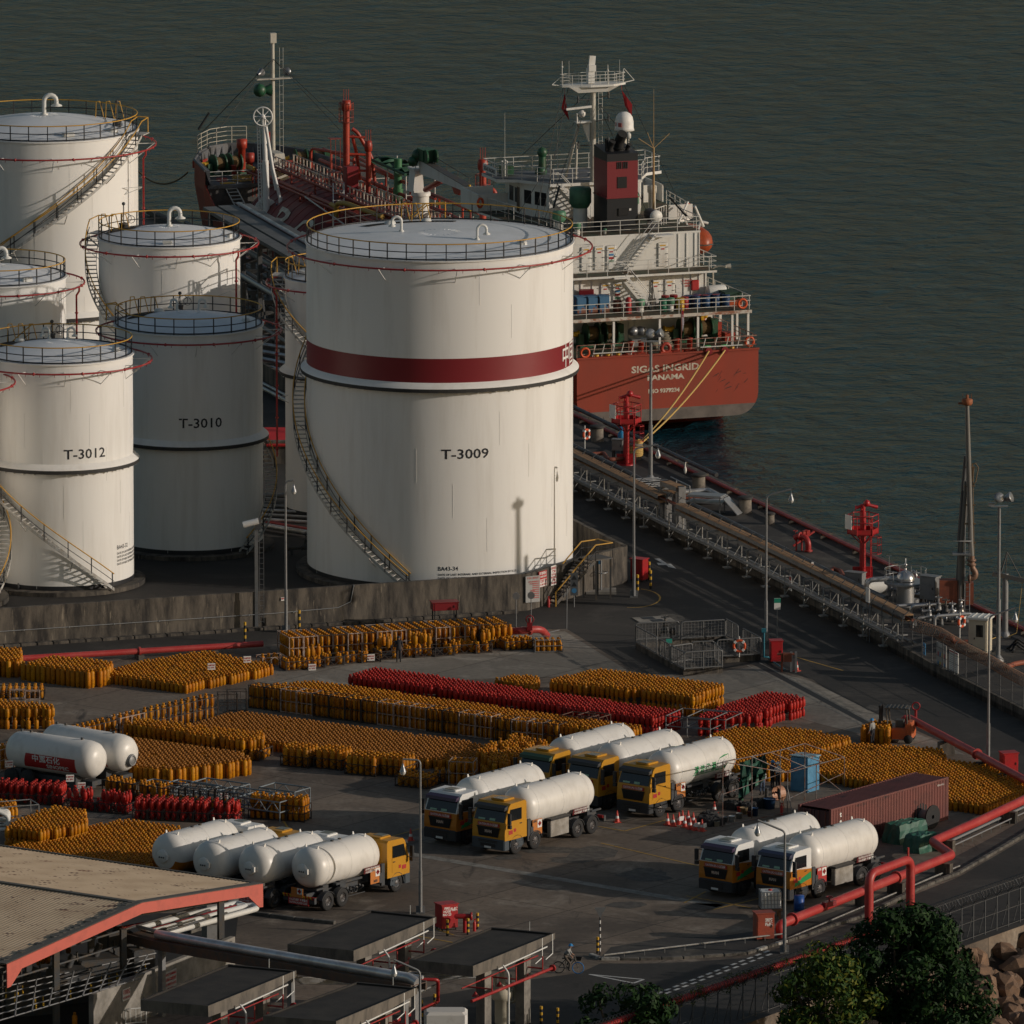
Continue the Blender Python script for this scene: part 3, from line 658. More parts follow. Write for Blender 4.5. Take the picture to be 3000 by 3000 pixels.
for l in(U1,U2,L1,L2):mb=MB();ribbon(mb,l,.62,.09);obj('tray',mb,[TAN,GREYST],pr,True)
for off,z,r,m in((-.45,1.1,.09,GREYST),(-.75,1.1,.08,GREYST),(-1.0,1.35,.07,GREYST),(.1,.95,.10,GREYST),(.45,.8,.09,GREYST),(.3,2.35,.12,RUSTRED)):
 mb=MB();l=[p+QR*off for p in U1+U2];mb.path([Vector((p.x,p.y,z))for p in l],r,8);obj('pipe',mb,m,pr,True)
SUPW=mat('support_pale',(.30,.30,.29),.6,col2=(.18,.17,.15),scale=3)
for p,d in along(U1,3.6,1.)+along(U2,3.6,.5):
 mb=MB();q=p+QR*.0;b=Vector((q.x,q.y,.35));f=b-QR*1.0
 mb.tube(b,up(b,2.3),.05,5);mb.tube(f,up(f,1.85),.05,5);mb.box((b.x,b.y,.39),(.5,.5,.08),.34);mb.box((f.x,f.y,.39),(.5,.5,.08),.34);mb.tube(up(f,.1),up(b,1.6),.03,4);mb.tube(up(f,1.85),up(b,1.85),.06,4);mb.tube(up(f,.65)-QR*.2,up(b,.65)+QR*.7,.05,4)
 obj('support',mb,SUPW,pr,True)
mb=MB()
for(ax,ay),(bx,by),z in(((1030,670),(1200,735),3.5),((1055,765),(1170,800),2.9)):
 a,b=J1(ax,ay,z),J1(bx,by,z);ribbon(mb,[a,b],.7,.1)
 for e in(a,b):mb.box((e.x,e.y,z/2+.15),(.5,.5,z-.3),.34,1)
obj('raised_tray',mb,[TAN,GREYST],pr,True)
# long pipes on the deck
EDGE=mat('quay_pipe_grey',(.10,.11,.125),.5,metal=.2,col2=(.05,.05,.05),scale=1)
def lpipe(pts,r,m,label,cat='pipe',n=10,name='pipe',bend=.35,group=None):mb=MB();mb.path(pts,r,n,bend=bend);return solo(name,mb,m,label,cat,group)
lpipe([J1(-900,-300,1.0),J1(60,300,1.0),J1(620,575,1.0),J1(1100,830,1.0),J1(1600,1050,1.0),J2(-100,470,1.),J2(430,720,1.)],.17,EDGE,'long blue-grey pipe on the deck behind the tan trays')
e=lambda t,s,z:Q(t,s,z)
lpipe([e(-30,-.2,1.0),e(90,-.2,1.0)],.15,EDGE,'grey pipe along the very edge of the quay')
lpipe([e(-90,-.75,.75),e(90,-.75,.75)],.13,REDPIPE,'dark red water pipe along the quay edge')
mb=MB();
for t in range(-88,90,6):p=e(t,-.5,.3);mb.box((p.x,p.y,.5),(.9,.12,.5),.34)
for t in range(-28,90,3):p=e(t,-.2,1.1);mb.tube(p,up(p,.22),.03,4)
struct('quay_pipe_rest',mb,CONC)
for k in range(4):lpipe([J1(1120,830+10*k,.8),J1(1390+30*k,815+14*k,.8),J1(1490+36*k,862+8*k,.8),J1(1320,890+6*k,.8)],.09,RUSTRED,'rust red pipe of the loop laid on the jetty deck',group='rust red pipe loop on the jetty')
lpipe([J1(1150,800,1.),J1(1490,775,1.),J1(1690,880,1.),J1(1200,915,1.)],.19,SILV,'shiny lagged pipe making a wide loop on the jetty deck',n=12)
lpipe([J1(190,400,.8),J1(390,385,.8),J1(440,455,.8),J1(600,440,.8)],.14,RUSTRED,'bent rust red pipe feeding the fire monitor near the ship')
lpipe([J2(-150,480,.8),J2(60,470,.8)],.14,RUSTRED,'short rust red pipe left of the second fire monitor')
lpipe([G(2431,1680,.8),G(2440,1666,.8),G(2462,1672,.8),G(2472,1690,.8),G(2494,1690,.8)],.15,RUSTRED,'wavy rust red pipe on the deck before the second fire monitor')
lpipe([J2(1750,1460,.35),J2(1750,1460,1.6),J2(1830,1430,1.6),J2(2000,1400,1.6)],.17,RUSTRED,'rust red pipe rising behind the fence at the right edge')
lpipe([J2(1030,1130,.35),J2(1030,1120,1.9),J2(1160,1160,1.9),J2(1165,1190,.35)],.16,RUSTRED,'rust red pipe arch in front of the loading arm')
lpipe([J2(1190,1190,.7),J2(1320,1190,.7)],.14,RUSTRED,'short rust red pipe beside the cream booth')
for k,(x0,y0,x1,y1)in enumerate(((700,690,1020,668),(760,745,1050,722),(1150,662,1290,730))):
 mb=MB();a,b=J1(x0,y0,1.6),J1(x1,y1,1.6)
 for o in(0,.3,.55):mb.tube(a+QD*o*2,b+QD*o*2,.045,5)
 for p in(a,b):mb.tube(p,Vector((p.x,p.y,.35)),.05,5)
 solo('cable_rack',mb,GALV,['cable rack crossing the deck, nearest the ship mooring','cable rack crossing the deck below the tan trays','cable rack running seaward from the raised tray'][k],'cable rack')
mb=MB()
for y in(0,.4):mb.box((0,0,.8+y),(2.6,1.4,.06))
mb.box((0,0,1.25),(2.4,1.2,.1));[mb.tube((x,y,0),(x,y,1.2),.05,5)for x in(-1.1,1.1)for y in(-.5,.5)];mb.box((1.9,0,.6),(1.5,1.2,.05),0,0,.8)
o=solo('step_platform',mb,GALV,'low grey step platform beside the bollards on the jetty','platform',at=(0,0,0));o.location=J1(1470,1010);o.rotation_euler=(0,0,-.35)
# mooring bollards
BOLL=mat('bollard_concrete',(.22,.195,.16),.9,col2=(.12,.10,.085),scale=2);BOLLT=mat('bollard_cap',(.035,.034,.033),.8)
for k,(x,y,l)in enumerate(((320,260,'concrete mooring bollard farthest along the quay, by the ship'),(1385,770,'concrete mooring bollard beside the silver pipe loop'),(1870,1010,'concrete mooring bollard right of the pipe loop'),(2130,1130,'small concrete bollard near the bent red valve pipe'))):
 t=thing('mooring_bollard',l,'bollard',J1(x,y),group='concrete bollards along the quay');s=.7 if k==3 else 1
 mb=MB();mb.lathe([(.46*s,0),(.44*s,.95*s)],20);obj('stub',mb,BOLL,t);mb=MB();mb.lathe([(.44*s,.95*s),(.54*s,.98*s),(.54*s,1.1*s),(.45*s,1.15*s),(.001,1.16*s)],20);obj('cap',mb,BOLLT,t)
RB=thing('mooring_bollard','bollard wrapped in the yellow mooring ropes of the ship','bollard',J1(725,450),group='concrete bollards along the quay')
mb=MB();mb.lathe([(.40,0),(.36,.95),(.48,1.0),(.48,1.12),(.001,1.15)],18);obj('stub',mb,BOLL,RB)
ROPE=mat('yellow_rope',(.50,.33,.10),.8);BOLLTOP=J1(725,450)+Vector((0,0,.9))
# life rings
LIFER=mat('life_ring_orange',(.62,.085,.02),.5)
def life_ring(p,label,z=.9,rz=0.,R=.33,post=True,name='life_ring'):
 t=thing(name,label,'life ring',p,rz);mb=MB();mb.torus((0,-.08,z),R,.085,20,8,'y',0)
 for k in range(4):a=pi/4+k*pi/2;mb.box((R*cos(a),-.08,z+R*sin(a)),(.16,.2,.16),0,1,-a)
 obj('ring',mb,[LIFER,WSIGN],t)
 if post:mb=MB();mb.tube((0,.06,0),(0,.06,z+.6),.045,6);obj('stand',mb,VENTW,t)
 return t
life_ring(J1(197,360),'orange life ring on a white stand near the ship end of the jetty',1.2,.9)
life_ring(J2(1240,1150),'orange life ring on a stand beside the cream booth',1.1,.9)
# fire monitor towers
FRED=mat('fire_red',(.40,.012,.018),.4,col2=(.30,.02,.02),scale=2)
def monitor_tower(p,label,s=1.):
 t=thing('fire_monitor_tower',label,'fire monitor',p,.0,'red fire monitor towers on the jetty')
 mb=MB();mb.lathe([(.21,0),(.21,4.5)],16);mb.lathe([(.62,0),(.62,.08),(.32,.1)],12);[mb.box((.42*cos(a),.42*sin(a),.4),(.5,.05,.75),a)for a in(0,pi/2,pi,-pi/2)];obj('column',mb,FRED,t)
 zf=3.0;R_=1.03;mb=MB();hx=[(R_*cos(pi*k/3+.1),R_*sin(pi*k/3+.1))for k in range(6)];mb.prism(hx,zf,zf+.08)
 for k in range(6):a,b=Vector((*hx[k],zf)),Vector((*hx[(k+1)%6],zf));i_=.96;mb.hexa([a*1,b*1,Vector((b.x*i_,b.y*i_,zf)),Vector((a.x*i_,a.y*i_,zf)),a+Vector((0,0,.38)),b+Vector((0,0,.38)),Vector((b.x*i_,b.y*i_,zf+.38)),Vector((a.x*i_,a.y*i_,zf+.38))])
 for k in range(6):mb.tube((0,0,2.2),(hx[k][0]*.8,hx[k][1]*.8,zf),.04,5)
 obj('platform',mb,FRED,t);mb=MB()
 for z in(zf+.85,zf+1.3):mb.path([(x,y,z)for x,y in hx],.035,5,closed=True)
 for x,y in hx:mb.tube((x,y,zf),(x,y,zf+1.3),.035,5)
 obj('guard_rail',mb,FRED,t);mb=MB()
 mb.tube((0,0,4.4),(0,0,4.95),.17,10);mb.tube((-.45,0,4.75),(.3,0,5.0),.11,8);mb.ball((.25,0,5.05),.24,8);mb.tube((.2,-.1,5.0),(.95,.2,4.75),.09,8,.13);mb.torus((-.5,0,4.7),.17,.03,10,4,'x');mb.tube((-.1,-.3,4.6),(-.1,.3,4.9),.07,6);obj('water_cannon',mb,FRED,t)
 mb=MB();L_=.55
 for y in(-.2,.2):mb.tube((L_,y,.1),(L_,y,4.),.03,5)
 for k in range(13):mb.tube((L_,-.2,.2+.29*k),(L_,.2,.2+.29*k),.02,4)
 for z in(1.7,2.3,2.8):
  mb.path([(L_,-.2,z),(L_+.5,-.35,z),(L_+.7,0,z),(L_+.5,.35,z),(L_,.2,z)],.022,4)
 for q in((L_+.5,-.35),(L_+.7,0),(L_+.5,.35)):mb.tube((*q,1.7),(*q,2.9),.02,4)
 lo_=obj('caged_ladder',mb,FRED,t);lo_.rotation_euler=(0,0,-.2)
 mb=MB();mb.box((0,0,0),(.75,.03,.95));pl=obj('plate',mb,WSIGN,t);pl.location=(-.98,-.42,zf+.85);pl.rotation_euler=(0,0,-1.0)
 return t
monitor_tower(J1(625,505),'red fire monitor tower in front of the ship stern, beside the mooring ropes')
monitor_tower(J2(175,495),'red fire monitor tower standing alone against the water, right of the ship')
# gas bottle, cabinets
mb=MB();mb.lathe([(.24,0),(.27,.05),(.27,1.1),(.2,1.25),(.12,1.3),(.12,1.5),(.17,1.5),(.17,1.62),(.001,1.63)],16);o=solo('gas_bottle',mb,mat('bottle_blue',(.01,.19,.42),.45),'tall blue gas bottle behind the red monitor tower','gas bottle',at=(0,0,0));o.location=J1(575,345)
def cabinet(p,d,m,label,rz=.0,legs=.15,cat='cabinet',name='cabinet',text=None,tm=None,group=None):
 t=thing(name,label,cat,p,rz,group);mb=MB();mb.bbox((0,0,legs+d[2]/2),d,.02);mb.box((0,0,legs+d[2]+.025),(d[0]+.1,d[1]+.1,.05));obj('body',mb,m,t)
 mb=MB();mb.box((0,-d[1]/2-.012,legs+d[2]*.5),(d[0]*.86,.02,d[2]*.86));dr=obj('door',mb,m,t);mb=MB();mb.box((d[0]*.33,-d[1]/2-.04,legs+d[2]*.5),(.04,.05,.16));obj('handle',mb,BLACK,dr)
 if legs>.1:
  mb=MB();[mb.box((x,y,legs/2),(.08,.08,legs))for x in(-d[0]*.42,d[0]*.42)for y in(-d[1]*.4,d[1]*.4)];obj('base_frame',mb,BLACK,t)
 if text:
  mb=MB()
  for s,hh,x,z in text:mb.merge(place(text_mb(s,hh,bold=.006),(x,-d[1]/2-.026,legs+z)))
  obj('lettering',mb,tm or WSIGN,t)
 return t
cabinet(J1(540,440),(.8,.5,.75),GREYST,'grey electrical box beside the red monitor tower',-.3,.6)
cabinet(J2(910,850),(1.2,.7,1.5),GREYST,'grey control cabinet with pale panels behind the tan tray end',-.6,.8)
cabinet(J2(95,580),(1.3,.6,.8),GREYST,'low grey box at the foot of the second monitor tower',-.5,.1)
mb=MB();mb.lathe([(.55,0),(.55,1.2)],16,axis='x');o=solo('white_drum',mb,VENTW,'white drum lying beside the second monitor tower','drum',at=(0,0,0));o.location=J2(230,590,1.0);o.rotation_euler=(0,0,.4)
# bent red riser with flanges
t=thing('riser_valve','dark red bent pipe with flanges rising from the jetty deck','valve',G(2368,1617,.35));mb=MB()
mb.path([(0,0,0),(0,0,.9),(-.25,.3,1.35),(-.9,.6,1.4),(-1.3,.7,1.2)],.27,12,bend=.3);mb.lathe([(.27,-.06),(.4,-.06),(.4,.06),(.27,.06)],14,(0,0,.12));mb.lathe([(.27,-.06),(.4,-.06),(.4,.06),(.27,.06)],14,(-.75,.55,1.4),axis='x',rz=2.6);mb.tube((-1.4,.9,.4),(.6,1.9,1.6),.11,8);mb.tube((-1.1,.65,0),(-1.1,.65,1.2),.09,6);mb.tube((-.6,.5,0),(-.6,.5,1.2),.09,6);mb.box((-.2,1.0,1.6),(.7,.35,.5),.4);obj('pipe_bend',mb,REDPIPE,t)
mb=MB();mb.torus((-.1,.8,1.9),.25,.03,12,5);mb.tube((-.1,.8,1.5),(-.1,.8,1.95),.03,5);mb.tube((-1.2,.6,1.4),(-1.2,.6,1.9),.03,5);mb.torus((-1.2,.6,1.9),.2,.03,12,5);obj('hand_wheel',mb,REDPIPE,t);t.scale=(.72,.72,.72)
# egret standing on the quay pipe
FEATHER=mat('white_feather',(.75,.74,.70),.8)
def rings(mb,sec,n=10,mi=None):
 """closed skin through elliptical sections (centre, rx, ry, axis x dir)"""
 vs=[]
 for c,rx,ry in sec:
  for i in range(n):a=2*pi*i/n;vs.append((c[0]+rx*cos(a),c[1]+ry*sin(a),c[2]))
 fs=[(k*n+i,k*n+(i+1)%n,(k+1)*n+(i+1)%n,(k+1)*n+i)for k in range(len(sec)-1)for i in range(n)]
 fs+=[tuple(range(n-1,-1,-1)),tuple(range((len(sec)-1)*n,len(sec)*n))];return mb.add(vs,fs,mi,True)
bp_=Q(zat(0,0,Q0)*0+0,-.2,1.15);k_=J1(1243,640,1.15);eg=thing('egret','white egret standing on the pipe at the quay edge','bird',k_+Vector((0,0,0)))
mb=MB();rings(mb,[((0,.10,.22),.02,.02),((0,.07,.34),.08,.09),((0,.02,.52),.11,.12),((0,-.02,.68),.085,.09),((0,-.05,.78),.045,.045),((0,-.02,.90),.032,.032),((.02,-.03,1.0),.034,.034),((.03,-.03,1.06),.045,.04),((.04,-.03,1.10),.015,.015)],8);obj('body',mb,FEATHER,eg)
mb=MB();mb.tube((.05,-.03,1.06),(.22,-.06,1.03),.016,5,.003);obj('beak',mb,YB_Y,eg);mb=MB();[mb.tube((x,0,0),(x,.04,.3),.01,4)for x in(-.04,.04)];obj('legs',mb,BLACK,eg)
# silver valve vessel with ring platform
vs_=thing('filter_vessel','shiny steel vessel with a domed lid inside a round railed platform','vessel',J2(640,800));STEEL=mat('bare_steel',(.50,.50,.50),.28,metal=.85)
mb=MB();mb.lathe([(1.05,0),(1.0,2.2),(1.0,2.5)],24);mb.lathe([(.6,0),(.65,.5)],12,(1.0,.4,.2));obj('body',mb,GALV,vs_)
mb=MB();mb.lathe([(1.1,2.75),(1.12,3.0),(1.0,3.3),(.75,3.6),(.35,3.78),(.12,3.82),(.12,4.3),(.2,4.35),(.2,4.5),(.06,4.6),(.05,5.1),(.001,5.15)],24);mb.path([(.6,0,3.5),(.9,0,3.9),(1.2,-.3,3.7),(1.3,-.3,3.2)],.06,6);obj('dome',mb,STEEL,vs_)
mb=MB();mb.lathe([(1.0,2.45),(2.5,2.45),(2.5,2.65),(1.0,2.66)],32,smooth=False);obj('platform',mb,GALV,vs_);mb=MB()
for z in(3.2,4.0):mb.path([(2.45*cos(a),2.45*sin(a),z)for a in np.linspace(-.4,4.6,30)],.04,5)
for a in np.linspace(-.4,4.6,10):mb.tube((2.45*cos(a),2.45*sin(a),2.6),(2.45*cos(a),2.45*sin(a),4.0),.035,5)
obj('guard_rail',mb,GALV,vs_);mb=MB();mb.path([(-.9,0,3.0),(-4.6,-.6,2.9),(-4.6,-.6,.3)],.28,12,bend=.9);obj('inlet_pipe',mb,SILV,vs_)
mb=MB();mb.tube((-1.9,1.2,0),(-1.9,1.2,5.2),.045,6);mb.box((-1.9,1.2,5.2),(.6,.1,.06));mb.tube((-1.5,-1.4,0),(-1.5,-1.4,4.),.06,6);obj('standpipe',mb,GREYST,vs_);vs_.scale=(.56,.56,.62)
# marine loading arm, folded upright
la=thing('marine_loading_arm','tall grey marine loading arm folded upright at the right of the jetty','loading arm',J2(1230,890));s_=43.5
def LA(px,py):return Vector(((px-(2480+1230/3.715))/s_,0,((1560+890/3.715)-py)/(s_*.985)))
CR=lambda x,y:(2720+x/4.293,1150+y/4.293)
ARMG=mat('arm_grey',(.17,.165,.155),.5,metal=.2,col2=(.16,.15,.135),scale=2,stretch=(1,1,.3));ARMD=mat('arm_dark',(.07,.072,.075),.6)
mb=MB();mb.tube(LA(*CR(410,2750))*0+Vector((0,0,0)),LA(2480+1245/3.715,1560+250/3.715),.24,14);mb.tube(LA(2480+1240/3.715,1560+250/3.715),LA(*CR(460,1160)),.17,12);obj('riser',mb,ARMG,la)
mb=MB();a=LA(2480+1200/3.715,1560+600/3.715);mb.tube(a,LA(*CR(415,1280)),.10,8);mb.tube(LA(*CR(380,1900))+Vector((0,.3,0)),LA(*CR(455,860))+Vector((0,.2,0)),.14,8);mb.tube(LA(*CR(430,1900))+Vector((0,.25,0)),LA(*CR(475,1440))+Vector((0,.25,0)),.1,8);obj('balance_beam',mb,ARMD,la)
mb=MB();o_=Vector((0,-.35,0));mb.tube(LA(*CR(520,1932))+o_,LA(*CR(485,940))+o_,.18,12);mb.tube(LA(*CR(485,940))+o_,LA(*CR(463,230))+o_,.18,12,.14);
ex,ey=2480+1350/3.715,1560+260/3.715;mb.tube(LA(*CR(520,1932))+o_,LA(ex,ey)+o_,.18,12,.17);obj('outer_arm',mb,ARMG,la)
q=lambda x,y:LA(2480+x/3.715,1560+y/3.715)+o_
mb=MB();mb.path([q(1350,260),q(1352,380),q(1395,440),q(1385,490),q(1310,500)],.2,10,bend=.3);mb.lathe([(.2,-.2),(.3,-.2),(.3,-.08),(.2,-.08),(.2,.08),(.3,.08),(.3,.2),(.2,.2)],12,q(1350,330));mb.lathe([(.2,-.06),(.32,-.06),(.32,.06),(.2,.06)],12,q(1330,500),axis='x');obj('swivel_coupling',mb,mat('coupling_rust',(.22,.13,.09),.55,metal=.3),la)
mb=MB();c=LA(*CR(462,225))+o_;mb.lathe([(.12,0),(.30,.02),(.36,.12),(.36,.38),(.30,.42),(.1,.44),(.1,.68),(.001,.7)],14,c);mb.box(c+Vector((-.4,0,.12)),(.35,.2,.12));[mb.tube(c+Vector((x,0,.4)),c+Vector((x,0,.75)),.02,4)for x in(-.28,.28)];obj('sheave_housing',mb,mat('rust_orange',(.32,.10,.035),.7,col2=(.2,.07,.03),scale=3),la)
mb=MB();mb.path([q(1330,-20)+Vector((0,0,0)),*[LA(*CR(x,y))+o_ for x,y in((530,940),(570,935),(605,985),(575,1150),(550,1190),(538,1150),(548,990))]],.035,6);mb.tube(LA(*CR(535,940))+o_,q(1375,250),.03,5);[mb.box(LA(*CR(500+k*4,980+230*k))+o_,(.7,.12,.08))for k in range(5)];obj('hydraulic_hose',mb,mat('hose_brown',(.16,.10,.05),.7),la)
mb=MB();rb=Vector((-.45,-.2,0));
mb.box((-.75,.1,1.55),(1.15,.8,1.5));mb.box((.65,.1,1.4),(.5,.8,1.4));obj('counterweight',mb,RUSTRED,la)
mb=MB();[mb.tube((x,-.5,.2),(x,-.5,6.),.035,5)for x in(.3,.62)];[mb.tube((.3,-.5,.4+.3*k),(.62,-.5,.4+.3*k),.022,4)for k in range(18)];mb.box((.1,-.3,3.5+.6),(1.2,.9,.08));mb.path([(-.5,-.75,5.0),(.7,-.75,5.0),(.7,.2,5.0)],.03,5);obj('ladder',mb,GREYST,la)
# crowd of small fittings at the arm's foot
VW=[GALV,STEEL,GREYST,DKST]
for k,(x,y,s)in enumerate(((760,660,.8),(840,760,.9),(1000,930,1.),(1080,960,1.),(1150,1000,1.),(1060,870,.8),(1150,860,.7),(690,760,.8),(900,1010,.9),(1250,960,.8),(600,700,.8),(980,740,1.1))):
 steel_valve(J2(x,y),s,-.9+.5*(k%3),label='small steel valve in the cluster between the domed vessel and the loading arm',group='valves crowded below the loading arm',body=VW[k%4],reach=1.6+.3*(k%3))
for k,(x,y,l_)in enumerate(((520,800,3.2),(700,800,3.0),(720,935,2.0),(960,910,2.6))):
 a=J2(x,y,.9+.15*k);mb=MB();mb.path([a-Vector((0,0,.6)),a,a+QR*l_,a+QR*l_-Vector((0,0,.5))],.11,8,bend=.3);solo('manifold_pipe',mb,VW[k%3],'grey manifold pipe among the valves by the domed vessel','pipe','manifold pipes by the domed vessel')
bo=thing('guard_booth','cream guard booth with dark windows beside the right jetty lamp','booth',J2(1455,1310),-.30);CREAM=mat('cream_paint',(.56,.51,.40),.55,col2=(.40,.35,.27),scale=1.4,lo=.5,hi=.85)
mb=MB();mb.bbox((0,0,1.2),(1.25,1.25,2.15),.04);obj('wall',mb,CREAM,bo);mb=MB();mb.bbox((0,0,2.36),(1.5,1.5,.18),.06);[mb.box((x,0,2.46),(.04,1.4,.04))for x in(-.4,0,.4)];obj('roof',mb,VENTW,bo)
mb=MB();mb.box((0,0,.06),(1.3,1.3,.12));obj('base',mb,DKST,bo);mb=MB();mb.box((.08,-.64,1.15),(.85,.03,1.95));dr=obj('door',mb,CREAM,bo);mb=MB();mb.box((.12,-.662,1.55),(.46,.02,.78));obj('window',mb,GLASS,dr);mb=MB();mb.box((-.22,-.68,1.05),(.05,.05,.12));obj('handle',mb,BLACK,dr)
mb=MB();mb.box((-.635,0,1.45),(.02,.6,1.0));obj('window',mb,GLASS,bo)
# hose davit at the far right
dv=thing('hose_davit','grey post crane with a stayed beam at the right edge of the jetty','davit',J2(1725,1140));mb=MB();mb.tube((0,0,0),(0,0,4.2),.20,12);mb.lathe([(.4,0),(.4,.1),(.2,.4)],10);obj('post',mb,GREYST,dv)
mb=MB();mb.box((1.2,-.1,3.75),(4.2,.22,.28),0,None,.22);[mb.tube((-.3,s,4.3),(.1,0,5.6),.05,6)for s in(-.25,.2)];mb.tube((.1,0,5.6),(1.1,0,3.7),.03,5);mb.tube((.1,0,5.6),(0,0,4.2),.03,5);obj('beam',mb,DKST,dv);mb=MB();mb.tube((1.1,0,3.6),(.75,-.1,.3),.015,4);mb.path([(.75,-.1,.3),(.2,-.3,.1),(-.6,-.3,.05),(-1,-1,.05)],.03,5);obj('hoist_rope',mb,ROPE,dv)
mb=MB()
for k in range(3):mb.path([J2(1750+30*k,1260+20*k,.42),J2(1810+20*k,1215,.45),J2(1860,1150+40*k,.9),J2(1960,1230+30*k,.42),J2(2100,1260+40*k,.42)],.07,6,bend=.5)
solo('cargo_hose',mb,RUBBER,'black hoses lying in loops on the deck at the right edge','hose')
# signs on the fence
fr=lambda k:atan2((FENCE_L[k+1]-FENCE_L[k]).y,(FENCE_L[k+1]-FENCE_L[k]).x)
IBLUE=mat('sign_blue',(.06,.22,.42),.5);MARK=mat('sign_marks_red',(.42,.10,.09),.6);SGRY=mat('sign_pale_grey',(.33,.33,.32),.5);YSGN=mat('sign_yellow',(.55,.40,.03),.5)
board('berth_sign','light blue sign reading E1 on the jetty fence','sign',G(2708,1918,.9),.45,.75,fr(5)+.0,[('E1',.34,0,1)],[IBLUE,WSIGN])
ss=[('油库安全',.12,.72,1),((0,1.4),.02,.55,1)]+[((x,.22),.26,z,2+(i+j)%3)for i,x in enumerate((-.5,-.18,.2,.52))for j,z in enumerate((.15,-.45))]
board('safety_board','tall safety board with red header and rows of coloured symbols by the fence','sign',G(2758,1985),1.65,1.75,fr(6),[('安全標誌',.16,.73,1)]+ss[2:]+[((0,1.6),.1,-.82,2)],[SGRY,WSIGN,MARK,IBLUE,YSGN],legs=.45)
board('safety_board','white text board with red edges, right of the symbol board','sign',G(2794,2003),1.5,1.65,fr(6),[((0,1.4),.09,.76,1),((0,1.4),.09,-.76,1)]+[((-.05,1.1),.028,.55-.12*k,2)for k in range(10)],[WSIGN,MARK,GREYST],legs=.45)
board('fence_sign','pale double sign on a tall post before the tan tray','sign',G(2541,1880),.62,.95,fr(4),[],[WSIGN],legs=2.6)
board('road_sign','green and white sign on a thin post in the road','sign',G(2277,1868),.42,.75,.1,[((0,.42),.3,.22,1)],[WSIGN,mat('sign_green',(.01,.22,.14),.5)],legs=1.85)
board('road_sign','thin tall post with a narrow sign beside the jetty fence','sign',G(2380,1762),.16,.55,.1,[((0,.1),.3,0,1)],[WSIGN,REDS],legs=2.1)
board('fence_sign','small red and white plate on the fence left of the lamp','sign',G(2316,1730,.8),.45,1.0,fr(3),[((0,.4),.25,.3,1)]+[((0,.35),.04,.05-.12*k,1)for k in range(4)],[WSIGN,MARK])
# lamps
LAMPM=mat('lamp_cap',(.30,.31,.32),.35,metal=.6);BULB=mat('lamp_glass',(.55,.55,.52),.15)
def street_lamp(b,topz,arm,label,hang=.35,r=.085):
 """pole with a bent arm that ends in a hanging bell lamp; arm = vector from the pole to the lamp"""
 t=thing('street_lamp',label,'street lamp',b,group='tall street lamps with hanging bell lights')
 mb=MB();arm=Vector(arm);mb.tube((0,0,0),(0,0,topz*.28),r*1.35,10);mb.tube((0,0,topz*.28),(0,0,topz*.95),r,10,r*.75);mb.box((0,0,.05),(.5,.5,.1));[mb.box((.16*cos(a),.16*sin(a),.25),(.2,.03,.4),a)for a in(0,pi/2,pi,-pi/2)];obj('pole',mb,GREYST,t)
 mb=MB();mb.path([(0,0,topz*.94),(0,0,topz),arm+Vector((0,0,topz))],r*.7,7,bend=.45);mb.tube(arm+Vector((0,0,topz)),arm+Vector((0,0,topz-hang)),.02,4);obj('arm',mb,GREYST,t)
 p=arm+Vector((0,0,topz-hang));mb=MB();mb.lathe([(.001,.10),(.055,.08),(.07,-.05),(.10,-.12),(.185,-.34),(.20,-.38)],12,p,0);mb.lathe([(.18,-.38),(.16,-.48),(.10,-.57),(.001,-.6)],12,p,1);obj('lamp_head',mb,[LAMPM,BULB],t)
 return t
def lamp(bx,by,ty,ax,ay,label,z=0.,r=.085):
 b=G(bx,by,z);h=zat(bx,ty,b)-z;s=Pj(b.x,b.y,h)[2];return street_lamp(b,h,((ax-bx)/s,(ay-ty)/s*0,(ty-ay)/s),label,r=r)
lamp(1857,1749,1315,1927,1302,'street lamp at the wall corner beside the red hose cabinet')
lamp(2244,1880,1452,2316,1432,'street lamp on the road beside the railed pit')
lamp(2895,2240,1806,2971,1780,'street lamp at the right beside the red pipe, lamp over the jetty')
lamp(1232,2676,2227,1181,2224,'street lamp in the middle of the truck yard')
lamp(2298,2792,2436,2218,2402,'street lamp standing in front of the two right trucks')
lamp(838,1852,1411,862,1407,'street lamp behind the yellow stack, between tanks T-3010 and T-3009')
lamp(1231,3275,2845,1155,2811,'street lamp cut by the bottom edge between the concrete canopies')
def flood_mast(b,h,label):
 t=thing('floodlight_mast',label,'floodlight',b);mb=MB();mb.tube((0,0,0),(0,0,h*.4),.15,10);mb.tube((0,0,h*.4),(0,0,h),.11,10,.1);mb.lathe([(.4,0),(.4,.06),(.15,.4)],10);obj('pole',mb,GREYST,t)
 mb=MB();mb.box((0,0,h),(1.1,.3,.08));mb.box((-.5,0,h+.12),(.4,.25,.22));obj('crossbar',mb,GALV,t)
 for x,a in((-.1,.2),(.45,1.2)):
  mb=MB();mb.lathe([(.001,-.35),(.12,-.34),(.17,-.1),(.34,.3),(.34,.36),(.001,.28)],12);f=obj('floodlight',mb,LAMPM,t);f.location=(x,0,h+.5);f.rotation_euler=(1.2,0,a)
 return t
b=J1(880,670);flood_mast(b,zat(1900,1000,b)-.35,'floodlight mast in front of the red ship stern')
b=J2(1650,1400);flood_mast(b,zat(2922,1483,b)-.35,'floodlight mast behind the cream booth')
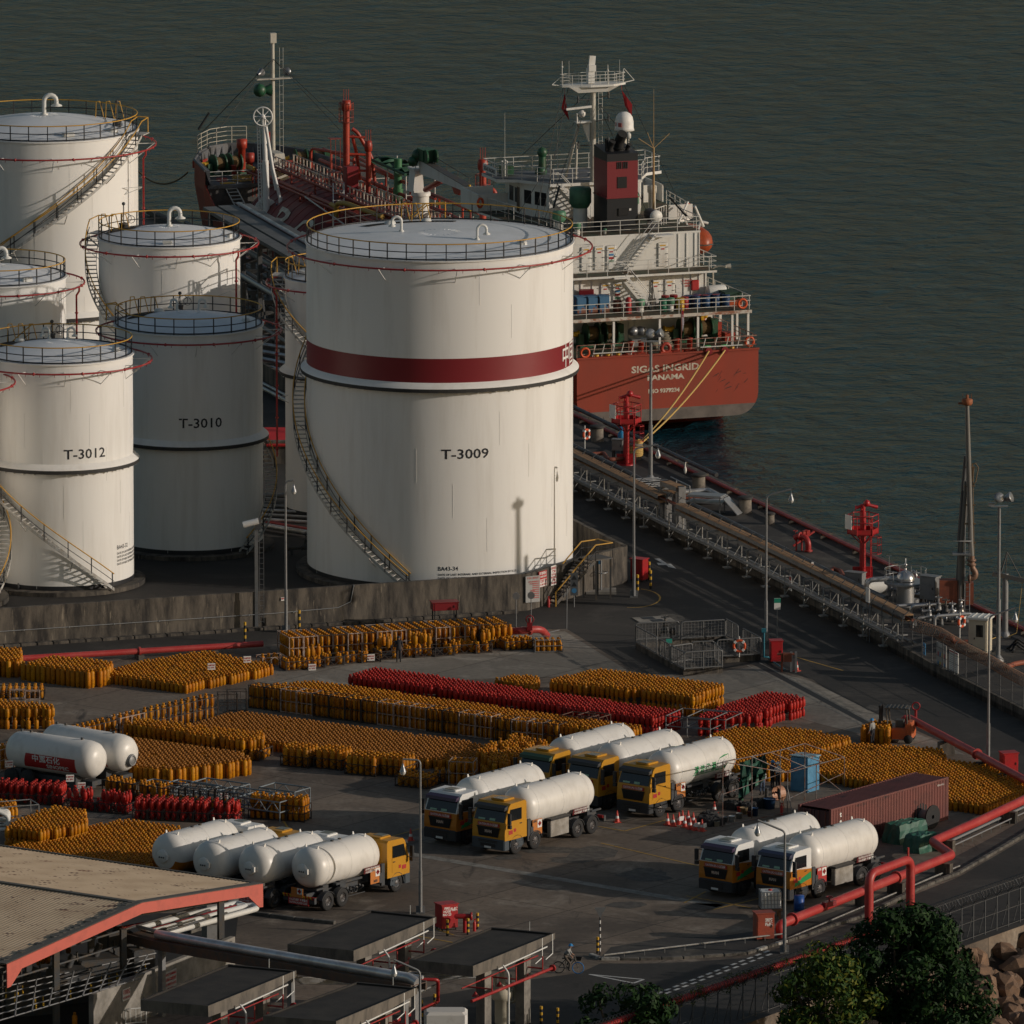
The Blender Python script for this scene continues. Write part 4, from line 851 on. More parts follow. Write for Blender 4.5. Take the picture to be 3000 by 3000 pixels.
t=thing('camera_mast','grey mast with ladder and white camera at the concrete wall','camera mast',G(752,1842));b=G(752,1842);h=zat(748,1530,b);mb=MB();mb.box((0,0,h/2),(.22,.22,h));mb.box((0,0,.04),(.7,.5,.08));obj('pole',mb,GREYST,t);mb=MB();[mb.tube((x,-.1,.4),(x,-.1,h-.8),.02,4)for x in(.2,.48)];[mb.tube((.2,-.1,.5+.35*k),(.48,-.1,.5+.35*k),.015,4)for k in range(int((h-1.2)/.35))];obj('ladder',mb,GREYST,t)
mb=MB();mb.tube((-.85,-.1,h-.15),(.15,-.1,h+.1),.21,12);obj('camera_housing',mb,WHITE2,t);mb=MB();mb.box((.1,0,h-.1),(.4,.35,.7));obj('junction_box',mb,DKST,t)
# banded bollards, red hose cabinets
def banded_post(p,h,label,group='black and yellow banded posts'):
 mb=MB()
 for k in range(6):mb.tube((0,0,h*k/6),(0,0,h*(k+1)/6),.085,10,cap=k==5,mi=k%2)
 o=solo('banded_post',mb,[BLACK,YB_Y],label,'bollard',group,at=(0,0,0));o.location=p;return o
cabinet(G(1873,1702),(.95,.75,1.35),FRED,'red hose cabinet behind the lamp at the wall corner',-.55,.15,text=None)
for x,y in((1868,1738),(1906,1725),(1902,1700)):banded_post(G(x,y),1.25,'black and yellow post guarding the red cabinet at the wall corner')
for x,y,l in((718,1880,'black and yellow post at the foot of the long wall near the camera mast'),(877,1845,'black and yellow post behind the left end of the caged yellow stack')):banded_post(G(x,y),1.3,l)
t=thing('wash_station','pipe stand with ring and green plate on a concrete pad below the wall','eye wash',G(1761,1735));mb=MB();mb.box((0,0,.08),(2.0,1.6,.16));obj('pad',mb,CONCL,t);mb=MB();mb.tube((0,0,.1),(0,0,2.3),.06,8);mb.torus((0,0,1.35),.42,.03,18,5);obj('stand',mb,GALV,t);mb=MB();mb.box((-.12,-.02,2.35),(.26,.03,.3));mb.box((-.12,-.02,2.02),(.26,.03,.26),mi=1);obj('plate',mb,[mat('sign_teal',(.05,.38,.30),.5),IBLUE],t)
t=thing('warning_post','post with two triangle signs and a blue disc beside the wall stair','sign',G(1682,1779));mb=MB();mb.tube((0,0,0),(0,0,1.0),.04,6);obj('post',mb,GREYST,t);mb=MB();mb.box((0,-.03,1.55),(.5,.03,1.5));obj('plate',mb,mat('sign_dark_grey',(.10,.105,.11),.5),t);mb=MB();[mb.add([(-.18,-.05,z),(.18,-.05,z),(0,-.05,z+.32)],[(0,1,2)])for z in(1.85,1.4)];obj('triangle',mb,BLACK,t);mb=MB();mb.lathe([(.17,-.05),(.001,-.05)],16,(0,0,1.12),axis='y');obj('disc',mb,IBLUE,t)
for x,y,l in((1512,1850,'grey disc sign seen from behind, left of the pair before the wall'),(1556,1848,'grey disc sign seen from behind, right of the pair before the wall')):
 t=thing('disc_sign',l,'sign',G(x,y),group='disc signs seen from behind');mb=MB();mb.tube((0,0,0),(0,0,2.6),.035,6);obj('post',mb,GREYST,t);mb=MB();mb.lathe([(.001,0),(.24,0),(.24,.02),(.001,.02)],20,(0,-.04,2.35),axis='y',smooth=False);obj('disc',mb,GREYST,t)
mb=MB();mb.tube(G(1660,1843),G(1671,1790)*0+up(G(1661,1843),2.7),.035,6);solo('thin_post',mb,GREYST,'thin grey post standing at the kerb by the wall stair','post')
# railed pit
pt=lambda x,y,z=.45:G(1840+x/3.578,1780+y/3.578,z)
pit=thing('railed_pit','concrete pit surrounded by grey mesh railings in the yard','pit',G(2050,1910))
PO=[pt(80,375,.35),pt(580,655,.35),pt(990,630,.35),pt(930,530,.35),pt(1390,500,.35),pt(1020,290,.35)]
mb=MB();wallp=PO+[PO[0]]
for a,b in zip(wallp[:-1],wallp[1:]):a,b=Vector((a.x,a.y,0)),Vector((b.x,b.y,0));wall_mb(a,b,.38,.25,mb=mb);
mb.add([(p.x,p.y,.06)for p in PO],[tuple(range(6))]);obj('kerb_wall',mb,CONC,pit,True)
MESHG=mat('mesh_panel',(.13,.133,.135),.6,metal=.3)
def panel(a,b,h=1.15):
 d=b-a;n=max(2,int(d.length/.22));mb=MB();mb.path([a,up(a,h),up(b,h),b],.05,6,bend=.18);mb.tube(up(a,.1),up(b,.1),.05,5);m=(a+b)/2;mb.tube(m,up(m,h),.045,5)
 for i in range(1,n):p=a+d*i/n;mb.tube(up(p,.1),up(p,h),.009,3)
 for k in range(1,6):mb.tube(up(a,h*k/6),up(b,h*k/6),.009,3)
 obj('rail_panel',mb,MESHG,pit,True)
for(a,b)in(((80,375),(300,495)),((335,515),(440,575)),((450,585),(590,655)),((590,655),(985,630)),((985,630),(900,545)),((670,545),(900,535)),((935,525),(1390,500)),((1390,500),(1200,400)),((1150,370),(1025,300)),((1015,310),(560,335)),((530,325),(80,350)),((455,590),(670,560))):panel(pt(*a),pt(*b))
lr=life_ring(pt(1165,520),'orange life ring hung on the railing of the concrete pit',.75,0,.36,True)
mb=MB();mb.box(pt(430,350,1.5),(.38,.03,.28));solo('pit_sign',mb,mat('sign_teal',(.05,.38,.30),.5),'small green plate on the pit railing','sign')
steel_valve(pt(390,320),1.2,.2,label='dark valve standing inside the railed pit',reach=1.0)
cabinet(G(2273,1940),(.78,.7,1.3),FRED,'red cabinet beside the railed pit',.12,.12)
t=thing('hydrant_cluster','grey and orange hydrant box with posts beside the red pit cabinet','hydrant',G(2318,1968));mb=MB();mb.box((-.25,0,.95),(.55,.4,.55));mb.tube((-.6,0,0),(-.6,0,1.2),.07,8);mb.tube((-.9,0,1.15),(.2,0,1.15),.08,8);obj('hydrant_box',mb,[RUSTRED],t);mb=MB();[mb.box((x,y,.65),(.14,.14,1.3))for x,y in((.0,0),(.3,.1),(.3,-.3))];obj('post',mb,GREYST,t)
mb=MB();mb.tube(G(2238,1925),up(G(2238,1925),1.7),.07,6);mb.box(up(G(2238,1925),1.75),(.3,.2,.25));mb.path([G(2238,1925,1.6),G(2252,1925,1.6),G(2252,1930,.1),G(2300,1962,.1)],.05,5,bend=.2);solo('pump_pipe',mb,mat('pipe_teal',(.02,.16,.22),.5),'teal topped pipe between the lamp post and the red cabinet','pipe')
mb=MB();mb.box(pt(270,125,.03),(2.4,1.9,.05),.3);mb.box(pt(210,110,.06),(.8,.7,.03),.3,1);mb.box(pt(305,133,.06),(.8,.7,.03),.3,1);solo('pit_cover',mb,[CONCL,BLACK],'pale slab with two dark hatches in the road','hatch')
# ============================================================ gas tanker at the quay (x starboard, y forward, z above the water)
SHR=radians(19.5);SO=Vector((4.8,813.,-4.0))
ship=thing('gas_tanker','red gas tanker ship moored along the quay, stern lettered SIGAS INGRID','ship',SO,SHR)
HRED=mat('hull_red',(.30,.040,.018),.5,col2=(.22,.04,.022),scale=.35,lo=.4,hi=.75,stretch=(1,1,.35),extra=[((.12,.035,.025),1.2,.66,.8,(1,1,.3))])
HGREY=mat('boot_grey',(.155,.13,.115),.7,col2=(.10,.085,.075),scale=.8);HBLK=mat('hull_black',(.012,.012,.013),.5)
SWHITE=mat('ship_white',(.70,.69,.65),.5,col2=(.44,.37,.29),scale=.8,lo=.52,hi=.85,stretch=(1,1,.3),extra=[((.22,.09,.04),2.2,.72,.82,(1.4,1.4,.4))])
DGREEN=mat('deck_green',(.045,.06,.035),.75,col2=(.10,.055,.03),scale=.9);DGREY=mat('deck_grey',(.13,.14,.155),.7,col2=(.09,.085,.08),scale=.8)
MINT=mat('mint_green',(.10,.26,.15),.5,col2=(.07,.18,.11),scale=2);GREENM=mat('winch_green',(.02,.095,.045),.45,col2=(.03,.06,.03),scale=2)
TRED=mat('cargo_red',(.20,.028,.020),.55,col2=(.13,.022,.018),scale=.5,extra=[((.08,.03,.025),1.5,.62,.8,(1,.3,1))]);VRED=mat('vent_red',(.40,.045,.02),.45,col2=(.28,.03,.02),scale=1.5)
RAILW=mat('rail_white',(.55,.54,.50),.5);MASTC=mat('mast_cream',(.52,.49,.42),.5,col2=(.30,.25,.19),scale=2,lo=.5,hi=.8)
FUNR=mat('funnel_red',(.20,.022,.028),.45);FUNB=mat('funnel_black',(.012,.014,.018),.45);SOOT=mat('soot_black',(.010,.010,.010),.8);ORNG=mat('lifeboat_orange',(.42,.075,.022),.42,col2=(.30,.06,.02),scale=1.5)
CX=7.05
def srail(pts,h=1.05,bars=3,step=1.7,r=.032,m=RAILW,parent=None,name='deck_rail',yel=False):
 mb=MB();pts=[Vector(p)for p in pts]
 for k in range(bars):mb.path([up(p,h*(k+1)/bars)for p in pts],r if k==bars-1 else r*.7,4,mi=1 if yel and k==bars-1 else 0)
 for p,d in along(pts,step):mb.tube(p,up(p,h),r,4,mi=0)
 mb.tube(pts[-1],up(pts[-1],h),r,4,mi=0)
 return obj(name,mb,[m,YELLOW]if yel else m,parent or ship)
def sect(y,hw,top,bot,rad,fl=0.):
 """half-section outline from keel to deck edge"""
 o=[(0,bot)]
 for k in range(7):a=pi/2*k/6;o.append((hw-fl-rad+rad*sin(a),bot+rad-rad*cos(a)+.12*0))
 o.append((hw,top));return[(CX-x,y,z)for x,z in o[::-1]]+[(CX+x,y,z)for x,z in o[1:]]
S_=[(0,7.1,6.0,1.12,1.7),(3,7.15,6.0,.6,1.9),(8,7.2,6.0,-1.2,2.),(24,7.2,6.0,-3,2),(24.02,7.2,3.9,-3,2),(60,7.2,3.6,-3,2),(88,7.1,3.7,-3,2)]
BOWO=[(-.1,88.,7.3),(.5,92.7,7.5),(2.2,96.6,7.5),(3.9,99,7.5),(5.6,99.9,7.5),(7.2,99.6,7.5),(9.2,97.3,7.5),(10.5,94.4,7.5),(11.9,88.2,7.3),(14.0,87.8,7.2)]
mb=MB();n=17;vs=[]
for q in S_:vs+=sect(*q)
fs=[]
for k in range(len(S_)-1):
 for i in range(n-2+0):fs.append((k*17+i,(k+1)*17+i,(k+1)*17+i+1,k*17+i+1))
nn=len(sect(*S_[0]));fs=[(k*nn+i,(k+1)*nn+i,(k+1)*nn+i+1,k*nn+i+1)for k in range(len(S_)-1)for i in range(nn-1)]
mb.add(vs,fs,0,False)
tr=sect(*S_[0]);zb=1.98;up_,lo_=[],[]
# transom plate split at the paint line
def clip(poly,keep):
 out=[]
 for i,p in enumerate(poly):
  q=poly[(i+1)%len(poly)];a,b=keep(p),keep(q)
  if a>=0:out.append(p)
  if(a>=0)!=(b>=0):t=a/(a-b);out.append(tuple(p[j]+(q[j]-p[j])*t for j in range(3)))
 return out
tr=[(x,y-.002,z)for x,y,z in tr]
u_=clip(tr,lambda p:p[2]-zb);l_=clip(tr,lambda p:zb-p[2]);mb.add(u_,[tuple(range(len(u_)))],0);mb.add(l_,[tuple(range(len(l_)))],1)
m_=len(BOWO);lo2=[(5.8+(x-5.8)*(.8 if y>90 else .97),86+(y-86)*.72,-3)for x,y,z in BOWO];mid=[(x,y,5.6)for x,y,z in BOWO]
mb.add(BOWO+mid+lo2,[(k*m_+i,k*m_+i+1,(k+1)*m_+i+1,(k+1)*m_+i)for k in(0,1)for i in range(m_-1)],0);mb.profx([(88,6.1),(88,3.6),(83.5,3.6)],-.15,-.05,0)
hull=obj('hull',mb,[HRED,HGREY],ship)
mb=MB();mb.box((CX,-.03,6.02),(14.3,.12,.14));obj('sheer_strake',mb,HRED,hull)
mb=MB()
for s,x,z,hh,wd in(('SIGAS INGRID',6.85,4.74,.47,5.3),('PANAMA',6.9,4.12,.36,2.9),('IMO 9379234',6.75,3.17,.27,2.45)):mb.merge(place(text_mb(s,hh,width=wd,bold=.02),(x,-.008,z)))
obj('lettering',mb,mat('letter_cream',(.60,.56,.46),.6,col2=(.42,.33,.25),scale=2),hull)
mb=place(text_mb('SINGAPORE',.40,width=3.1,bold=.01),(6.95,-.006,3.62));obj('lettering',mb,mat('old_letter_red',(.26,.035,.018),.6),hull)
mb=MB();rr=random.Random(3)
for k in range(15):
 x,z=12.0+rr.uniform(-1.3,1.2),3.7+rr.uniform(-.7,.7);a=rr.uniform(.0,1.1);L_=rr.uniform(.25,.8);t_=rr.uniform(.02,.05);dx,dz=cos(a)*L_/2,sin(a)*L_/2
 mb.add([(x-dx,-.009-k*.0003,z-dz),(x+dx,-.009-k*.0003,z+dz-t_),(x+dx,-.009-k*.0003,z+dz+t_*.3),(x,-.009-k*.0003,z+t_)],[(0,1,2,3)])
obj('scrape_mark',mb,mat('scrape_black',(.05,.022,.018),.7),hull)
# decks
mb=MB();mb.prism([(.0,.05),(14.1,.05),(14.1,24),(.0,24)],5.7,5.98);obj('poop_deck',mb,DGREEN,ship)
mb=MB();mb.prism([(.0,24.05),(14.1,24.05),(14.1,88),(.0,88)],3.2,3.65);obj('main_deck',mb,TRED,ship)
mb=MB();mb.prism([(x+(5.8-x)*.03,y-.15)for x,y,z in BOWO][::-1],5.8,6.1);obj('forecastle_deck',mb,DGREY,ship)
mb=MB();mb.box((CX,88.0,4.9),(14.0,.1,2.3));obj('forecastle_bulkhead',mb,mat('bulkhead_dark',(.09,.085,.08),.7,col2=(.05,.045,.04),scale=1),ship)
# accommodation
def house(name,x0,x1,y0,y1,z0,z1,m=SWHITE,ribs=(),parent=None):
 mb=MB();mb.box(((x0+x1)/2,(y0+y1)/2,(z0+z1)/2),(x1-x0,y1-y0,z1-z0))
 for x in ribs:mb.box((x,y0-.03,(z0+z1)/2),(.07,.08,z1-z0-.06))
 return obj(name,mb,m,parent or ship)
h0=house('poop_house',1.2,13.0,6.6,24,5.98,8.42,ribs=(2.2,4.6,6.4,6.9,10.4,11.5))
a_d=MB();a_d.prism([(-.1,1.9),(14.35,1.9),(14.35,24),(-.1,24)],8.36,8.60,0,1);obj('boat_deck',a_d,[mat('fascia_rusty',(.52,.48,.42),.6,col2=(.26,.10,.05),scale=1.4,lo=.45,hi=.6,stretch=(1,1,1.5)),DGREEN],ship)
h1=house('boat_deck_house',1.9,12.3,6.0,24,8.60,11.02,ribs=(2.4,3.3,10.5,11.1,11.7,12.2))
mb=MB();mb.prism([(.9,5.0),(12.75,5.0),(12.75,24),(.9,24)],11.0,11.16,0,1);obj('bridge_deck',mb,[SWHITE,DGREEN],ship)
h2=house('upper_house',2.0,12.2,7.2,23,11.16,13.72,ribs=(10.5,11.15,11.8,12.15))
mb=MB();mb.prism([(1.4,7.18),(12.25,7.18),(12.25,12),(13.6,13),(14.4,21),(14.4,25),(-.3,25),(-.3,21),(.5,13),(1.4,12)],13.70,13.85,0,1);obj('navigation_deck',mb,[SWHITE,DGREEN],ship)
def wdoor(par,x,y,z,wd=.75,ht=1.75,extra=0):
 mb=MB();mb.bbox((x,y-.05,z+ht/2+.18),(wd,.12,ht),.05);d_=obj('weather_door',mb,SWHITE,par)
 mb=MB();mb.box((x,y-.125,z+ht-.02),(wd*.6,.02,.09));obj('door_label',mb,YB_Y,d_);mb=MB();mb.box((x,y-.125,z+ht-.28),(wd*.35,.02,.09));obj('door_label',mb,REDS,d_)
 mb=MB();[mb.box((x-s*wd*.42,y-.14,z+q),(.16,.05,.05))for s in(-1,1)for q in(.5,1.1,1.6)];obj('handle',mb,GREYST,d_)
 if extra:
  for k in range(3):mb=MB();mb.box((x,y-.125,z+1.25-.25*k),(wd*.5,.02,.15));obj('door_label',mb,[IBLUE,REDS,MINT][k],d_)
wdoor(h2,9.25,7.2,11.16);wdoor(h2,4.25,7.2,11.16);wdoor(h2,5.2,7.2,11.16,extra=1);wdoor(h2,3.2,7.2,11.16)
wdoor(h1,8.25,6,8.6);wdoor(h1,9.35,6,8.6);wdoor(h1,4.3,6,8.6);wdoor(h1,5.25,6,8.6,extra=1)
mb=MB();mb.bbox((11.35,5.9,10.0),(.62,.2,.75),.08);obj('hose_box',mb,REDS,h1);mb=MB();mb.bbox((12.0,6.45,7.5),(.7,.3,.75),.08);obj('hose_box',mb,REDS,h0)
mb=MB();[mb.box((10.1,5.97,9.95-.33*k),(.42,.02,.28))for k in range(2)];obj('notice',mb,WSIGN,h1);mb=place(text_mb('LIFEBOAT',.12,bold=.01),(10.75,5.93,10.3));mb.merge(place(text_mb('EMBARK',.12,bold=.01),(10.75,5.93,10.1)));mb.merge(place(text_mb('AREA',.12,bold=.01),(10.75,5.93,9.9)));obj('lettering',mb,MARK,h1)
def ladder_stair(x0,z0,x1,z1,y,wd,n,par):
 mb=MB();st=MB()
 for i in range(n):u=(i+.5)/n;mb.box((x0+(x1-x0)*u,y,z0+(z1-z0)*u),(.30,wd,.05))
 for s in(-wd/2,wd/2):mb.hexa([(x0,y+s,z0-.15),(x1,y+s,z1-.15),(x1,y+s+.05,z1-.15),(x0,y+s+.05,z0-.15),(x0,y+s,z0+.15),(x1,y+s,z1+.15),(x1,y+s+.05,z1+.15),(x0,y+s+.05,z0+.15)])
 for s in(-wd/2,wd/2):mb.path([(x0,y+s,z0),(x0,y+s,z0+.9),(x1,y+s,z1+.9),(x1+(.5 if x1>x0 else-.5),y+s,z1+.9)],.03,5)
 return obj('deck_stair',mb,SWHITE,par)
ladder_stair(6.2,11.2,8.4,13.8,6.65,.75,11,ship);ladder_stair(7.6,8.65,5.6,11.1,5.35,.75,10,ship)
for c,w_ in(((9.1,6.7,13.72),1.5),((5.2,5.2,11.0),1.2)):mb=MB();mb.box(c,(w_,.95,.12));obj('stair_landing',mb,SWHITE,ship)
srail([(-.0,.15,5.98),(1.1,.15,5.98),(9.3,.15,5.98),(14.05,.15,5.98),(14.1,7,5.98),(14.1,22,5.98)],1.0,3,1.35,m=mat('rail_rusty',(.36,.26,.20),.6,col2=(.20,.05,.03),scale=3))
srail([(-.05,2.0,8.6),(14.25,2.0,8.6),(14.25,12,8.6)],1.05,3,1.45);srail([(.95,5.05,11.16),(12.7,5.05,11.16),(12.7,12,11.16)],1.05,3,1.6)
srail([(1.45,7.25,13.85),(6.9,7.25,13.85),(12.2,7.25,13.85),(12.2,11.9,13.85)],1.05,3,1.5,yel=False);srail([(13.6,13,13.85),(14.3,20,13.85)],1.05,3,1.5)
for x,y in((.1,2.2),(3.6,2.2),(7.2,2.2),(10.2,2.2),(12.9,2.2),(14.15,2.2),(14.15,4.5),(14.15,8),(14.15,12)):mb=MB();mb.box((x,y,7.2),(.16,.16,2.4));obj('deck_pillar',mb,SWHITE,ship)
# funnel
mb=MB();mb.box((6.66,10.15,15.1),(2.42,2.9,2.5),mi=1);mb.box((6.66,10.15,17.72),(2.42,2.9,2.74),mi=0);mb.hexa([(5.45,8.7,19.09),(7.87,8.7,19.09),(7.87,11.6,19.09),(5.45,11.6,19.09),(5.45,8.7,19.66),(7.87,8.7,19.66),(7.87,11.6,20.0),(5.45,11.6,20.0)],1)
mb.box((6.66,10.13,16.36),(2.56,3.0,.07),mi=0);fn=obj('funnel',mb,[FUNR,FUNB],ship)
mb=MB();mb.box((6.62,8.68,17.5),(.74,.04,.84));[mb.box((6.25+.14*k+(.06 if k>2 else 0),8.68,18.78),(.08,.04,.5))for k in range(6)];mb.box((6.7,8.66,15.3),(.75,.08,.55));obj('louvre',mb,SOOT,fn);mb=MB();mb.box((7.25,8.67,15.45),(.16,.03,.16));obj('notice',mb,WSIGN,fn)
for x,y,r,h,k in((6.0,9.6,.24,.75,1),(6.75,9.7,.38,1.05,1),(7.35,9.6,.16,.55,1)):
 mb=MB();mb.path([(x,y,19.4),(x,y,19.4+h),(x+.1,y-.45*r*3,19.4+h+.8*r*2)],r,12,bend=r*1.5);mb.lathe([(r,-.05),(r*1.22,-.05),(r*1.22,.05),(r,.05)],12,(x,y,19.4+h*.5));obj('exhaust_pipe',mb,SOOT,fn)
mb=MB();mb.tube((5.75,9.6,19.5),(5.7,9.6,20.7),.12,8);obj('exhaust_pipe',mb,SOOT,fn)
# wheelhouse, bridge wings
mb=MB();mb.hexa([(3.5,16,13.85),(10.7,16,13.85),(11.9,19,13.85),(2.3,19,13.85),(3.5,16,16.3),(10.7,16,16.3),(11.9,19,16.3),(2.3,19,16.3)]);mb.box((CX,20.6,15.08),(9.6,3.2,2.45));wh=obj('wheelhouse',mb,SWHITE,ship)
mb=MB();mb.prism([(3.45,15.6),(10.75,15.6),(10.9,16.3),(12.2,18.6),(13.6,19.2),(13.6,22.6),(.5,22.6),(.5,19.2),(1.9,18.6),(3.3,16.3)],16.3,16.52,0,1);mk=obj('monkey_island',mb,[SWHITE,DGREY],ship)
srail([(3.5,15.7,16.52),(3.4,16.3,16.52),(2,18.7,16.52),(.6,19.3,16.52),(.6,22.5,16.52),(13.5,22.5,16.52),(13.5,19.3,16.52),(12.1,18.7,16.52),(10.7,15.7,16.52),(3.5,15.7,16.52)],1.1,3,1.5,parent=mk)
mb=MB()
def pane(a,b,z0,z1,mb,off):d=(Vector(b)-Vector(a)).normalized();n_=Vector((d.y,-d.x,0))*off;mb.hexa([Vector(a)+n_*0+Vector((0,0,z0)),Vector(b)+Vector((0,0,z0)),Vector(b)+n_+Vector((0,0,z0)),Vector(a)+n_+Vector((0,0,z0)),Vector(a)+Vector((0,0,z1)),Vector(b)+Vector((0,0,z1)),Vector(b)+n_+Vector((0,0,z1)),Vector(a)+n_+Vector((0,0,z1))])
pl=lambda u:(3.5-1.2*u,16+3*u,0)
for u0,u1 in((.10,.27),(.32,.49),(.62,.86)):q=MB();pane(pl(u1),pl(u0),14.75,15.75,q,.03);obj('window',q,GLASS,wh)
for x0,x1,z0 in((2.35,2.6,14.6),(2.26,2.28,14.6)):q=MB();q.box((2.23,19.7 if x0<2.3 else 20.8,15.2),(.06,.6 if x0<2.3 else .8,1.1));obj('window',q,GLASS,wh)
q=MB();q.box((2.235,19.3,14.9),(.05,.55,1.9));obj('door',q,mat('door_brown',(.10,.07,.05),.5),wh)
for s in(-1,1):
 mb=MB();x0,x1=(-.3,2.2)if s<0 else(11.9,14.4)
 mb.box(((x0+x1)/2,24.9,14.5),(x1-x0,.1,1.3));xo=x0 if s<0 else x1;mb.box((xo,23,14.5),(.1,3.9,1.3));mb.box(((x0+x1)/2,21.2,14.5),(x1-x0-.2,.1,1.3)if s<0 else(.5,.1,1.3));obj('bridge_wing',mb,SWHITE,ship)
srail([(.4,21,13.85),(1.3,13,13.85),(1.45,7.3,13.85)],1.05,3,1.5)
mb=MB();mb.box((.55,20.9,17.0),(.05,3.0,.5));nb=obj('name_board',mb,WSIGN,mk);mb=text_mb('SIGAS INGRID',.28,bold=.01);M_=Matrix.Translation((.515,20.9,16.86))@Matrix.Rotation(-pi/2,4,'Z');mb.v=[tuple(M_@Vector(v))for v in mb.v];obj('lettering',mb,LETTER,nb)
ladder_stair(6.5,13.9,4.2,16.4,15.5,.7,10,ship)
# masts, dome, antennas
mb=MB();mb.tube((6.9,15.8,16.5),(6.9,15.8,23.4),.24,14,.21);mb.tube((7.35,15.9,16.5),(7.35,15.9,19.4),.2,8)
mb.tube((4.9,16.6,16.5),(5.95,16.2,21.0),.13,8);mb.tube((6.15,17.5,16.5),(6.15,17.3,19.3),.10,8);rmst=obj('radar_mast',mb,MASTC,ship)
mb=MB();mb.prism([(4.4,15.6),(6.4,14.9),(8.2,14.9),(9.4,15.6),(9.4,16.2),(7.4,16.7),(6.4,16.7),(4.4,16.2)],23.75,23.9);mb.hexa([(5.6,15.4,23.3),(8.0,15.4,23.3),(8.0,16.3,23.3),(5.6,16.3,23.3),(4.9,15.2,23.75),(8.8,15.2,23.75),(8.8,16.4,23.75),(4.9,16.4,23.75)]);mb.tube((4.4,15.9,23.85),(3.7,15.9,23.95),.04,4);mb.tube((9.4,15.9,23.85),(10.2,15.9,24.0),.04,4);mb.tube((10.2,15.9,24.0),(9.4,15.9,24.9),.025,4);mb.tube((3.7,15.9,23.95),(4.4,15.9,24.5),.025,4);obj('mast_platform',mb,SWHITE,rmst)
srail([(4.45,15.6,23.9),(6.4,15.0,23.9),(8.2,15.0,23.9),(9.35,15.6,23.9),(9.35,16.2,23.9),(7.4,16.6,23.9),(6.4,16.6,23.9),(4.45,16.2,23.9),(4.45,15.6,23.9)],.75,3,.7,.022,parent=rmst)
mb=MB();mb.box((6.7,15.8,24.5),(.5,.5,1.1));mb.box((6.72,15.6,25.1),(.55,.4,.45));mb.box((6.78,15.7,25.6),(.48,.18,.8),0,None,.1);obj('radar_scanner',mb,SWHITE,rmst)
mb=MB();mb.box((5.6,15.3,22.2),(2.0,.14,.16),.0,None,-.06);mb.ball((5.85,15.3,21.75),.28,10);mb.box((6.0,15.5,21.1),(1.2,.6,.1));mb.tube((5.45,15.3,21.1),(5.45,15.3,21.8),.07,6);mb.hexa([(6.0,15.7,21.0),(6.6,15.7,21.0),(6.6,15.9,21.0),(6.0,15.9,21.0),(6.5,15.7,19.6),(6.6,15.7,19.6),(6.6,15.9,19.6),(6.5,15.9,19.6)]);obj('radar_scanner',mb,SWHITE,rmst)
for z in(22.75,21.0,19.3):
 mb=MB();mb.tube((5.6,15.6,z),(6.9,15.7,z),.04,5);mb.tube((6.9,15.7,z+.05),(8.0,15.4,z+.25),.04,5);[mb.lathe([(.06,-.22),(.09,-.1),(.05,0),(.09,.1),(.05,.35),(.001,.36)],8,(x,15.45,z+dz))for x,dz in((5.6,0),(8.0,.25))];obj('navigation_light',mb,MASTC if z<1 else DKST,rmst)
mb=MB();[mb.tube((x,15.55,16.5),(x,15.55,23.6),.02,4)for x in(7.25,7.55)];[mb.tube((7.25,15.55,16.8+.4*k),(7.55,15.55,16.8+.4*k),.015,4)for k in range(17)];obj('ladder',mb,RAILW,rmst)
for x,y,z,h,r in((4.45,15.8,23.9,1.8,.05),(5.0,15.8,23.9,1.8,.02),(7.85,15.2,23.6,1.75,.05),(9.0,15.8,23.9,1.7,.02),(9.3,15.8,23.9,1.0,.05)):
 mb=MB();mb.tube((x,y,z),(x,y,z+h),r,5,r*.6);
 if r>.04:mb.ball((x,y,z+h*.75),.1,6)
 obj('aerial',mb,RAILW,rmst)
mb=MB();mb.lathe([(.70,20.55),(.76,20.55),(.70,20.75),(.695,21.2),(.62,21.55),(.45,21.8),(.22,21.92),(.001,21.95)],24,(8.72,14,0));mb.lathe([(.001,20.55),(.70,20.56)],24,(8.72,14,0));dm=obj('radar_dome',mb,WHITE2,ship);mb=MB();mb.tube((8.72,14,13.85),(8.72,14,20.55),.19,10);mb.torus((8.72,14,18.9),.6,.025,14,4);obj('dome_post',mb,MASTC,dm)
mb=MB();mb.box((8.1,13.86,21.05),(.25,.02,.28));mb.box((8.16,13.4,21.05),(.3,.03,.3),-.9);obj('emblem',mb,MARK,dm)
mb=MB();mb.tube((9.95,11,13.85),(9.95,11,19.6),.10,8,.07);mb.tube((9.95,11,19.6),(9.95,11,24.0),.03,5,.012);[mb.tube((9.95,11,19.55),(9.95+dx,11,19.55+dz),.03,5)for dx,dz in((1.25,1.05),(-1.2,.8),(-.5,1.2))];obj('aerial_pole',mb,mat('pole_ochre',(.38,.25,.11),.6),ship)
mb=MB();mb.tube((10.7,18.5,16.5),(10.7,18.5,19.2),.06,6);mb.lathe([(.14,0),(.2,.05),(.2,.3),(.12,.45),(.001,.48)],12,(10.7,18.5,19.2));mb.box((11.0,18.4,16.3),(.9,.9,.2));mb.path([(10.6,18.0,16.5),(10.6,18.0,17.6),(11.3,18.0,17.6),(11.3,18.0,16.5)],.03,4);obj('aerial',mb,RAILW,ship)
for x,y,h in((1.6,20.5,4.9),(4.6,17.2,4.4),(1.2,20.0,1.0),(1.5,19.8,.8)):mb=MB();mb.tube((x,y,16.5),(x,y,17.6),.06,6);mb.tube((x,y,17.6),(x,y,16.5+h),.02,4,.01);mb.ball((x,y,17.7),.11,6);obj('aerial',mb,RAILW,mk)
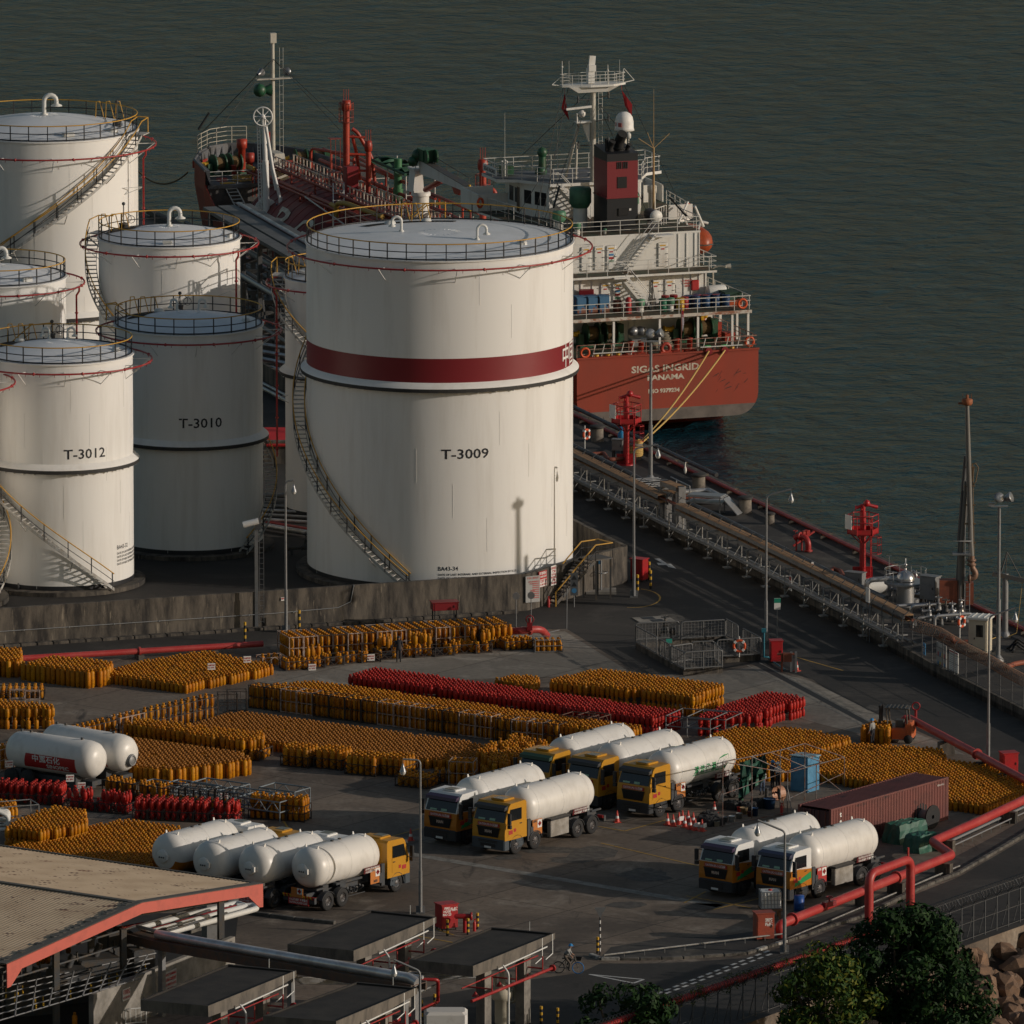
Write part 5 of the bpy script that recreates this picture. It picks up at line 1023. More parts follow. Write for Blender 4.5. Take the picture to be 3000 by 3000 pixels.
mb=MB();mb.tube((4.6,20.6,16.5),(4.6,20.6,18.0),.32,10,.25);mb.ball((4.6,20.6,18.15),.42,8);mb.ball((4.5,20.6,16.7),.5,8);mb.box((1.9,21,16.9),(.9,.8,.7));obj('searchlight',mb,GREENM,mk)
WIRE=mat('stay_wire',(.03,.03,.03),.6);mb=MB()
for a,b in(((6.6,15.8,22.8),(.2,9,13.9)),((6.6,15.8,22.8),(.3,15.0,13.9)),((7.2,15.8,22.6),(12.4,8.5,13.9)),((7.2,15.8,22.6),(8.9,9.5,15)),((4.6,15.9,23.8),(2.0,15,14)),((5.0,15.9,23.8),(2.6,15,14)),((9.3,15.9,23.9),(13.4,13.5,14)),((6.9,15.8,23.6),(CX,41,12))):mb.tube(a,b,.022,4)
mb.tube((2.1,11.1,15.5),(3.0,12.3,16.9),.08,6);mb.tube((11.0,10.4,15.9),(11.9,9.2,14.6),.08,6);obj('stay',mb,WIRE,rmst)
# green mushroom vents
def mush(x,y,z,h,r,rt,m=MINT,tm=SWHITE):
 mb=MB();mb.lathe([(rt,z),(rt,z+h*.62)],16,(x,y,0));v=obj('mushroom_vent',mb,tm,ship);mb=MB();mb.lathe([(rt*1.15,z+h*.5),(r*.95,z+h*.6),(r,z+h*.62),(r,z+h*.95),(r*.9,z+h),(.001,z+h*1.02)],20,(x,y,0));obj('cap',mb,m,v)
mush(4.35,11.5,13.85,3.0,.82,.53,mat('vent_green',(.06,.17,.10),.5,col2=(.04,.11,.07),scale=1.5));mush(2.0,9.6,13.85,1.6,.5,.3);mush(2.85,8.0,13.85,.95,.28,.2);mush(5.0,7.9,13.85,.4,.14,.1)
mush(8.6,12.5,13.85,2.3,.7,.45);mush(6.2,3.6,8.6,.95,.36,.26);mush(8.55,3.5,8.6,.95,.32,.24)
mb=MB();mb.tube((11.3,15.0,13.85),(11.3,15.0,16.0),.28,12);mb.lathe([(.36,15.6),(.36,16.1),(.001,16.15)],12,(11.3,15,0));obj('cowl_vent',mb,MASTC,ship)
mb=MB();mb.lathe([(.001,-.6),(.42,-.6),(.45,-.5),(.45,.9),(.42,1.0),(.001,1.0)],18,(9.1,8.7,14.9),axis='y',mi=0);mb.lathe([(.001,-.64),(.48,-.63),(.48,-.5)],18,(9.1,8.7,14.9),axis='y',mi=1);[mb.box((9.1,y,14.15),(.5,.1,.7),mi=0)for y in(8.4,9.3)];obj('pressure_tank',mb,[mat('drum_grey',(.06,.06,.065),.5),SWHITE],ship)
def ring_(x,y,z,yaw=0.):
 q=MB();q.torus((0,0,0),.33,.09,16,6,'y');o=obj('life_ring',q,LIFER,ship);o.location=(x,y,z);o.rotation_euler=(0,0,yaw)
ring_(13.35,12.9,14.6);ring_(-.35,20.5,14.6,.6);ring_(13.6,1.9,9.1);ring_(.6,.05,6.45);ring_(13.6,.4,6.5)
mb=MB();mb.box((12.6,12.4,14.45),(1.9,.08,1.1));mb.box((12.4,11.0,14.2),(.1,2.6,.1),0,None,0,.6);mb.tube((11.6,10.2,13.9),(12.9,11.6,15.3),.08,6);[mb.tube((9.6+.3*k,9.4+.3*k,13.9),(9.6+.3*k,9.4+.3*k,15.3),.035,5)for k in range(5)];mb.path([(9.4,9.2,15.3),(10.8,10.6,15.3)],.035,4);obj('davit_frame',mb,SWHITE,ship)
# lifeboat and davit
lb=MB();rings(lb,[((0,-2.5,0),.02,.02),((0,-2.5,.01),.02,.02)],8);lb=MB()
prof=[(-2.6,.15,.1),(-2.3,.62,.55),(-1.5,.95,.85),(0,1.05,.95),(1.5,.95,.85),(2.3,.62,.55),(2.6,.15,.1)];vs=[]
for y,a,b in prof:
 for i in range(14):t_=2*pi*i/14;c_,s2=cos(t_),sin(t_);vs.append((a*c_,y,(b*1.25 if s2>0 else b)*s2))
lb.add(vs,[(k*14+i,(k+1)*14+i,(k+1)*14+(i+1)%14,k*14+(i+1)%14)for k in range(6)for i in range(14)]+[tuple(range(14)),tuple(range(97,83,-1))],0,True)
lb.path([(a*1.02,y,0.0)for y,a,b in prof]+[(-a*1.02,y,0.)for y,a,b in prof[::-1]],.06,4,closed=True,mi=1);o=obj('lifeboat',lb,[ORNG,DKST],ship);o.location=(13.15,11,12.5)
mb=MB();mb.tube((13.0,8.6,13.9),(12.0,7.8,15.6),.11,8);mb.path([(12.2,9.2,11.2),(13.0,9.2,14.2),(13.6,9.2,14.0)],.1,6);mb.path([(12.2,12.8,11.2),(13.0,12.8,14.2),(13.6,12.8,14.0)],.1,6);obj('boat_davit',mb,SWHITE,ship)
# life raft, drums, lockers on the boat deck
mb=MB();mb.lathe([(.001,-.75),(.40,-.72),(.46,-.6),(.46,.6),(.40,.72),(.001,.75)],14,(12.9,5.6,9.5),axis='x');mb.box((12.9,5.6,8.85),(1.1,.7,.5));obj('life_raft',mb,VENTW,ship);mb=MB();mb.lathe([(.001,-.6),(.42,-.58),(.46,-.5),(.46,.5),(.001,.6)],14,(13.3,4.2,9.1),axis='x');mb.box((13.6,4.6,9.4),(1.3,1.6,.5));obj('covered_raft',mb,mat('tarp_green_dark',(.015,.05,.03),.8),ship);mb=MB();mb.box((13.6,4.2,8.85),(1.2,1.2,.45));obj('float_box',mb,ORNG,ship)
mb=MB();mb.path([(13.2,7,8.6),(13.2,7,11.0),(13.5,6.6,11.2),(13.9,6.2,11.2)],.06,6,bend=.2);mb.lathe([(.12,0),(.22,.35)],10,(13.9,6.2,11.2),axis='x');obj('deck_light',mb,MASTC,ship)
DB,DR,DG,DY,DBR=mat('drum_blue',(.015,.055,.14),.5),mat('drum_red',(.26,.015,.02),.5),mat('drum_green',(.01,.13,.07),.5),mat('drum_yellow',(.50,.30,.02),.5),mat('drum_brown',(.12,.035,.02),.6)
def drum(p,m,lid=None,par=None,label=None,h=.9,r=.3):
 mb=MB();mb.lathe([(.001,0),(r,0),(r,.3*h),(r*1.05,.33*h),(r,.36*h),(r,.64*h),(r*1.05,.67*h),(r,.7*h),(r,h),(r*1.04,h+.01),(r*.96,h+.03)],16,mi=0);mb.lathe([(r*.96,h+.03),(.001,h+.02)],16,mi=1)
 o=solo('oil_drum',mb,[m,lid or m],label,'drum','oil drums on the boat deck of the ship',at=(0,0,0));o.location=p;return o
Sw=lambda x,y,z:SO+Vector((x*cos(SHR)-y*sin(SHR),x*sin(SHR)+y*cos(SHR),z))
for k,(x,y,m,l)in enumerate(((9.25,3.35,DY,None),(7.95,3.5,DG,None),(9.75,3.8,DR,DR),(10.2,4.3,DB,DB),(10.7,3.9,DB,DB),(11.0,4.5,DR,DB),(11.5,3.95,DB,DR),(11.9,4.5,DB,DB),(12.3,4.0,DB,DR),(12.75,4.4,DB,DB),(8.6,4.8,DR,DR),(9.3,4.9,DR,DR),(13.0,3.8,DB,DB),(4.5,3.9,DBR,DBR))):
 nm={id(DY):'yellow',id(DG):'dark green',id(DR):'red',id(DB):'blue',id(DBR):'rusty brown'}[id(m)]
 drum(Sw(x,y,8.6),m,l,label=nm+' oil drum '+{0:'behind the rail, only yellow one in the row on the ship',1:'beside a mint vent on the boat deck',13:'beside the peeling blue lockers on the ship'}.get(k,'in the row at the starboard end of the boat deck'))
mb=MB();mb.lathe([(.22,0),(.22,1.05),(.12,1.2),(.001,1.22)],14);o=solo('gas_bottle',mb,REDS,'red gas bottle behind the boat deck rail of the ship','gas bottle',at=(0,0,0));o.location=Sw(5.2,3.4,8.6)
for k,(x,y)in enumerate(((1.75,4.3),(2.6,4.2),(3.45,4.1))):cabinet(Sw(x,y,8.6),(.8,.7,1.25),mat('locker_blue',(.045,.14,.26),.6,col2=(.20,.07,.04),scale=1.1,lo=.5,hi=.56,stretch=(1,1,.8)),['peeling blue locker, left one of the three on the ship','peeling blue locker, middle one of the three on the ship','peeling blue locker, right one of the three on the ship'][k],SHR,.05,'locker','deck_locker')
mb=MB();mb.bbox((0,0,.8),(1.1,.8,1.6),.03);o=solo('deck_locker',mb,REDDK,'dark red locker standing behind the blue lockers on the ship','locker',at=(0,0,0));o.location=Sw(2.6,5.3,8.6)
mb=MB();[mb.tube((7.1+dx,3.6,8.6),(7.1+dx*.3,3.6,10.4),.03,4)for dx in(-.4,0,.35)];mb.tube((7.15,3.6,8.6),(7.15,3.6,10.8),.05,6);mb.ball((7.15,3.6,10.85),.12,6);mb.box((7.15,3.6,9.3),(.35,.3,.35));obj('stern_lamp_stand',mb,DKST,ship)
# mooring winches on the poop
ROPEB=mat('rope_brown',(.17,.105,.04),.9,col2=(.10,.06,.025),scale=6,stretch=(1,6,6))
def winch(x,y,z,two=True,yaw=0.,par=None):
 t=MB();
 for k in range(2 if two else 1):
  o=k*1.45;[t.lathe([(.001,-.05),(.78,-.05),(.78,.05),(.001,.05)],24,(o+s,0,.95),axis='x',smooth=False)for s in(-.45,.45)]
 t.box((-.9,0,.5),(.4,.7,1.0));t.box((.7,0,.45),(.25,.9,.9));t.box((2.15 if two else .8,0,.8),(.5,.8,1.5));t.box((.6,0,.08),(3.4,1.3,.16));wn=obj('mooring_winch',t,GREENM,par or ship);wn.location=(x,y,z);wn.rotation_euler=(0,0,yaw)
 for k in range(2 if two else 1):q=MB();q.lathe([(.50,-.40),(.54,-.2),(.52,0),(.55,.2),(.50,.40)],18,(k*1.45,0,.95),axis='x');obj('rope_drum',q,ROPEB,wn)
 q=MB();q.lathe([(.001,-1.75),(.30,-1.75),(.30,-1.65),(.2,-1.55),(.2,-1.1),(.3,-1.0)],14,(0,0,.95),axis='x');obj('warping_head',q,YB_Y,wn)
winch(3.0,5.3,5.98);winch(10.3,5.0,5.98)
mb=MB()
for k in range(16):mb.torus((random.uniform(-.12,.12),random.uniform(-.12,.12),.06+.065*k),.62-.022*k+random.uniform(-.06,.04),.055,16,5)
o=obj('rope_coil',mb,mat('rope_grey',(.17,.15,.11),.9),ship);o.location=(8.0,3.4,5.98);mb=MB();[mb.torus((0,0,.06+.07*k),.5-.02*k,.055,14,5)for k in range(7)];o=obj('rope_coil',mb,mat('rope_grey',(.17,.15,.11),.9),ship);o.location=(6.9,3.0,5.98)
for x in(4.5,5.3,8.1,9.1):mb=MB();[mb.lathe([(.2,0),(.2,.85),(.25,.87),(.25,.95),(.001,.96)],12,(x,.95,5.98))];mb.box((x,.95,6.05),(.9,.6,.12));obj('bitt',mb,VRED,ship)
for x in(1.6,2.5,3.3,10.2,11.4,12.2):mb=MB();mb.lathe([(.24,0),(.16,.12),(.24,.26),(.001,.27)],12,(x,.35,6.0));obj('roller',mb,YB_Y,ship)
for x in(2.4,11.3):mb=MB();mb.box((x,.18,6.02),(3.2,.45,.14));obj('fairlead_base',mb,VRED,ship)
mb=MB();mb.torus((6.95,.2,6.42),.32,.14,16,8,'y');mb.box((6.95,.2,6.08),(.9,.35,.2));obj('panama_lead',mb,VRED,ship)
for x in(10.2,11.46):mb=MB();mb.lathe([(.001,-.18),(.27,-.18),(.27,.1),(.001,.1)],14,(x,-.02,6.05),axis='y',smooth=False);obj('chafe_guard',mb,REDDK,ship);
for x in(10.25,11.55):mb=MB();mb.box((x,.25,6.3),(.4,.3,.2),.3);obj('chafe_cloth',mb,mat('cloth_green',(.05,.45,.12),.7),ship)
mb=MB();[mb.tube((x,.2,6.0),(x+.25,.15,7.0),.04,5)for x in(1.2,1.9,2.7,3.4,4.2,9.8,10.7,11.6,12.5)];[mb.tube((a,.0,6.35),(b,.0,6.35),.05,5)for a,b in((1.2,4.6),(9.6,12.9))];obj('rope_guard',mb,RAILW,ship)
mb=MB();[mb.lathe([(.001,-.3),(.3,-.25),(.36,.2),(.2,.5),(.001,.55)],10,(x,3.0,7.3),axis='x',rz=a)for x,a in((5.4,.6),(6.1,2.2))];mb.box((5.7,3,6.5),(1.0,.8,.5));obj('floodlight',mb,LAMPM,ship)
mb=MB();mb.box((12.9,5.2,6.7),(.5,.4,1.1));mb.ball((12.3,6.0,6.6),.4,8);mb.box((13.2,3.8,6.4),(.8,.8,.6));obj('deck_machinery',mb,VRED,ship);mb=MB();mb.ball((12.3,6.3,7.6),.25,8);mb.box((12.0,6.2,6.9),(.3,.3,1.4));obj('valve',mb,YB_Y,ship)
# ensign
mb=MB();mb.tube((8.2,.3,6.0),(8.2,.3,9.6),.04,6);fg=obj('flagstaff',mb,mat('staff_brown',(.12,.045,.03),.6),ship);mb=MB();mb.add([(8.22,.3,9.2),(8.36,.25,9.1),(8.42,.3,8.2),(8.30,.28,7.5),(8.24,.33,8.3)],[(0,1,2,3,4),(4,3,2,1,0)]);obj('ensign',mb,mat('flag_white',(.55,.50,.55),.8,col2=(.45,.03,.04),scale=2.2,lo=.5,hi=.54),fg)
# mooring ropes to the quay bollard
for k,x in enumerate((10.2,11.46)):
 a,b=Sw(x,-.15,6.05),BOLLTOP+Vector((.1*k,-.1*k,.05*k));pts=[a+(b-a)*u-Vector((0,0,.5*4*u*(1-u)))for u in np.linspace(0,1,14)];mb=MB();mb.path(pts,.065,6)
 solo('mooring_rope',mb,ROPE,['yellow mooring rope from the stern, left of the two','yellow mooring rope from the stern, right of the two'][k],'rope')
mb=MB();[mb.torus(BOLLTOP+Vector((0,0,-.12*k)),.46,.07,14,5)for k in range(6)];mb.ball(BOLLTOP+Vector((.2,.1,.25)),.3,8);solo('rope_turns',mb,ROPE,'turns of yellow rope round the mooring bollard','rope')
mb=MB();a,b=Sw(-.3,92,6.6),G(405,502,-1);mb.path([a+(b-a)*u-Vector((0,0,1.0*4*u*(1-u)))for u in np.linspace(0,1,12)],.07,6);solo('mooring_rope',mb,ROPEB,'brown head rope running from the bow behind the tallest tank','rope')
# cargo tanks
tk=MB();R_,zc=6.2,1.0
for y0,y1 in((27,46),(47.5,66),(67.5,86)):
 tk.lathe([(.001,y0-.3),(3.5,y0),(5.2,y0+.9),(R_,y0+2.2),(R_,y1-2.2),(5.2,y1-.9),(3.5,y1),(.001,y1+.3)],48,(CX,0,zc),axis='y')
 for y in np.arange(y0+3,y1-2,1.6):tk.torus((CX,y,zc),R_,.045,48,4,'y')
ct=obj('cargo_tank',tk,TRED,ship)
for s,y in(('L',81.5),('P',76.2),('G',70.6)):
 q=text_mb(s,2.3,width=2.9,bold=.05);out=[]
 for x,_,z in q.v:ph=radians(62)-z/R_;out.append((CX-(R_+.06)*sin(ph),y-x,zc+(R_+.06)*cos(ph)))
 q.v=out;obj('lettering',q,mat('letter_cream',(.60,.56,.46),.6),ct)
for s in(-1,1):
 mb=MB();x=CX-.9+(.1 if s<0 else 1.9);pts=[(x,50,7.55),(x,90,7.0)]
 for z in(.35,.95):mb.tube((x,50,7.55+z),(x,90,7.0+z),.045,5)
 for k in range(48):y=50+40*k/47;z=7.55-.55*k/47;mb.box((x,y,z+.45),(.08,.2,1.0))
 obj('catwalk_rail',mb,mat('rail_cream',(.50,.44,.37),.6,col2=(.30,.05,.03),scale=1.5,lo=.5,hi=.6),ship)
mb=MB();mb.hexa([(6.1,50,7.4),(8.1,50,7.4),(8.1,90,6.9),(6.1,90,6.9),(6.1,50,7.55),(8.1,50,7.55),(8.1,90,7.0),(6.1,90,7.0)]);[mb.box((CX,y,5.6),(1.8,.2,3.8))for y in range(50,91,5)];obj('catwalk',mb,TRED,ship)
PR2=mat('deck_pipe_red',(.27,.04,.022),.5,col2=(.18,.03,.02),scale=1.5)
for x,z,r,y0,y1 in((4.2,7.3,.16,44,90),(3.9,7.15,.11,44,90),(5.2,7.9,.10,50,90),(9.6,8.0,.14,44,88),(9.9,8.9,.11,50,88),(10.4,7.6,.16,44,88)):
 mb=MB();mb.tube((x,y0,z),(x,y1,z-.3),r,8);[mb.tube((x,y,5.0),(x,y,z),.08,5)for y in range(int(y0)+2,int(y1),6)];[mb.lathe([(r,-.1),(r*1.5,-.1),(r*1.5,.1),(r,.1)],8,(x,y,z-.3*(y-y0)/(y1-y0)),axis='y')for y in range(int(y0)+3,int(y1),9)];obj('deck_pipe',mb,PR2,ship)
mb=MB();mb.path([(3.6,66,6.6),(3.6,66,7.7),(3.9,64.5,7.9),(4.4,57,7.9)],.2,8,bend=.5);[mb.tube((4.05,y,7.2),(4.05,y+1.6,7.2),.2,8)for y in(67,52.5,88)];obj('deck_pipe',mb,mat('pipe_yellow',(.36,.22,.04),.6),ship)
def vmast(x,y,z0,z1,r,m=VRED,braces=True,cage=None):
 mb=MB();mb.tube((x,y,z0),(x,y,z1-.5),r,14);mb.lathe([(r,z1-.85),(r*1.4,z1-.8),(r*1.5,z1-.3),(r*1.35,z1-.2),(r*1.3,z1),(.001,z1)],16,(x,y,0));[mb.tube((x+dx,y,z1),(x+dx,y,z1+.9),.025,4)for dx in(-.2,0,.2)]
 if braces:mb.path([(x+2.2,y-.5,z0),(x+2.0,y-.4,z0+1.9),(x+.9,y-.1,z1-2.6),(x+.5,y,z1-2.3)],.15,8,bend=.5);mb.path([(x+1.3,y+.5,z0),(x+1.0,y+.3,z0+2),(x+.5,y,z1-2.8)],.14,8);[mb.tube((x,y,z0+k),(x+1.9-.12*k,y-.3,z0+k-.1),.1,6)for k in(.9,2.2,3.6)]
 o=obj('vent_mast',mb,m,ship)
 if cage:
  q=MB();[q.torus((x,y,z),.6,.028,12,4)for z in cage];[q.tube((x+.6*cos(a),y+.6*sin(a),cage[0]),(x+.6*cos(a),y+.6*sin(a),cage[-1]),.028,4)for a in np.arange(0,6.2,1.05)];obj('ladder_cage',q,PR2,o)
 return o
vmast(CX+.1,74,8.1,14.6,.27,cage=(12.9,13.3,13.9,14.4));o=vmast(CX+1.0,71.2,6.9,11.7,.21,braces=False)
q=MB();[q.box((CX-.9,74,z),(.9,.7,.05))for z in(8.9,11.6)];[q.tube((CX-1.3+.4*k,73.7,8.2),(CX-1.3+.4*k,73.7,11.6),.03,4)for k in range(3)];obj('ladder_cage',q,PR2,o)
vmast(CX,41,9.0,14.6,.27,braces=False,cage=(11.9,12.3,12.7,13.4));q=MB();q.path([(CX+1.0,40.8,9),(CX+.95,40.8,12.1),(CX+.4,41,12.4)],.17,8,bend=.3);obj('vent_pipe',q,VRED,ship);q=MB();q.box((CX,38,7),(9,8,5.5));obj('compressor_house',q,SWHITE,ship)
for x,y,z0,z1,r in((1.95,90.0,3.65,6.3,.42),(4.7,93.2,6.1,8.9,.40),(4.4,90.2,6.1,8.2,.34),(7.8,95.5,6.1,9.0,.33)):
 mb=MB();mb.lathe([(r*.75,z0),(r*.75,z1-.75),(r*1.05,z1-.72),(r*1.1,z1),(.001,z1+.03)],14,(x,y,0));obj('red_vent',mb,VRED,ship)
mb=MB();mb.tube((CX,92.3,6.1),(CX,92.3,17.0),.22,12,.16);mb.box((CX,92.2,17.2),(.5,.4,.8));mb.box((CX,92.0,13.9),(3.0,.5,.08));mb.lathe([(.36,0),(.48,.5),(.46,.7),(.001,.72)],12,(CX,92.3,6.1));fm=obj('foremast',mb,MASTC,ship)
for x,a in((CX-1.2,2.2),(CX+1.2,-.6)):q=MB();q.lathe([(.1,-.3),(.34,.3),(.001,.25)],12);f=obj('floodlight',q,LAMPM,fm);f.location=(x,92,14.4);f.rotation_euler=(1.3,0,a)
q=MB();q.ball((CX-1.2,92,13.0),.55,10);q.lathe([(.2,-.2),(.5,.4),(.5,.45)],12,(CX-.7,92,13.0),axis='x');obj('fog_horn',q,GREENM,fm);q=MB();[q.tube((CX+x,92,6.5),(CX+x,92,16.4),.016,4)for x in(.5,.8)];[q.tube((CX+.5,92,7+.7*k),(CX+.8,92,7+.7*k),.012,4)for k in range(13)];obj('ladder',q,RAILW,fm)
q=MB();[q.tube((CX,92.2,15.5),b,.022,4)for b in((.2,88.5,9.3),(2.2,95.8,9.2),(12.5,84,8),(12.8,76,7.5),(1.5,95,9.0))];q.tube((1.6,95,9.6),(2.4,94.6,11.0),.1,6);obj('stay',q,WIRE,fm)
bul=BOWO
mb=MB()
for a,b in zip(bul[:-1],bul[1:]):
 c=Vector((5.8,91,0));f=lambda p:Vector((p[0]+(CX-p[0])*.05,p[1]-.12,p[2]));A,B=Vector(a),Vector(b);mb.hexa([f((a[0],a[1],6.1)),f((b[0],b[1],6.1)),f((b[0],b[1],6.1))*.999,f((a[0],a[1],6.1))*.999,A,B,f(b),f(a)]);mb.tube(A,B,.12,6)
 for u in(.2,.6):p=A+(B-A)*u;q_=p+(c-p).normalized()*.9;mb.tube((p.x+(CX-p.x)*.05,p.y-.1,p.z-.1),(q_.x,q_.y,6.1),.07,4)
obj('bulwark',mb,mat('bulwark_grey',(.12,.125,.135),.6,col2=(.08,.08,.08),scale=1),ship)
srail([(1.7,95.6,7.5),(2.2,96.6,7.5),(3.9,99,7.5),(5.6,99.9,7.5),(7.2,99.6,7.5)],1.45,4,1.6,.035,mat('rail_cream2',(.50,.46,.38),.6));srail([(.1,88.2,6.1),(5.5,88.2,6.1)],1.05,3,1.3);srail([(.1,88.2,6.1),(.4,91.5,6.1)],1.05,3,1.3)
winch(2.6,93.0,6.1,True,.2);winch(9.8,93.4,6.1,True,-.1)
mb=MB();[mb.tube((x,88.4,6.2),(x-.2+.9,85.8,3.7),.05,5)for x in(1.5,2.4)];[mb.box((1.95+.07*k,88.2-.26*k,6.0-.25*k),(.9,.25,.04))for k in range(10)];mb.box((1.95,88.5,6.14),(1.2,.6,.04),mi=1);obj('deck_ladder',mb,[RAILW,YB_Y],ship)
mb=MB();[mb.torus((random.uniform(-.2,.2),random.uniform(-.2,.2),.05*k),.7,.04,16,4)for k in range(8)];o=obj('rope_coil',mb,ROPE,ship);o.location=(3.6,89.6,6.15)
mb=MB();mb.box((.9,88.6,5.0),(.8,.06,.8));obj('notice',mb,mat('notice_ochre',(.30,.17,.02),.6),ship);mb=MB();mb.box((.2,88.3,5.6),(.5,.5,1.0));mb.box((5.5,96.5,6.5),(2.2,1.0,.9),.5);mb.box((2.2,96.5,6.6),(.8,1.6,.6),-.6);mb.lathe([(.2,6.1),(.2,7.0),(.3,7.05),(.001,7.1)],10,(3.5,91.6,0));obj('bitt',mb,VRED,ship)
mb=MB();mb.hexa([(5.6,88.6,6.1),(7.2,88.6,6.1),(7.2,91,6.1),(5.6,91,6.1),(6.2,89.2,8.2),(7.0,89.2,8.2),(7.0,91,8.2),(6.2,91,8.2)]);obj('companion_hatch',mb,MASTC,ship)
# deck crane
mb=MB();mb.tube((7.2,56,3.6),(7.2,56,9.85),.66,18,.64);mb.lathe([(.76,9.6),(.76,9.85),(.6,9.9)],18,(7.2,56,0));cr=obj('deck_crane',mb,SWHITE,ship)
mb=MB();mb.hexa([(6.4,55.5,9.9),(7.3,55.5,9.9),(7.3,57,9.9),(6.4,57,9.9),(6.6,55.6,11.6),(7.2,55.6,11.6),(7.2,56.9,11.6),(6.6,56.9,11.6)]);mb.box((7.4,56.2,11.7),(1.9,1.6,.15));mb.path([(6.6,55.5,11.7),(6.6,55.5,12.5),(8,55.5,12.5),(8,55.5,11.7)],.035,4);obj('crane_house',mb,SWHITE,cr)
mb=MB();mb.hexa([(6.9,44.6,11.55),(7.5,44.6,11.55),(7.5,55.6,11.4),(6.9,55.6,11.4),(6.9,44.6,11.95),(7.5,44.6,11.95),(7.5,55.6,12.5),(6.9,55.6,12.5)],0);mb.hexa([(6.85,44.6,11.96),(7.55,44.6,11.96),(7.55,55.6,12.51),(6.85,55.6,12.51),(6.85,44.6,12.0),(7.55,44.6,12.0),(7.55,55.6,12.56),(6.85,55.6,12.56)],1);obj('crane_boom',mb,[SWHITE,DKST],cr);srail([(7.5,45.5,12.0),(7.5,54,12.5)],.5,1,2.6,.03,DKST,cr)
mb=MB();mb.box((7.2,54.6,13.0),(1.1,1.4,.95));mb.ball((6.7,55.3,12.9),.5,8);[mb.lathe([(.001,-.06),(.55,-.06),(.55,.06),(.001,.06)],14,(x,53.6,13.0),axis='x',smooth=False)for x in(6.8,7.6)];mb.ball((6.4,55.5,12.4),.45,8);obj('crane_winch',mb,GREENM,cr);mb=MB();mb.tube((7.2,54.9,10.2),(7.2,51.0,11.5),.22,8);mb.hexa([(7.0,46.6,11.0),(7.4,46.6,11.0),(7.4,47.6,11.0),(7.0,47.6,11.0),(7.0,45.6,11.6),(7.4,45.6,11.6),(7.4,48.2,11.6),(7.0,48.2,11.6)]);obj('jib_ram',mb,VRED,cr);mb=MB();mb.box((7.2,44.5,11.0),(.5,.35,1.4));mb.ball((7.2,44.5,10.2),.2,8);mb.tube((7.2,44.5,11.6),(7.2,44.5,12.1),.1,6);obj('hook_block',mb,YB_Y,cr)
# awning, red lockers, midship clutter
mb=MB();n_=10;vs=[(8.9+2.6*j/4,64.6+9.6*i/n_,10.0+.12*sin(i*2.1+j)-.25*abs(j-2)/2)for i in range(n_+1)for j in range(5)];mb.add(vs,[(i*5+j,i*5+j+1,i*5+j+6,i*5+j+5)for i in range(n_)for j in range(4)]+[(i*5+j+5,i*5+j+6,i*5+j+1,i*5+j)for i in range(n_)for j in range(4)],0,True);mb.path([(8.9,64.6,9.9),(8.9,74.2,9.9)],.12,6);aw=obj('awning',mb,mat('awning_green',(.02,.085,.045),.7),ship);q=MB();[q.tube((x,y,6.5),(x,y,9.95),.06,5)for x in(9.0,11.4)for y in(64.8,69.3,74)];[q.tube((9,y,8.2),(11.4,y,8.2),.04,4)for y in(64.8,74)];obj('awning_post',q,RAILW,aw)
mb=MB();mb.tube((9.6,68.5,5),(9.6,68.5,10.6),.32,14);mb.tube((9.6,68.5,5),(9.6,68.5,8.2),.40,12);obj('winch_post',mb,mat('post_green',(.045,.16,.07),.5),ship)
for(x,y,z,a,b,c)in((6.7,71.5,8.6,1.0,.8,2.2),(5.4,46.5,6.4,1.6,2.0,1.9),(3.5,42,6.5,1.2,1.2,2.6),(2.2,40,7.4,1.1,2.4,2.8)):mb=MB();mb.bbox((x,y,z),(a,b,c),.04);obj('fire_locker',mb,REDDK if c<2.5 else VRED,ship)
mb=MB();
for k in range(26):y=62+random.uniform(0,13);x=8.6+random.uniform(0,4.5);z=6.2+random.uniform(0,1.6);mb.tube((x,y,4.5),(x,y,z),.09,6);mb.lathe([(.2,-.05),(.2,.05)],8,(x,y,z));mb.tube((x,y,z),(x+random.uniform(-1,1),y+random.uniform(-2,2),z),.11,6)
mb.path([(8.2,86,6.0),(8.2,86,9.0),(9.8,80,9.2),(9.8,74,9.0),(9.8,60,8.6)],.12,6,bend=.4);[mb.tube((x,y,5),(x,y,9.0),.1,6)for x,y in((9.8,80),(9.8,72),(9.8,66),(8.9,83))];obj('manifold',mb,VRED,ship)
mb=MB();[mb.tube((x,52,5),(x,52,8.6),.05,4)for x in(8.2,9,10)];[mb.tube((8.2+.0,48+k,6.2),(10.5,48+k,8.2),.05,4)for k in range(6)];[mb.box((6.0+.25*k,50,6.6),(.1,.2,2.2))for k in range(8)];obj('midship_ladder',mb,RAILW,ship)
mb=MB();mb.box((3.0,66,6.9),(.08,12,.08),.0,None,0,0.08);[mb.tube((2.2+.9*k,62.5,4),(5.2+.9*k,71.5,8.4),.06,4)for k in range(2)];[mb.tube((2.4+.3*k,63+.9*k,4.3+.44*k),(3.3+.3*k,63+.9*k,4.3+.44*k),.03,4)for k in range(9)];obj('gangway_ladder',mb,RAILW,ship)
mb=MB();mb.lathe([(.001,-.1),(1.1,-.1),(1.1,.1),(.001,.1)],20,(4.4,67.5,6.0),axis='x',smooth=False);obj('reel',mb,REDDK,ship)
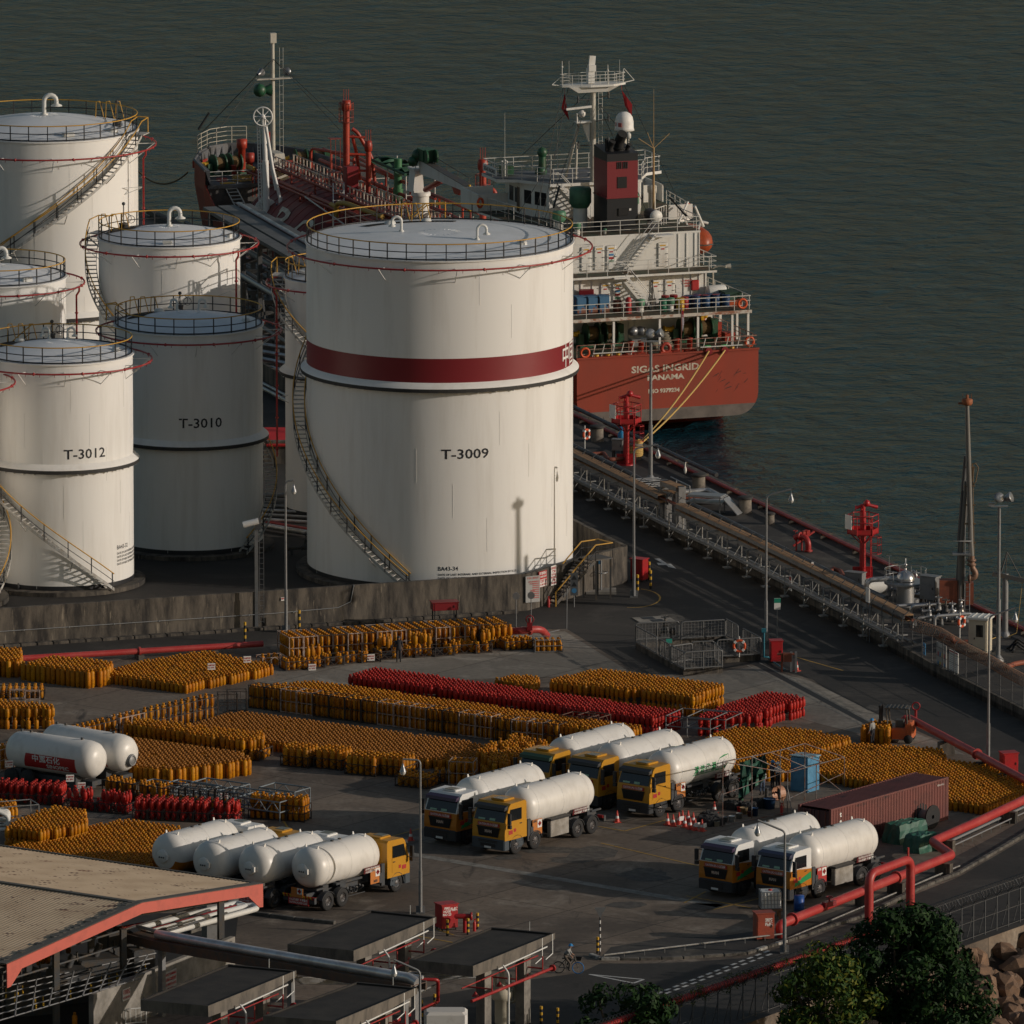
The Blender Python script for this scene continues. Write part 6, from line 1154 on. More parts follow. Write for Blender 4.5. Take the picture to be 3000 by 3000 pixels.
# signal pennants on the mast halyards
for k,(x,lab)in enumerate(((4.7,'red pennant hanging at the port side of the radar mast'),(9.2,'red pennant hanging at the starboard side of the radar mast'))):
 sx=-1 if k==0 else 1;p0=Sw(x,15.9,23.3);mb=MB();P=[(0,0),(.0-.25*(k==0)+.25*k,-1.2),(.35 if k==0 else .75,-2.1 if k==0 else-2.05),(.15 if k==0 else .8,-1.1)];vs=[(a,.12*sin(3*b),b)for a,b in P];mb.add(vs,[(0,1,2,3),(3,2,1,0)]);mb.tube((0,0,0),(0,0,.4),.015,3)
 o=solo('signal_flag',mb,mat('flag_red',(.36,.015,.02),.75),lab,'flag','red pennants on the ship mast',at=(0,0,0));o.location=p0
RACKD=mat('rack_grey',(.085,.088,.092),.6,metal=.2,col2=(.05,.05,.05),scale=1)
COVER=mat('rack_cover',(.15,.15,.148),.6,metal=.2,col2=(.10,.10,.10),scale=.5)
rk=thing('trestle_rack','dark steel trestle carrying grey covered trays and pipes behind the tanks','pipe rack',G(790,870))
a,b=G(655,613,9.),G(930,772,9.);e2=b+(b-a)*.6;d=(e2-a).normalized();n=Vector((-d.y,d.x,0))
for o,w_,m,dz in((-1.1,1.0,COVER,0),(.25,1.35,COVER,.05),(1.75,.7,COVER,.1)):
 mb=MB();p,q=a+n*o,e2+n*o;mb.hexa([p-n*w_/2,q-n*w_/2,q+n*w_/2,p+n*w_/2]+[up(v,.25+dz)for v in(p-n*w_/2,q-n*w_/2,q+n*w_/2,p+n*w_/2)]);obj('tray',mb,m,rk,True)
for k,(o,r,m)in enumerate(((1.15,.12,SILV),(1.32,.08,SILV),(1.0,.06,mat('pipe_mauve',(.30,.22,.24),.5)))):mb=MB();mb.tube(up(a+n*o,.4),up(e2+n*o,.4),r,8);obj('pipe',mb,m,rk,True)
L_=(e2-a).length
for k in range(9):
 p=a+d*(L_*(k+.3)/9);mb=MB()
 for o in(-1.4,1.9):q=p+n*o;mb.box((q.x,q.y,4.4),(.32,.32,9.0),atan2(d.y,d.x))
 for z in(2.2,3.6,5.2,6.8,8.6):mb.box((p+n*.25)[:2]+(z,),(.25,3.6,.3),atan2(d.y,d.x))
 q=p+d*1.6;mb.tube(p+n*-1.4+Vector((0,0,-2)),q+n*-1.4+Vector((0,0,-6)),.08,4);obj('frame',mb,RACKD,rk,True)
for k in range(22):
 o,z=random.uniform(-1.5,2),random.choice((2.5,3.9,5.5,7.1));r=random.choice((.09,.13,.17,.22));p,q=a+n*o,e2+n*o;p.z=q.z=z+r;s_=random.uniform(0,.5);mb=MB();m_=p+(q-p)*s_
 mb.path([m_,q]if k%3 else[m_-Vector((0,0,1.2)),m_,q],r,8,bend=.4);obj('pipe',mb,random.choice((GREYST,GALV,RACKD,RACKD,REDDK if k%5==0 else GREYST)),rk,True)
for k in range(3):
 a2,b2=G(700,760+70*k,3.0-.8*k),G(990,900+75*k,3.0-.8*k);mb=MB();dd=(b2-a2).normalized();nn_=Vector((-dd.y,dd.x,0))
 for o in(-.6,-.2,.2,.6):mb.tube(a2+nn_*o,b2+nn_*o,.14,8)
 for u in np.linspace(.05,.95,7):p=a2+(b2-a2)*u;mb.box((p.x,p.y,p.z-.25),(.2,1.8,.2),atan2(dd.y,dd.x));mb.box((p.x,p.y,p.z/2-.2),(.18,.18,p.z),0)
 solo('pipe_rack',mb,RACKD,['dark low pipe rack in the gap left of the narrow tank, uppermost','dark low pipe rack in the gap left of the narrow tank, middle','dark low pipe rack in the gap left of the narrow tank, lowest'][k],'pipe rack',at=(a2+b2)/2)
gpipe([G(708,812,3.5),G(735,838,3.5),G(790,842,3.5),G(790,900,3.)],.26,RACKD,'thick dark bent pipe in the gap beside the mid tank',bend=1.2)
aw_=thing('white_loading_arm','white loading arm with a spoked wheel standing before the ship bow','loading arm',G(781,645,.35));ap=aw_.location;s_=39.5  # white loading arm before the ship bow
LW=lambda x,y:Vector(((540+x/5.367-Pj(*ap)[0])/s_,0,zat(0,340+y/5.367,ap)-.35))
mb=MB();zt_=LW(1250,20).z;mb.tube((0,0,0),LW(1275,700),.28,14,.26);mb.tube(LW(1275,700),LW(1250,20),.20,14,.17);mb.lathe([(.001,-.1),(1.0,-.1),(1.0,.1),(.001,.1)],20,LW(1290,1500)+Vector((0,.3,0)),axis='y',smooth=False);obj('riser',mb,WHITE2,aw_)
mb=MB();c=LW(1238,0)+Vector((0,-.3,0));mb.torus(c,.75,.06,24,6,'y');[mb.tube(c,c+Vector((.75*cos(k*pi/4),0,.75*sin(k*pi/4))),.045,5)for k in range(8)];mb.lathe([(.001,-.12),(.2,-.12),(.2,.12),(.001,.12)],12,c,axis='y');obj('sheave_wheel',mb,WHITE2,aw_)
mb=MB();o=Vector((0,-.5,0));mb.tube(LW(1290,150)+o,LW(1400,800)+o,.13,10);mb.tube(LW(1400,800)+o,LW(1530,1300)+o,.13,10);mb.tube(LW(1310,420)+o,LW(1450,1150)+o,.08,8);mb.path([LW(1530,1260)+o,LW(1535,1330)+o,LW(1530,1560)+o],.17,8);obj('outer_arm',mb,WHITE2,aw_)
mb=MB();[mb.box(LW(1510,1380+40*k)+o,(.5+.25*(k%2),.4,.18))for k in range(5)];mb.tube(LW(1600,1520)+o,LW(1740,1590)+o,.28,10);mb.tube(LW(1740,1590)+o,LW(1775,1600)+o,.4,10);obj('coupling',mb,mat('coupling_blue',(.10,.14,.18),.5,metal=.3),aw_)
mb=MB();[mb.tube(LW(x,1450),LW(x-30,120),.05,5)for x in(1170,1215)];[mb.tube(LW(1170-30*k/26,1440-50*k),LW(1215-30*k/26,1440-50*k),.03,4)for k in range(26)];[mb.tube(LW(1150,y),LW(1260,y),.06,5)for y in(180,750,1360)];obj('ladder',mb,WHITE2,aw_)
mb=MB();mb.path([LW(1340,1640),LW(1700,1650),LW(1770,1690),LW(1775,1900)],.30,10,bend=.5);obj('header_pipe',mb,EDGE,aw_)
mb=MB();mb.tube((0,0,0),(0,0,7.5),.07,6);mb.tube((.35,0,0),(.35,0,4.),.05,6);o=solo('lamp_post',mb,VENTW,'thin white posts above the mid tank roof, by the ship bow','post',at=(0,0,0));o.location=Q(99,-2,.35)
rr_=thing('red_roof','bright red roof of a small shed between the tanks','shed',G(830,1350,.8));mb=MB();c=G(830,1350,.8);mb.box((c.x,c.y,1.6),(2.6,2.5,1.6));obj('wall',mb,CONC,rr_,True);mb=MB();mb.box((c.x,c.y,2.5),(3.0,3.0,.12),0,None,0,.25);obj('roof',mb,REDS,rr_,True)
# ============================================================ gas cylinders, cages
def cyl_mat(name,c1,c2,c3,collar=False):
 m=bpy.data.materials.new(name);m.use_nodes=True;t=m.node_tree;N,L=t.nodes,t.links;b=N['Principled BSDF'];b.inputs['Roughness'].default_value=.5;b.inputs['Specular IOR Level'].default_value=.25
 g=N.new('ShaderNodeNewGeometry');oi=N.new('ShaderNodeObjectInfo');ad=N.new('ShaderNodeMath');ad.operation='ADD';L.new(g.outputs['Random Per Island'],ad.inputs[0]);L.new(oi.outputs['Random'],ad.inputs[1]);fr_=N.new('ShaderNodeMath');fr_.operation='FRACT';L.new(ad.outputs[0],fr_.inputs[0])
 cr_=N.new('ShaderNodeValToRGB');cr_.color_ramp.elements[0].color=(*c1,1);cr_.color_ramp.elements[1].color=(*c3,1);cr_.color_ramp.elements[0].position=.3;e=cr_.color_ramp.elements.new(.7);e.color=(*c2,1);L.new(fr_.outputs[0],cr_.inputs[0])
 tc=N.new('ShaderNodeTexCoord');nz=N.new('ShaderNodeTexNoise');nz.inputs['Scale'].default_value=5;nz.inputs['Detail'].default_value=5;L.new(tc.outputs['Object'],nz.inputs['Vector']);rp=N.new('ShaderNodeMapRange');rp.inputs['From Min'].default_value=.52;rp.inputs['From Max'].default_value=.75;L.new(nz.outputs[0],rp.inputs['Value'])
 mx=N.new('ShaderNodeMix');mx.data_type='RGBA';L.new(rp.outputs[0],mx.inputs[0]);L.new(cr_.outputs[0],mx.inputs[6]);mx.inputs[7].default_value=(c1[0]*.35,c1[1]*.35,c1[2]*.5,1);L.new(mx.outputs[2],b.inputs['Base Color']);return m
CYE=cyl_mat('cylinder_yellow',(.47,.165,.004),(.56,.235,.006),(.28,.11,.007));CRE=cyl_mat('cylinder_red',(.40,.020,.015),(.47,.03,.02),(.28,.022,.018));CBR=mat('shade_painted_collar',(.33,.125,.010),.7);CVL=mat('valve_dark',(.05,.035,.02),.6)  # CBR: collar colour darkened to stand for shade over the two shaded blocks
def cyl_mb(h,r,n=8,dark=False):
 mb=MB();c=h-.13
 mb.lathe([(r*.82,0),(r*.82,.045),(r,.07),(r*1.01,c*.5),(r,c-.13),(r*.85,c-.05),(r*.42,c)],n,mi=0)
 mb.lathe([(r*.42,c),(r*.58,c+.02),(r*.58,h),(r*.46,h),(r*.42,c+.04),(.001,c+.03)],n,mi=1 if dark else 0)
 mb.lathe([(.035,c),(.035,h-.02),(.001,h-.01)],4,mi=2,smooth=False)
 return mb
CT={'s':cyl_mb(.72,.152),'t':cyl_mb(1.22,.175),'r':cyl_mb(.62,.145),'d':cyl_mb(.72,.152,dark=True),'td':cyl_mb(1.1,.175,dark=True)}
CELLS=[]
AW=atan2((G(1441,2166)-G(729,2073)).y,(G(1441,2166)-G(729,2073)).x)
def inside(x,y,P):
 c=False;n=len(P);j=n-1
 for i in range(n):
  if(P[i].y>y)!=(P[j].y>y)and x<(P[j].x-P[i].x)*(y-P[i].y)/(P[j].y-P[i].y)+P[i].x:c=not c
  j=i
 return c
def block(px,kind,col,layers,where,sp=.36,ang=None,jit=.028,drop=.012,top=None,z0=0.):
 P=pxs(px);a=AW if ang is None else ang;ca_,sa_=cos(a),sin(a);cx,cy=P[0].x,P[0].y;hh={'s':.72,'t':1.22,'r':.62,'d':.72,'td':1.1}[kind]
 us=[(p.x-cx)*ca_+(p.y-cy)*sa_ for p in P];vs=[-(p.x-cx)*sa_+(p.y-cy)*ca_ for p in P];cells=set()
 for i in range(int(min(us)/sp)-1,int(max(us)/sp)+2):
  for j in range(int(min(vs)/sp)-1,int(max(vs)/sp)+2):
   u,v=i*sp,j*sp;x,y=cx+u*ca_-v*sa_,cy+u*sa_+v*ca_
   if inside(x,y,P)and random.random()>=drop:cells.add((i,j,x,y))
 ij={(c[0],c[1])for c in cells}
 for i,j,x,y in sorted(cells):
  edge=not all((i+di,j+dj)in ij for di,dj in((1,0),(-1,0),(0,1),(0,-1)))
  for k in range(layers):
   if k<layers-1 and not edge:continue
   if k==layers-1 and layers>1 and top and random.random()<top:continue
   CELLS.append((x+random.uniform(-jit,jit),y+random.uniform(-jit,jit),z0+k*(hh+.01),kind,col,where))
Y,R='y','r'
block([(70,1992),(160,1972),(330,1988),(318,2012),(250,2018)],'t',Y,1,'in the tall block at the left below the long red pipe',.385)
block([(318,2006),(330,1988),(430,1962),(600,1934),(798,1975),(800,1980),(538,2034)],'s',Y,1,'in the wide back block below the long red pipe')
block([(-40,1985),(62,1986),(62,1950),(-40,1945)],'t',Y,1,'in the tall block cut by the left edge',.385)
block([(-40,2136),(160,2136),(162,2126),(60,2118),(-40,2108)],'s',Y,2,'in the double block at the left edge beside the diagonal cages')
block([(735,2071),(925,2056),(1500,2139),(1885,2192),(1800,2208),(1441,2164)],'s',Y,2,'in the long double block behind the caged front row')
block([(1027,2032),(1100,2007),(2001,2137),(1906,2157)],'r',R,2,'in the long red double block')
block([(1455,2016),(1510,2004),(1582,2012),(1570,2040)],'s',Y,1,'in the small group behind the long red block')
block([(1592,2056),(1757,2020),(2121,2068),(2030,2102),(1900,2086)],'s',Y,2,'in the bright double block behind the red ones')
block([(2042,2158),(2060,2140),(2250,2078),(2370,2098),(2270,2120),(2220,2150)],'r',R,2,'in the right red double block behind the pipe frame')
block([(1960,2230),(2150,2160),(2330,2160),(2508,2192),(2390,2225),(2400,2290),(2200,2290)],'s',Y,1,'in the right yellow block behind the work frame')
block([(2384,2288),(2400,2236),(2495,2206),(2760,2222),(2770,2250),(2700,2320),(2560,2320)],'s',Y,1,'in the right yellow block behind the blue shed')
block([(2770,2372),(2660,2340),(2700,2282),(2780,2254),(2900,2270),(3005,2320),(3010,2348),(2891,2392)],'s',Y,1,'in the far right block beside the brown container')
block([(2528,2180),(2560,2160),(2612,2168),(2600,2186)],'t',Y,1,'in the small group in front of the forklift',.385)
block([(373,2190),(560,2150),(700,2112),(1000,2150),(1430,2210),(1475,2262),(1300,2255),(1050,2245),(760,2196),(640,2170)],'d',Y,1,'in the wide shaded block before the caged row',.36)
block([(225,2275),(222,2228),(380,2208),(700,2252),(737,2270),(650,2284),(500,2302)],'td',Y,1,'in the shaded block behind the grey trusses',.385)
block([(368,2180),(395,2164),(770,2208),(775,2226),(700,2232)],'s',Y,2,'in the low double row across the shaded yard',.36,top=.06)
block([(20,2490),(60,2462),(160,2425),(253,2440),(253,2478),(120,2500)],'s',Y,2,'in the double block beside the white pipes at the lower left')
block([(30,2512),(80,2485),(370,2430),(530,2452),(520,2500),(440,2560),(330,2560)],'s',Y,1,'in the bright block behind the pale canopy roof')
block([(-40,2400),(45,2402),(45,2375),(-40,2372)],'s',Y,1,'in the small group at the left edge by the white pipes')
block([(1400,2262),(1440,2235),(1520,2212),(1640,2245),(1500,2296),(1440,2300)],'s',Y,2,'in the jumbled double group behind the yellow cabs',.36,top=.35)
block([(1480,2215),(1500,2198),(1580,2208),(1560,2222)],'r',R,1,'in the small red group behind the yellow cabs',.36)
CAGEK=mat('cage_black',(.018,.016,.016),.7,col2=(.05,.03,.02),scale=3);CAGEW=mat('cage_white',(.42,.36,.32),.7,col2=(.25,.13,.08),scale=3)
NCAGE=0
def cage(p,rz,label,kind='s',col=Y,layers=2,w_=1.22,dp=1.02,h=1.5,m=None,fill=1.,group=None,brace=False,where=None,sp=.36):
 """open steel stacking cage, its cylinders standing inside it are things of their own"""
 m=m or CAGEK;t=thing('cylinder_cage',label,'cage',p,rz,group);r=.028;mb=MB()
 for x in(0,w_):
  for y in(0,dp):mb.box((x,y,h/2),(.05,.05,h))
 obj('corner_post',mb,m,t)if False else None
 for z in[.06]+([h*.5,h-.04]if not brace else[h-.03]):
  for a,b in(((0,0),(w_,0)),((w_,0),(w_,dp)),((w_,dp),(0,dp)),((0,dp),(0,0))):mb.tube((*a,z),(*b,z),r,4,smooth=False)
 if brace:
  for x0,x1 in((0,w_/2),(w_/2,w_)):mb.tube((x0,0,.06),(x1,0,h),.022,4);mb.tube((x1,0,.06),(x0,0,h),.022,4)
  mb.tube((w_,0,.06),(w_,dp,h),.022,4);mb.tube((w_,dp,.06),(w_,0,h),.022,4)
 else:
  for u in(.33,.66):mb.box((w_*u,0,h/2),(.025,.025,h))
 obj('frame',mb,m,t);mb=MB();mb.box((w_/2,dp/2,.03),(w_-.06,dp-.06,.04));obj('floor',mb,m,t)
 c_,s_=cos(rz),sin(rz);hh={'s':.72,'t':1.22,'r':.62,'d':.72,'td':1.1}[kind];nx,ny=int(w_/sp),int(dp/sp)
 for k in range(layers):
  for i in range(nx):
   for j in range(ny):
    if random.random()>fill*(1 if k==0 else .92)or(0<i<nx-1 and 0<j<ny-1 and k<layers-1):continue
    x,y=(i+.5)*w_/nx,(j+.5)*dp/ny;CELLS.append((p.x+x*c_-y*s_,p.y+x*s_+y*c_,.05+k*(hh+.02),kind,col,where or 'in the steel cages'))
 return t
def cage_row(a,b,n,label,white=(),skip=(),dz=0.,**kw):
 a,b=G(*a),G(*b);d=(b-a)/n;rz=atan2(d.y,d.x);w_=d.length-.07
 for i in range(n):
  if i in skip:continue
  pos='first' if i==0 else('last' if i==n-1 else['2nd','3rd'][i-1]if i<3 else f'{i + 1}th')
  cage(a+d*i,rz,f"{'white' if i in white else 'black'} cage of {'red' if kw.get('col') == R else 'yellow'} cylinders, {pos} {label}",w_=w_,m=CAGEW if i in white else CAGEK,**kw)
cage_row((729,2074),(1441,2168),15,'in the long caged row',white=(2,3,8,9,10,13,14),group='cages of the long caged row',where='in the long caged row')
cage_row((1452,2172),(1640,2192),4,'in the short row beside the rusty frames',group='cages beside the rusty frames',where='in the short caged row',white=(1,2))
cage_row((0,2262),(350,2170),8,'in the near diagonal row',white=(0,2,5),group='cages of the diagonal row',where='in the diagonal caged row',dp=1.0,h=1.4)
cage_row((352,2168),(640,2102),8,'in the far diagonal row',white=(0,1),group='cages of the diagonal row',where='in the diagonal caged row',dp=1.0,h=1.4)
cage_row((848,1934),(1492,1890),15,'in the rear row under the wall',white=(0,1,4,6,7,10),group='cages of the rear row under the wall',where='in the rear caged row under the wall',dp=2.4,h=1.5)
for k,(x,y,w_,ly,f,m)in enumerate(((770,1955,1.6,1,.5,1),(838,1967,1.5,1,.95,0),(896,1962,1.3,2,.5,0),(952,1953,1.3,1,.55,0),(1010,1946,1.3,1,.4,0),(1060,1944,1.3,1,.15,0),(1112,1936,1.3,2,.45,0),(1176,1930,1.2,1,.5,0),(1218,1928,1.2,2,.5,0),(1275,1925,1.3,2,.25,0),(1330,1918,1.5,1,.8,0),(1395,1916,1.1,2,.7,0),(1438,1902,1.6,2,.95,0),(1480,1908,2.0,1,1.,0))):
 cage(G(x,y),atan2((G(1410,1925)-G(830,1968)).y,(G(1410,1925)-G(830,1968)).x),f'low cage of yellow cylinders, number {k + 1} in the front line below the wall',w_=w_,dp=1.2,h=.62,layers=ly,fill=f,brace=True,m=CAGEW if m else None,group='low cages in the front line below the wall',where='in the low cages below the wall')
cage(G(1568,1912),.12,'low grey cage full of yellow cylinders beside the red bent pipe',w_=1.8,dp=1.3,h=.85,layers=1,m=GREYST,where='in the grey cage by the bent pipe')
for k,(x,y,w_,kd,l)in enumerate(((822,2243,1.9,'t','first from the left'),(920,2250,1.9,'t','2nd from the left'),(1010,2267,2.1,'t','3rd from the left'),(1112,2272,1.7,'t','4th from the left'),(1158,2303,2.2,'s','last, nearest the lamp post'),(705,2225,1.3,'s','farthest left'))):
 cage(G(x,y),AW+.1,f'black braced cage of yellow cylinders in front of the shaded block, {l}',kd,w_=w_,dp=1.7,h=.68,layers=1 if kd=='t' else 1,brace=True,group='braced cages in front of the shaded block',where='in the braced cages before the shaded block',sp=.4)
cage(G(1266,2294),AW+.5,'black braced cage with yellow and red cylinders left of the white cage','s',w_=2.0,dp=1.2,h=.6,layers=1,brace=True,where='in the braced cages before the shaded block')
cage(G(1315,2300),AW+.4,'white cage standing alone left of the yellow truck cabs','s',w_=1.5,dp=1.3,h=1.5,m=CAGEW,where='in the lone white cage')
cage(G(-20,2050),.0,'black braced cage of cylinders at the left edge','s',w_=3.2,dp=1.7,h=.6,layers=1,brace=True,where='in the cage at the left edge')
cage_row((-20,2352),(185,2362),5,'in the left red row',kind='r',col=R,layers=2,h=.6,brace=True,group='red cages at the left',where='in the red cages at the left',dp=1.5)
cage_row((188,2372),(372,2388),4,'in the middle red row',kind='r',col=R,layers=2,h=.6,brace=True,fill=.75,group='red cages at the left',where='in the red cages at the left',dp=1.3)
cage_row((388,2402),(700,2416),7,'in the right red row',kind='r',col=R,layers=2,h=.62,brace=True,group='red cages at the right',where='in the red cages beside the trusses',dp=1.6,fill=.95)
cage_row((300,2348),(480,2372),4,'in the left row behind the reds',h=1.35,group='yellow cages behind the red cages',where='in the yellow cages behind the red ones',dp=1.1);cage_row((482,2372),(700,2388),5,'in the right row behind the reds',h=1.35,layers=1,group='yellow cages behind the red cages',where='in the yellow cages behind the red ones',dp=1.1)
cage_row((728,2398),(895,2410),3,'beyond the grey trusses',h=1.0,layers=2,group='yellow cages beyond the trusses',where='in the yellow cages beyond the trusses',dp=1.2,fill=.9)
for x,y,l in((640,2100,'empty black cage at the far end of the diagonal row'),(668,2092,'empty black cage standing behind the diagonal row')):cage(G(x,y),.1,l,w_=1.2,dp=.9,h=1.45,layers=0)
for x,y,l in((30,2075,'rusty white cage panel behind the left double block'),(75,2078,'rusty white cage panel right of its twin at the left')):cage(G(x,y),.1,l,w_=.9,dp=.3,h=1.2,layers=0,m=CAGEW)
# nearest ones as objects, the rest as one mass of each colour
proto={}
for k in CT:proto[k]=CT[k].mesh('gas_cylinder')
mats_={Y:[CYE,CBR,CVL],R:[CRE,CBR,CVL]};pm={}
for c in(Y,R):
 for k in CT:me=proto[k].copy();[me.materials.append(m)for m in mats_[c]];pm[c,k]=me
cn={Y:'yellow',R:'red'}
for c in(Y,R):
 L_=[q for q in CELLS if q[4]==c];L_.sort(key=lambda q:q[1]-.9*q[2]);near,far=L_[:300],L_[300:]
 for x,y,z,k,_,wh_ in near:
  o=bpy.data.objects.new(cn[c]+'_gas_cylinder',pm[c,k]);COL.objects.link(o);o.location=(x,y,z);o.rotation_euler=(0,0,random.uniform(0,6.28));tag(o,f"{cn[c]} gas cylinder {wh_}",'gas cylinder',f"{cn[c]} cylinders {wh_}")
 V,FF,MI,SM=[],[],[],[];off=0
 for x,y,z,k,_,wh_ in far:
  t=CT[k];a=random.uniform(0,6.28);v=np.array(t.v);ca_,sa_=cos(a),sin(a);V.append(np.column_stack((v[:,0]*ca_-v[:,1]*sa_+x,v[:,0]*sa_+v[:,1]*ca_+y,v[:,2]+z)));FF.extend([[i+off for i in f]for f in t.f]);MI.extend(t.m);SM.extend(t.sm);off+=len(t.v)
 me=bpy.data.meshes.new('gas_cylinders');me.from_pydata(np.concatenate(V).tolist(),[],FF);me.polygons.foreach_set('material_index',MI);me.polygons.foreach_set('use_smooth',SM);me.update()
 o=link(cn[c]+'_cylinder_stock',me,mats_[c]);o['kind']='stuff';tag(o,f"massed {cn[c]} gas cylinders standing in blocks and cages across the yard",'gas cylinders')
print('cylinders',len(CELLS),sum(q[4]=='y' for q in CELLS))
for k,(x,y,z,l)in enumerate(((725,1975,.8,'at right on the wide back block'),(620,1996,.8,'left of the two on the wide back block'),(915,1962,.0,'on the low cages, left of the two'),(1087,1940,.15,'on the low cages, right of the two'),(28,2302,1.2,'on the left red cages'),(206,2330,.9,'between the red cages, upper one'),(240,2345,.75,'between the red cages, lower one'),(658,2372,.7,'ending the yellow cages behind the red ones'))):
 board('stack_sign','small white sign with red characters '+l,'sign',G(x,y-0)+Vector((0,-.25,z)),.48,.42,.15,[('待檢驗氣樽',.07,.08,1),('不准提取',.07,-.08,1)],[WSIGN,REDS])
CYEL=mat('cab_yellow',(.52,.25,.018),.35,col2=(.42,.20,.02),scale=1.5,lo=.5,hi=.9);CORA=mat('cab_orange',(.46,.16,.012),.35);CWHI=mat('cab_white',(.74,.74,.72),.35);CGRN=mat('cab_green',(.012,.26,.08),.4)
TNKW=mat('tanker_white',(.74,.72,.68),.38,col2=(.50,.47,.42),scale=.9,lo=.48,hi=.9,stretch=(1,1,.5),extra=[((.40,.36,.31),2.5,.66,.85)]);CHAS=mat('chassis_grey',(.035,.042,.052),.6,col2=(.06,.055,.05),scale=2);PLAS=mat('bumper_dark',(.022,.025,.03),.55);PLASG=mat('bumper_blue_grey',(.05,.065,.08),.5)
VPUR=mat('visor_purple',(.035,.015,.05),.4);RIM=mat('wheel_rim',(.12,.12,.125),.5,metal=.5,col2=(.06,.05,.045),scale=5);HLAMP=mat('headlamp_glass',(.55,.56,.58),.12,metal=.4);CHROME=mat('chrome',(.6,.6,.6),.2,metal=.9);MARB=mat('maroon_plate',(.14,.02,.022),.5);ORPL=mat('orange_plate',(.50,.17,.03),.5);BOXW=mat('side_locker',(.36,.34,.31),.5,col2=(.22,.20,.17),scale=1.2);HAZY=mat('chevron_yellow',(.50,.36,.03),.5)
def tanker(p,rz,label,cab='yellow',anchor=(3.55,1.1,0),text=None,bumper=None,axles=(3.55,1.75,-2.35,-3.75),rear_plates=False,locker=True,band=False,visor=None,plate='LPG',tank_x=(-4.4,2.42),XR=-5.0,side=1,maker='MAN',cabshape='M'):
 c_,s_=cos(rz),sin(rz);t=thing('tanker_truck',label,'tanker truck',Vector((p.x-(anchor[0]*c_-anchor[1]*s_),p.y-(anchor[0]*s_+anchor[1]*c_),0)),rz,'white gas tanker trucks')
 up_c,lo_c={'yellow':(CYEL,CYEL),'split':(CWHI,CORA),'white':(CWHI,CWHI)}[cab];bumper=bumper or(PLASG if cab=='yellow' else PLAS)
 X0,X1=2.62,4.72;W=1.22
 mb=MB();[mb.box(((X0+.6+XR)/2+.3,y,.95),(X0-XR+1.2,.12,.26))for y in(-.42,.42)];mb.box((-1.0,0,.9),(6,.7,.2));[mb.box((x,0,1.25),(.5,1.9,.45))for x in(XR+1.2,-1.2,1.3)];[mb.tube((x,-1,.52),(x,1,.52),.09,6)for x in axles];mb.box((2.2,0,1.1),(.7,2.1,.5));mb.box((XR,0,.75),(.18,2.3,.35));obj('chassis',mb,CHAS,t)
 R_=1.2;zc=2.44;a,b=tank_x;mb=MB();mb.lathe([(.001,a),(.45,a+.04),(.86,a+.15),(1.07,a+.34),(1.165,a+.55),(R_,a+.8),(R_,b-.8),(1.165,b-.55),(1.07,b-.34),(.86,b-.15),(.45,b-.04),(.001,b)],40,(0,0,zc),axis='x');mb.torus((b-1.0,0,zc),R_-.003,.012,40,4,'x');mb.torus((a+1.0,0,zc),R_-.003,.012,40,4,'x');mb.torus(((a+b)/2,0,zc),R_-.003,.012,40,4,'x');tk=obj('tank',mb,TNKW,t)
 for x,y in((a+.9,.42),(a+.9,-.42),(b-.9,.42),(b-.9,-.42)):
  q=MB();z=zc+sqrt(R_**2-y*y);q.hexa([(x-.09,y-.02,z-.04),(x+.09,y-.02,z-.04),(x+.09,y+.02,z-.04),(x-.09,y+.02,z-.04),(x-.04,y*1.08-.02,z+.17),(x+.04,y*1.08-.02,z+.17),(x+.04,y*1.08+.02,z+.17),(x-.04,y*1.08+.02,z+.17)]);obj('lifting_lug',q,TNKW,tk)
 for x in(-1.0,-.3):q=MB();q.lathe([(.10,0),(.12,.08),(.001,.1)],10,(x,0,zc+R_-.02));obj('top_valve',q,DKST,tk)
 q=MB();q.lathe([(.001,a-.10),(.36,a-.09),(.40,a-.04),(.40,a+.14)],22,(0,0,zc-.08),axis='x');q.box((a-.08,-.42,zc-.08),(.12,.1,.3));mw=obj('manway',q,TNKW,tk);q=MB();[q.lathe([(.001,a-.13),(.05,a-.125),(.05,a-.09)],8,(0,y,zc-.12),axis='x')for y in(-.15,.0,.15)];obj('gauge',q,DKST,mw)
 if band:
  q=MB();q.lathe([(R_+.004,a+.8),(R_+.004,b-.8)],20,(0,0,zc),axis='x',a0=radians(200),a1=radians(340));q.lathe([(.864,a+.146),(1.074,a+.336),(1.17,a+.546),(R_+.004,a+.8)],20,(0,0,zc),axis='x',a0=radians(200),a1=radians(340));obj('lower_band',q,CORA,tk)
 sy=side
 def onside(mb,xm,z,off=.012):
  out=[]
  for x,d,zz in mb.v:yy=zz+z-zc;yy=max(-1.12,min(1.12,yy));an=math.asin(yy/R_);rr=R_+off;out.append((xm-sy*x,sy*rr*cos(an),zc+rr*sin(an)))
  mb.v=out;return mb
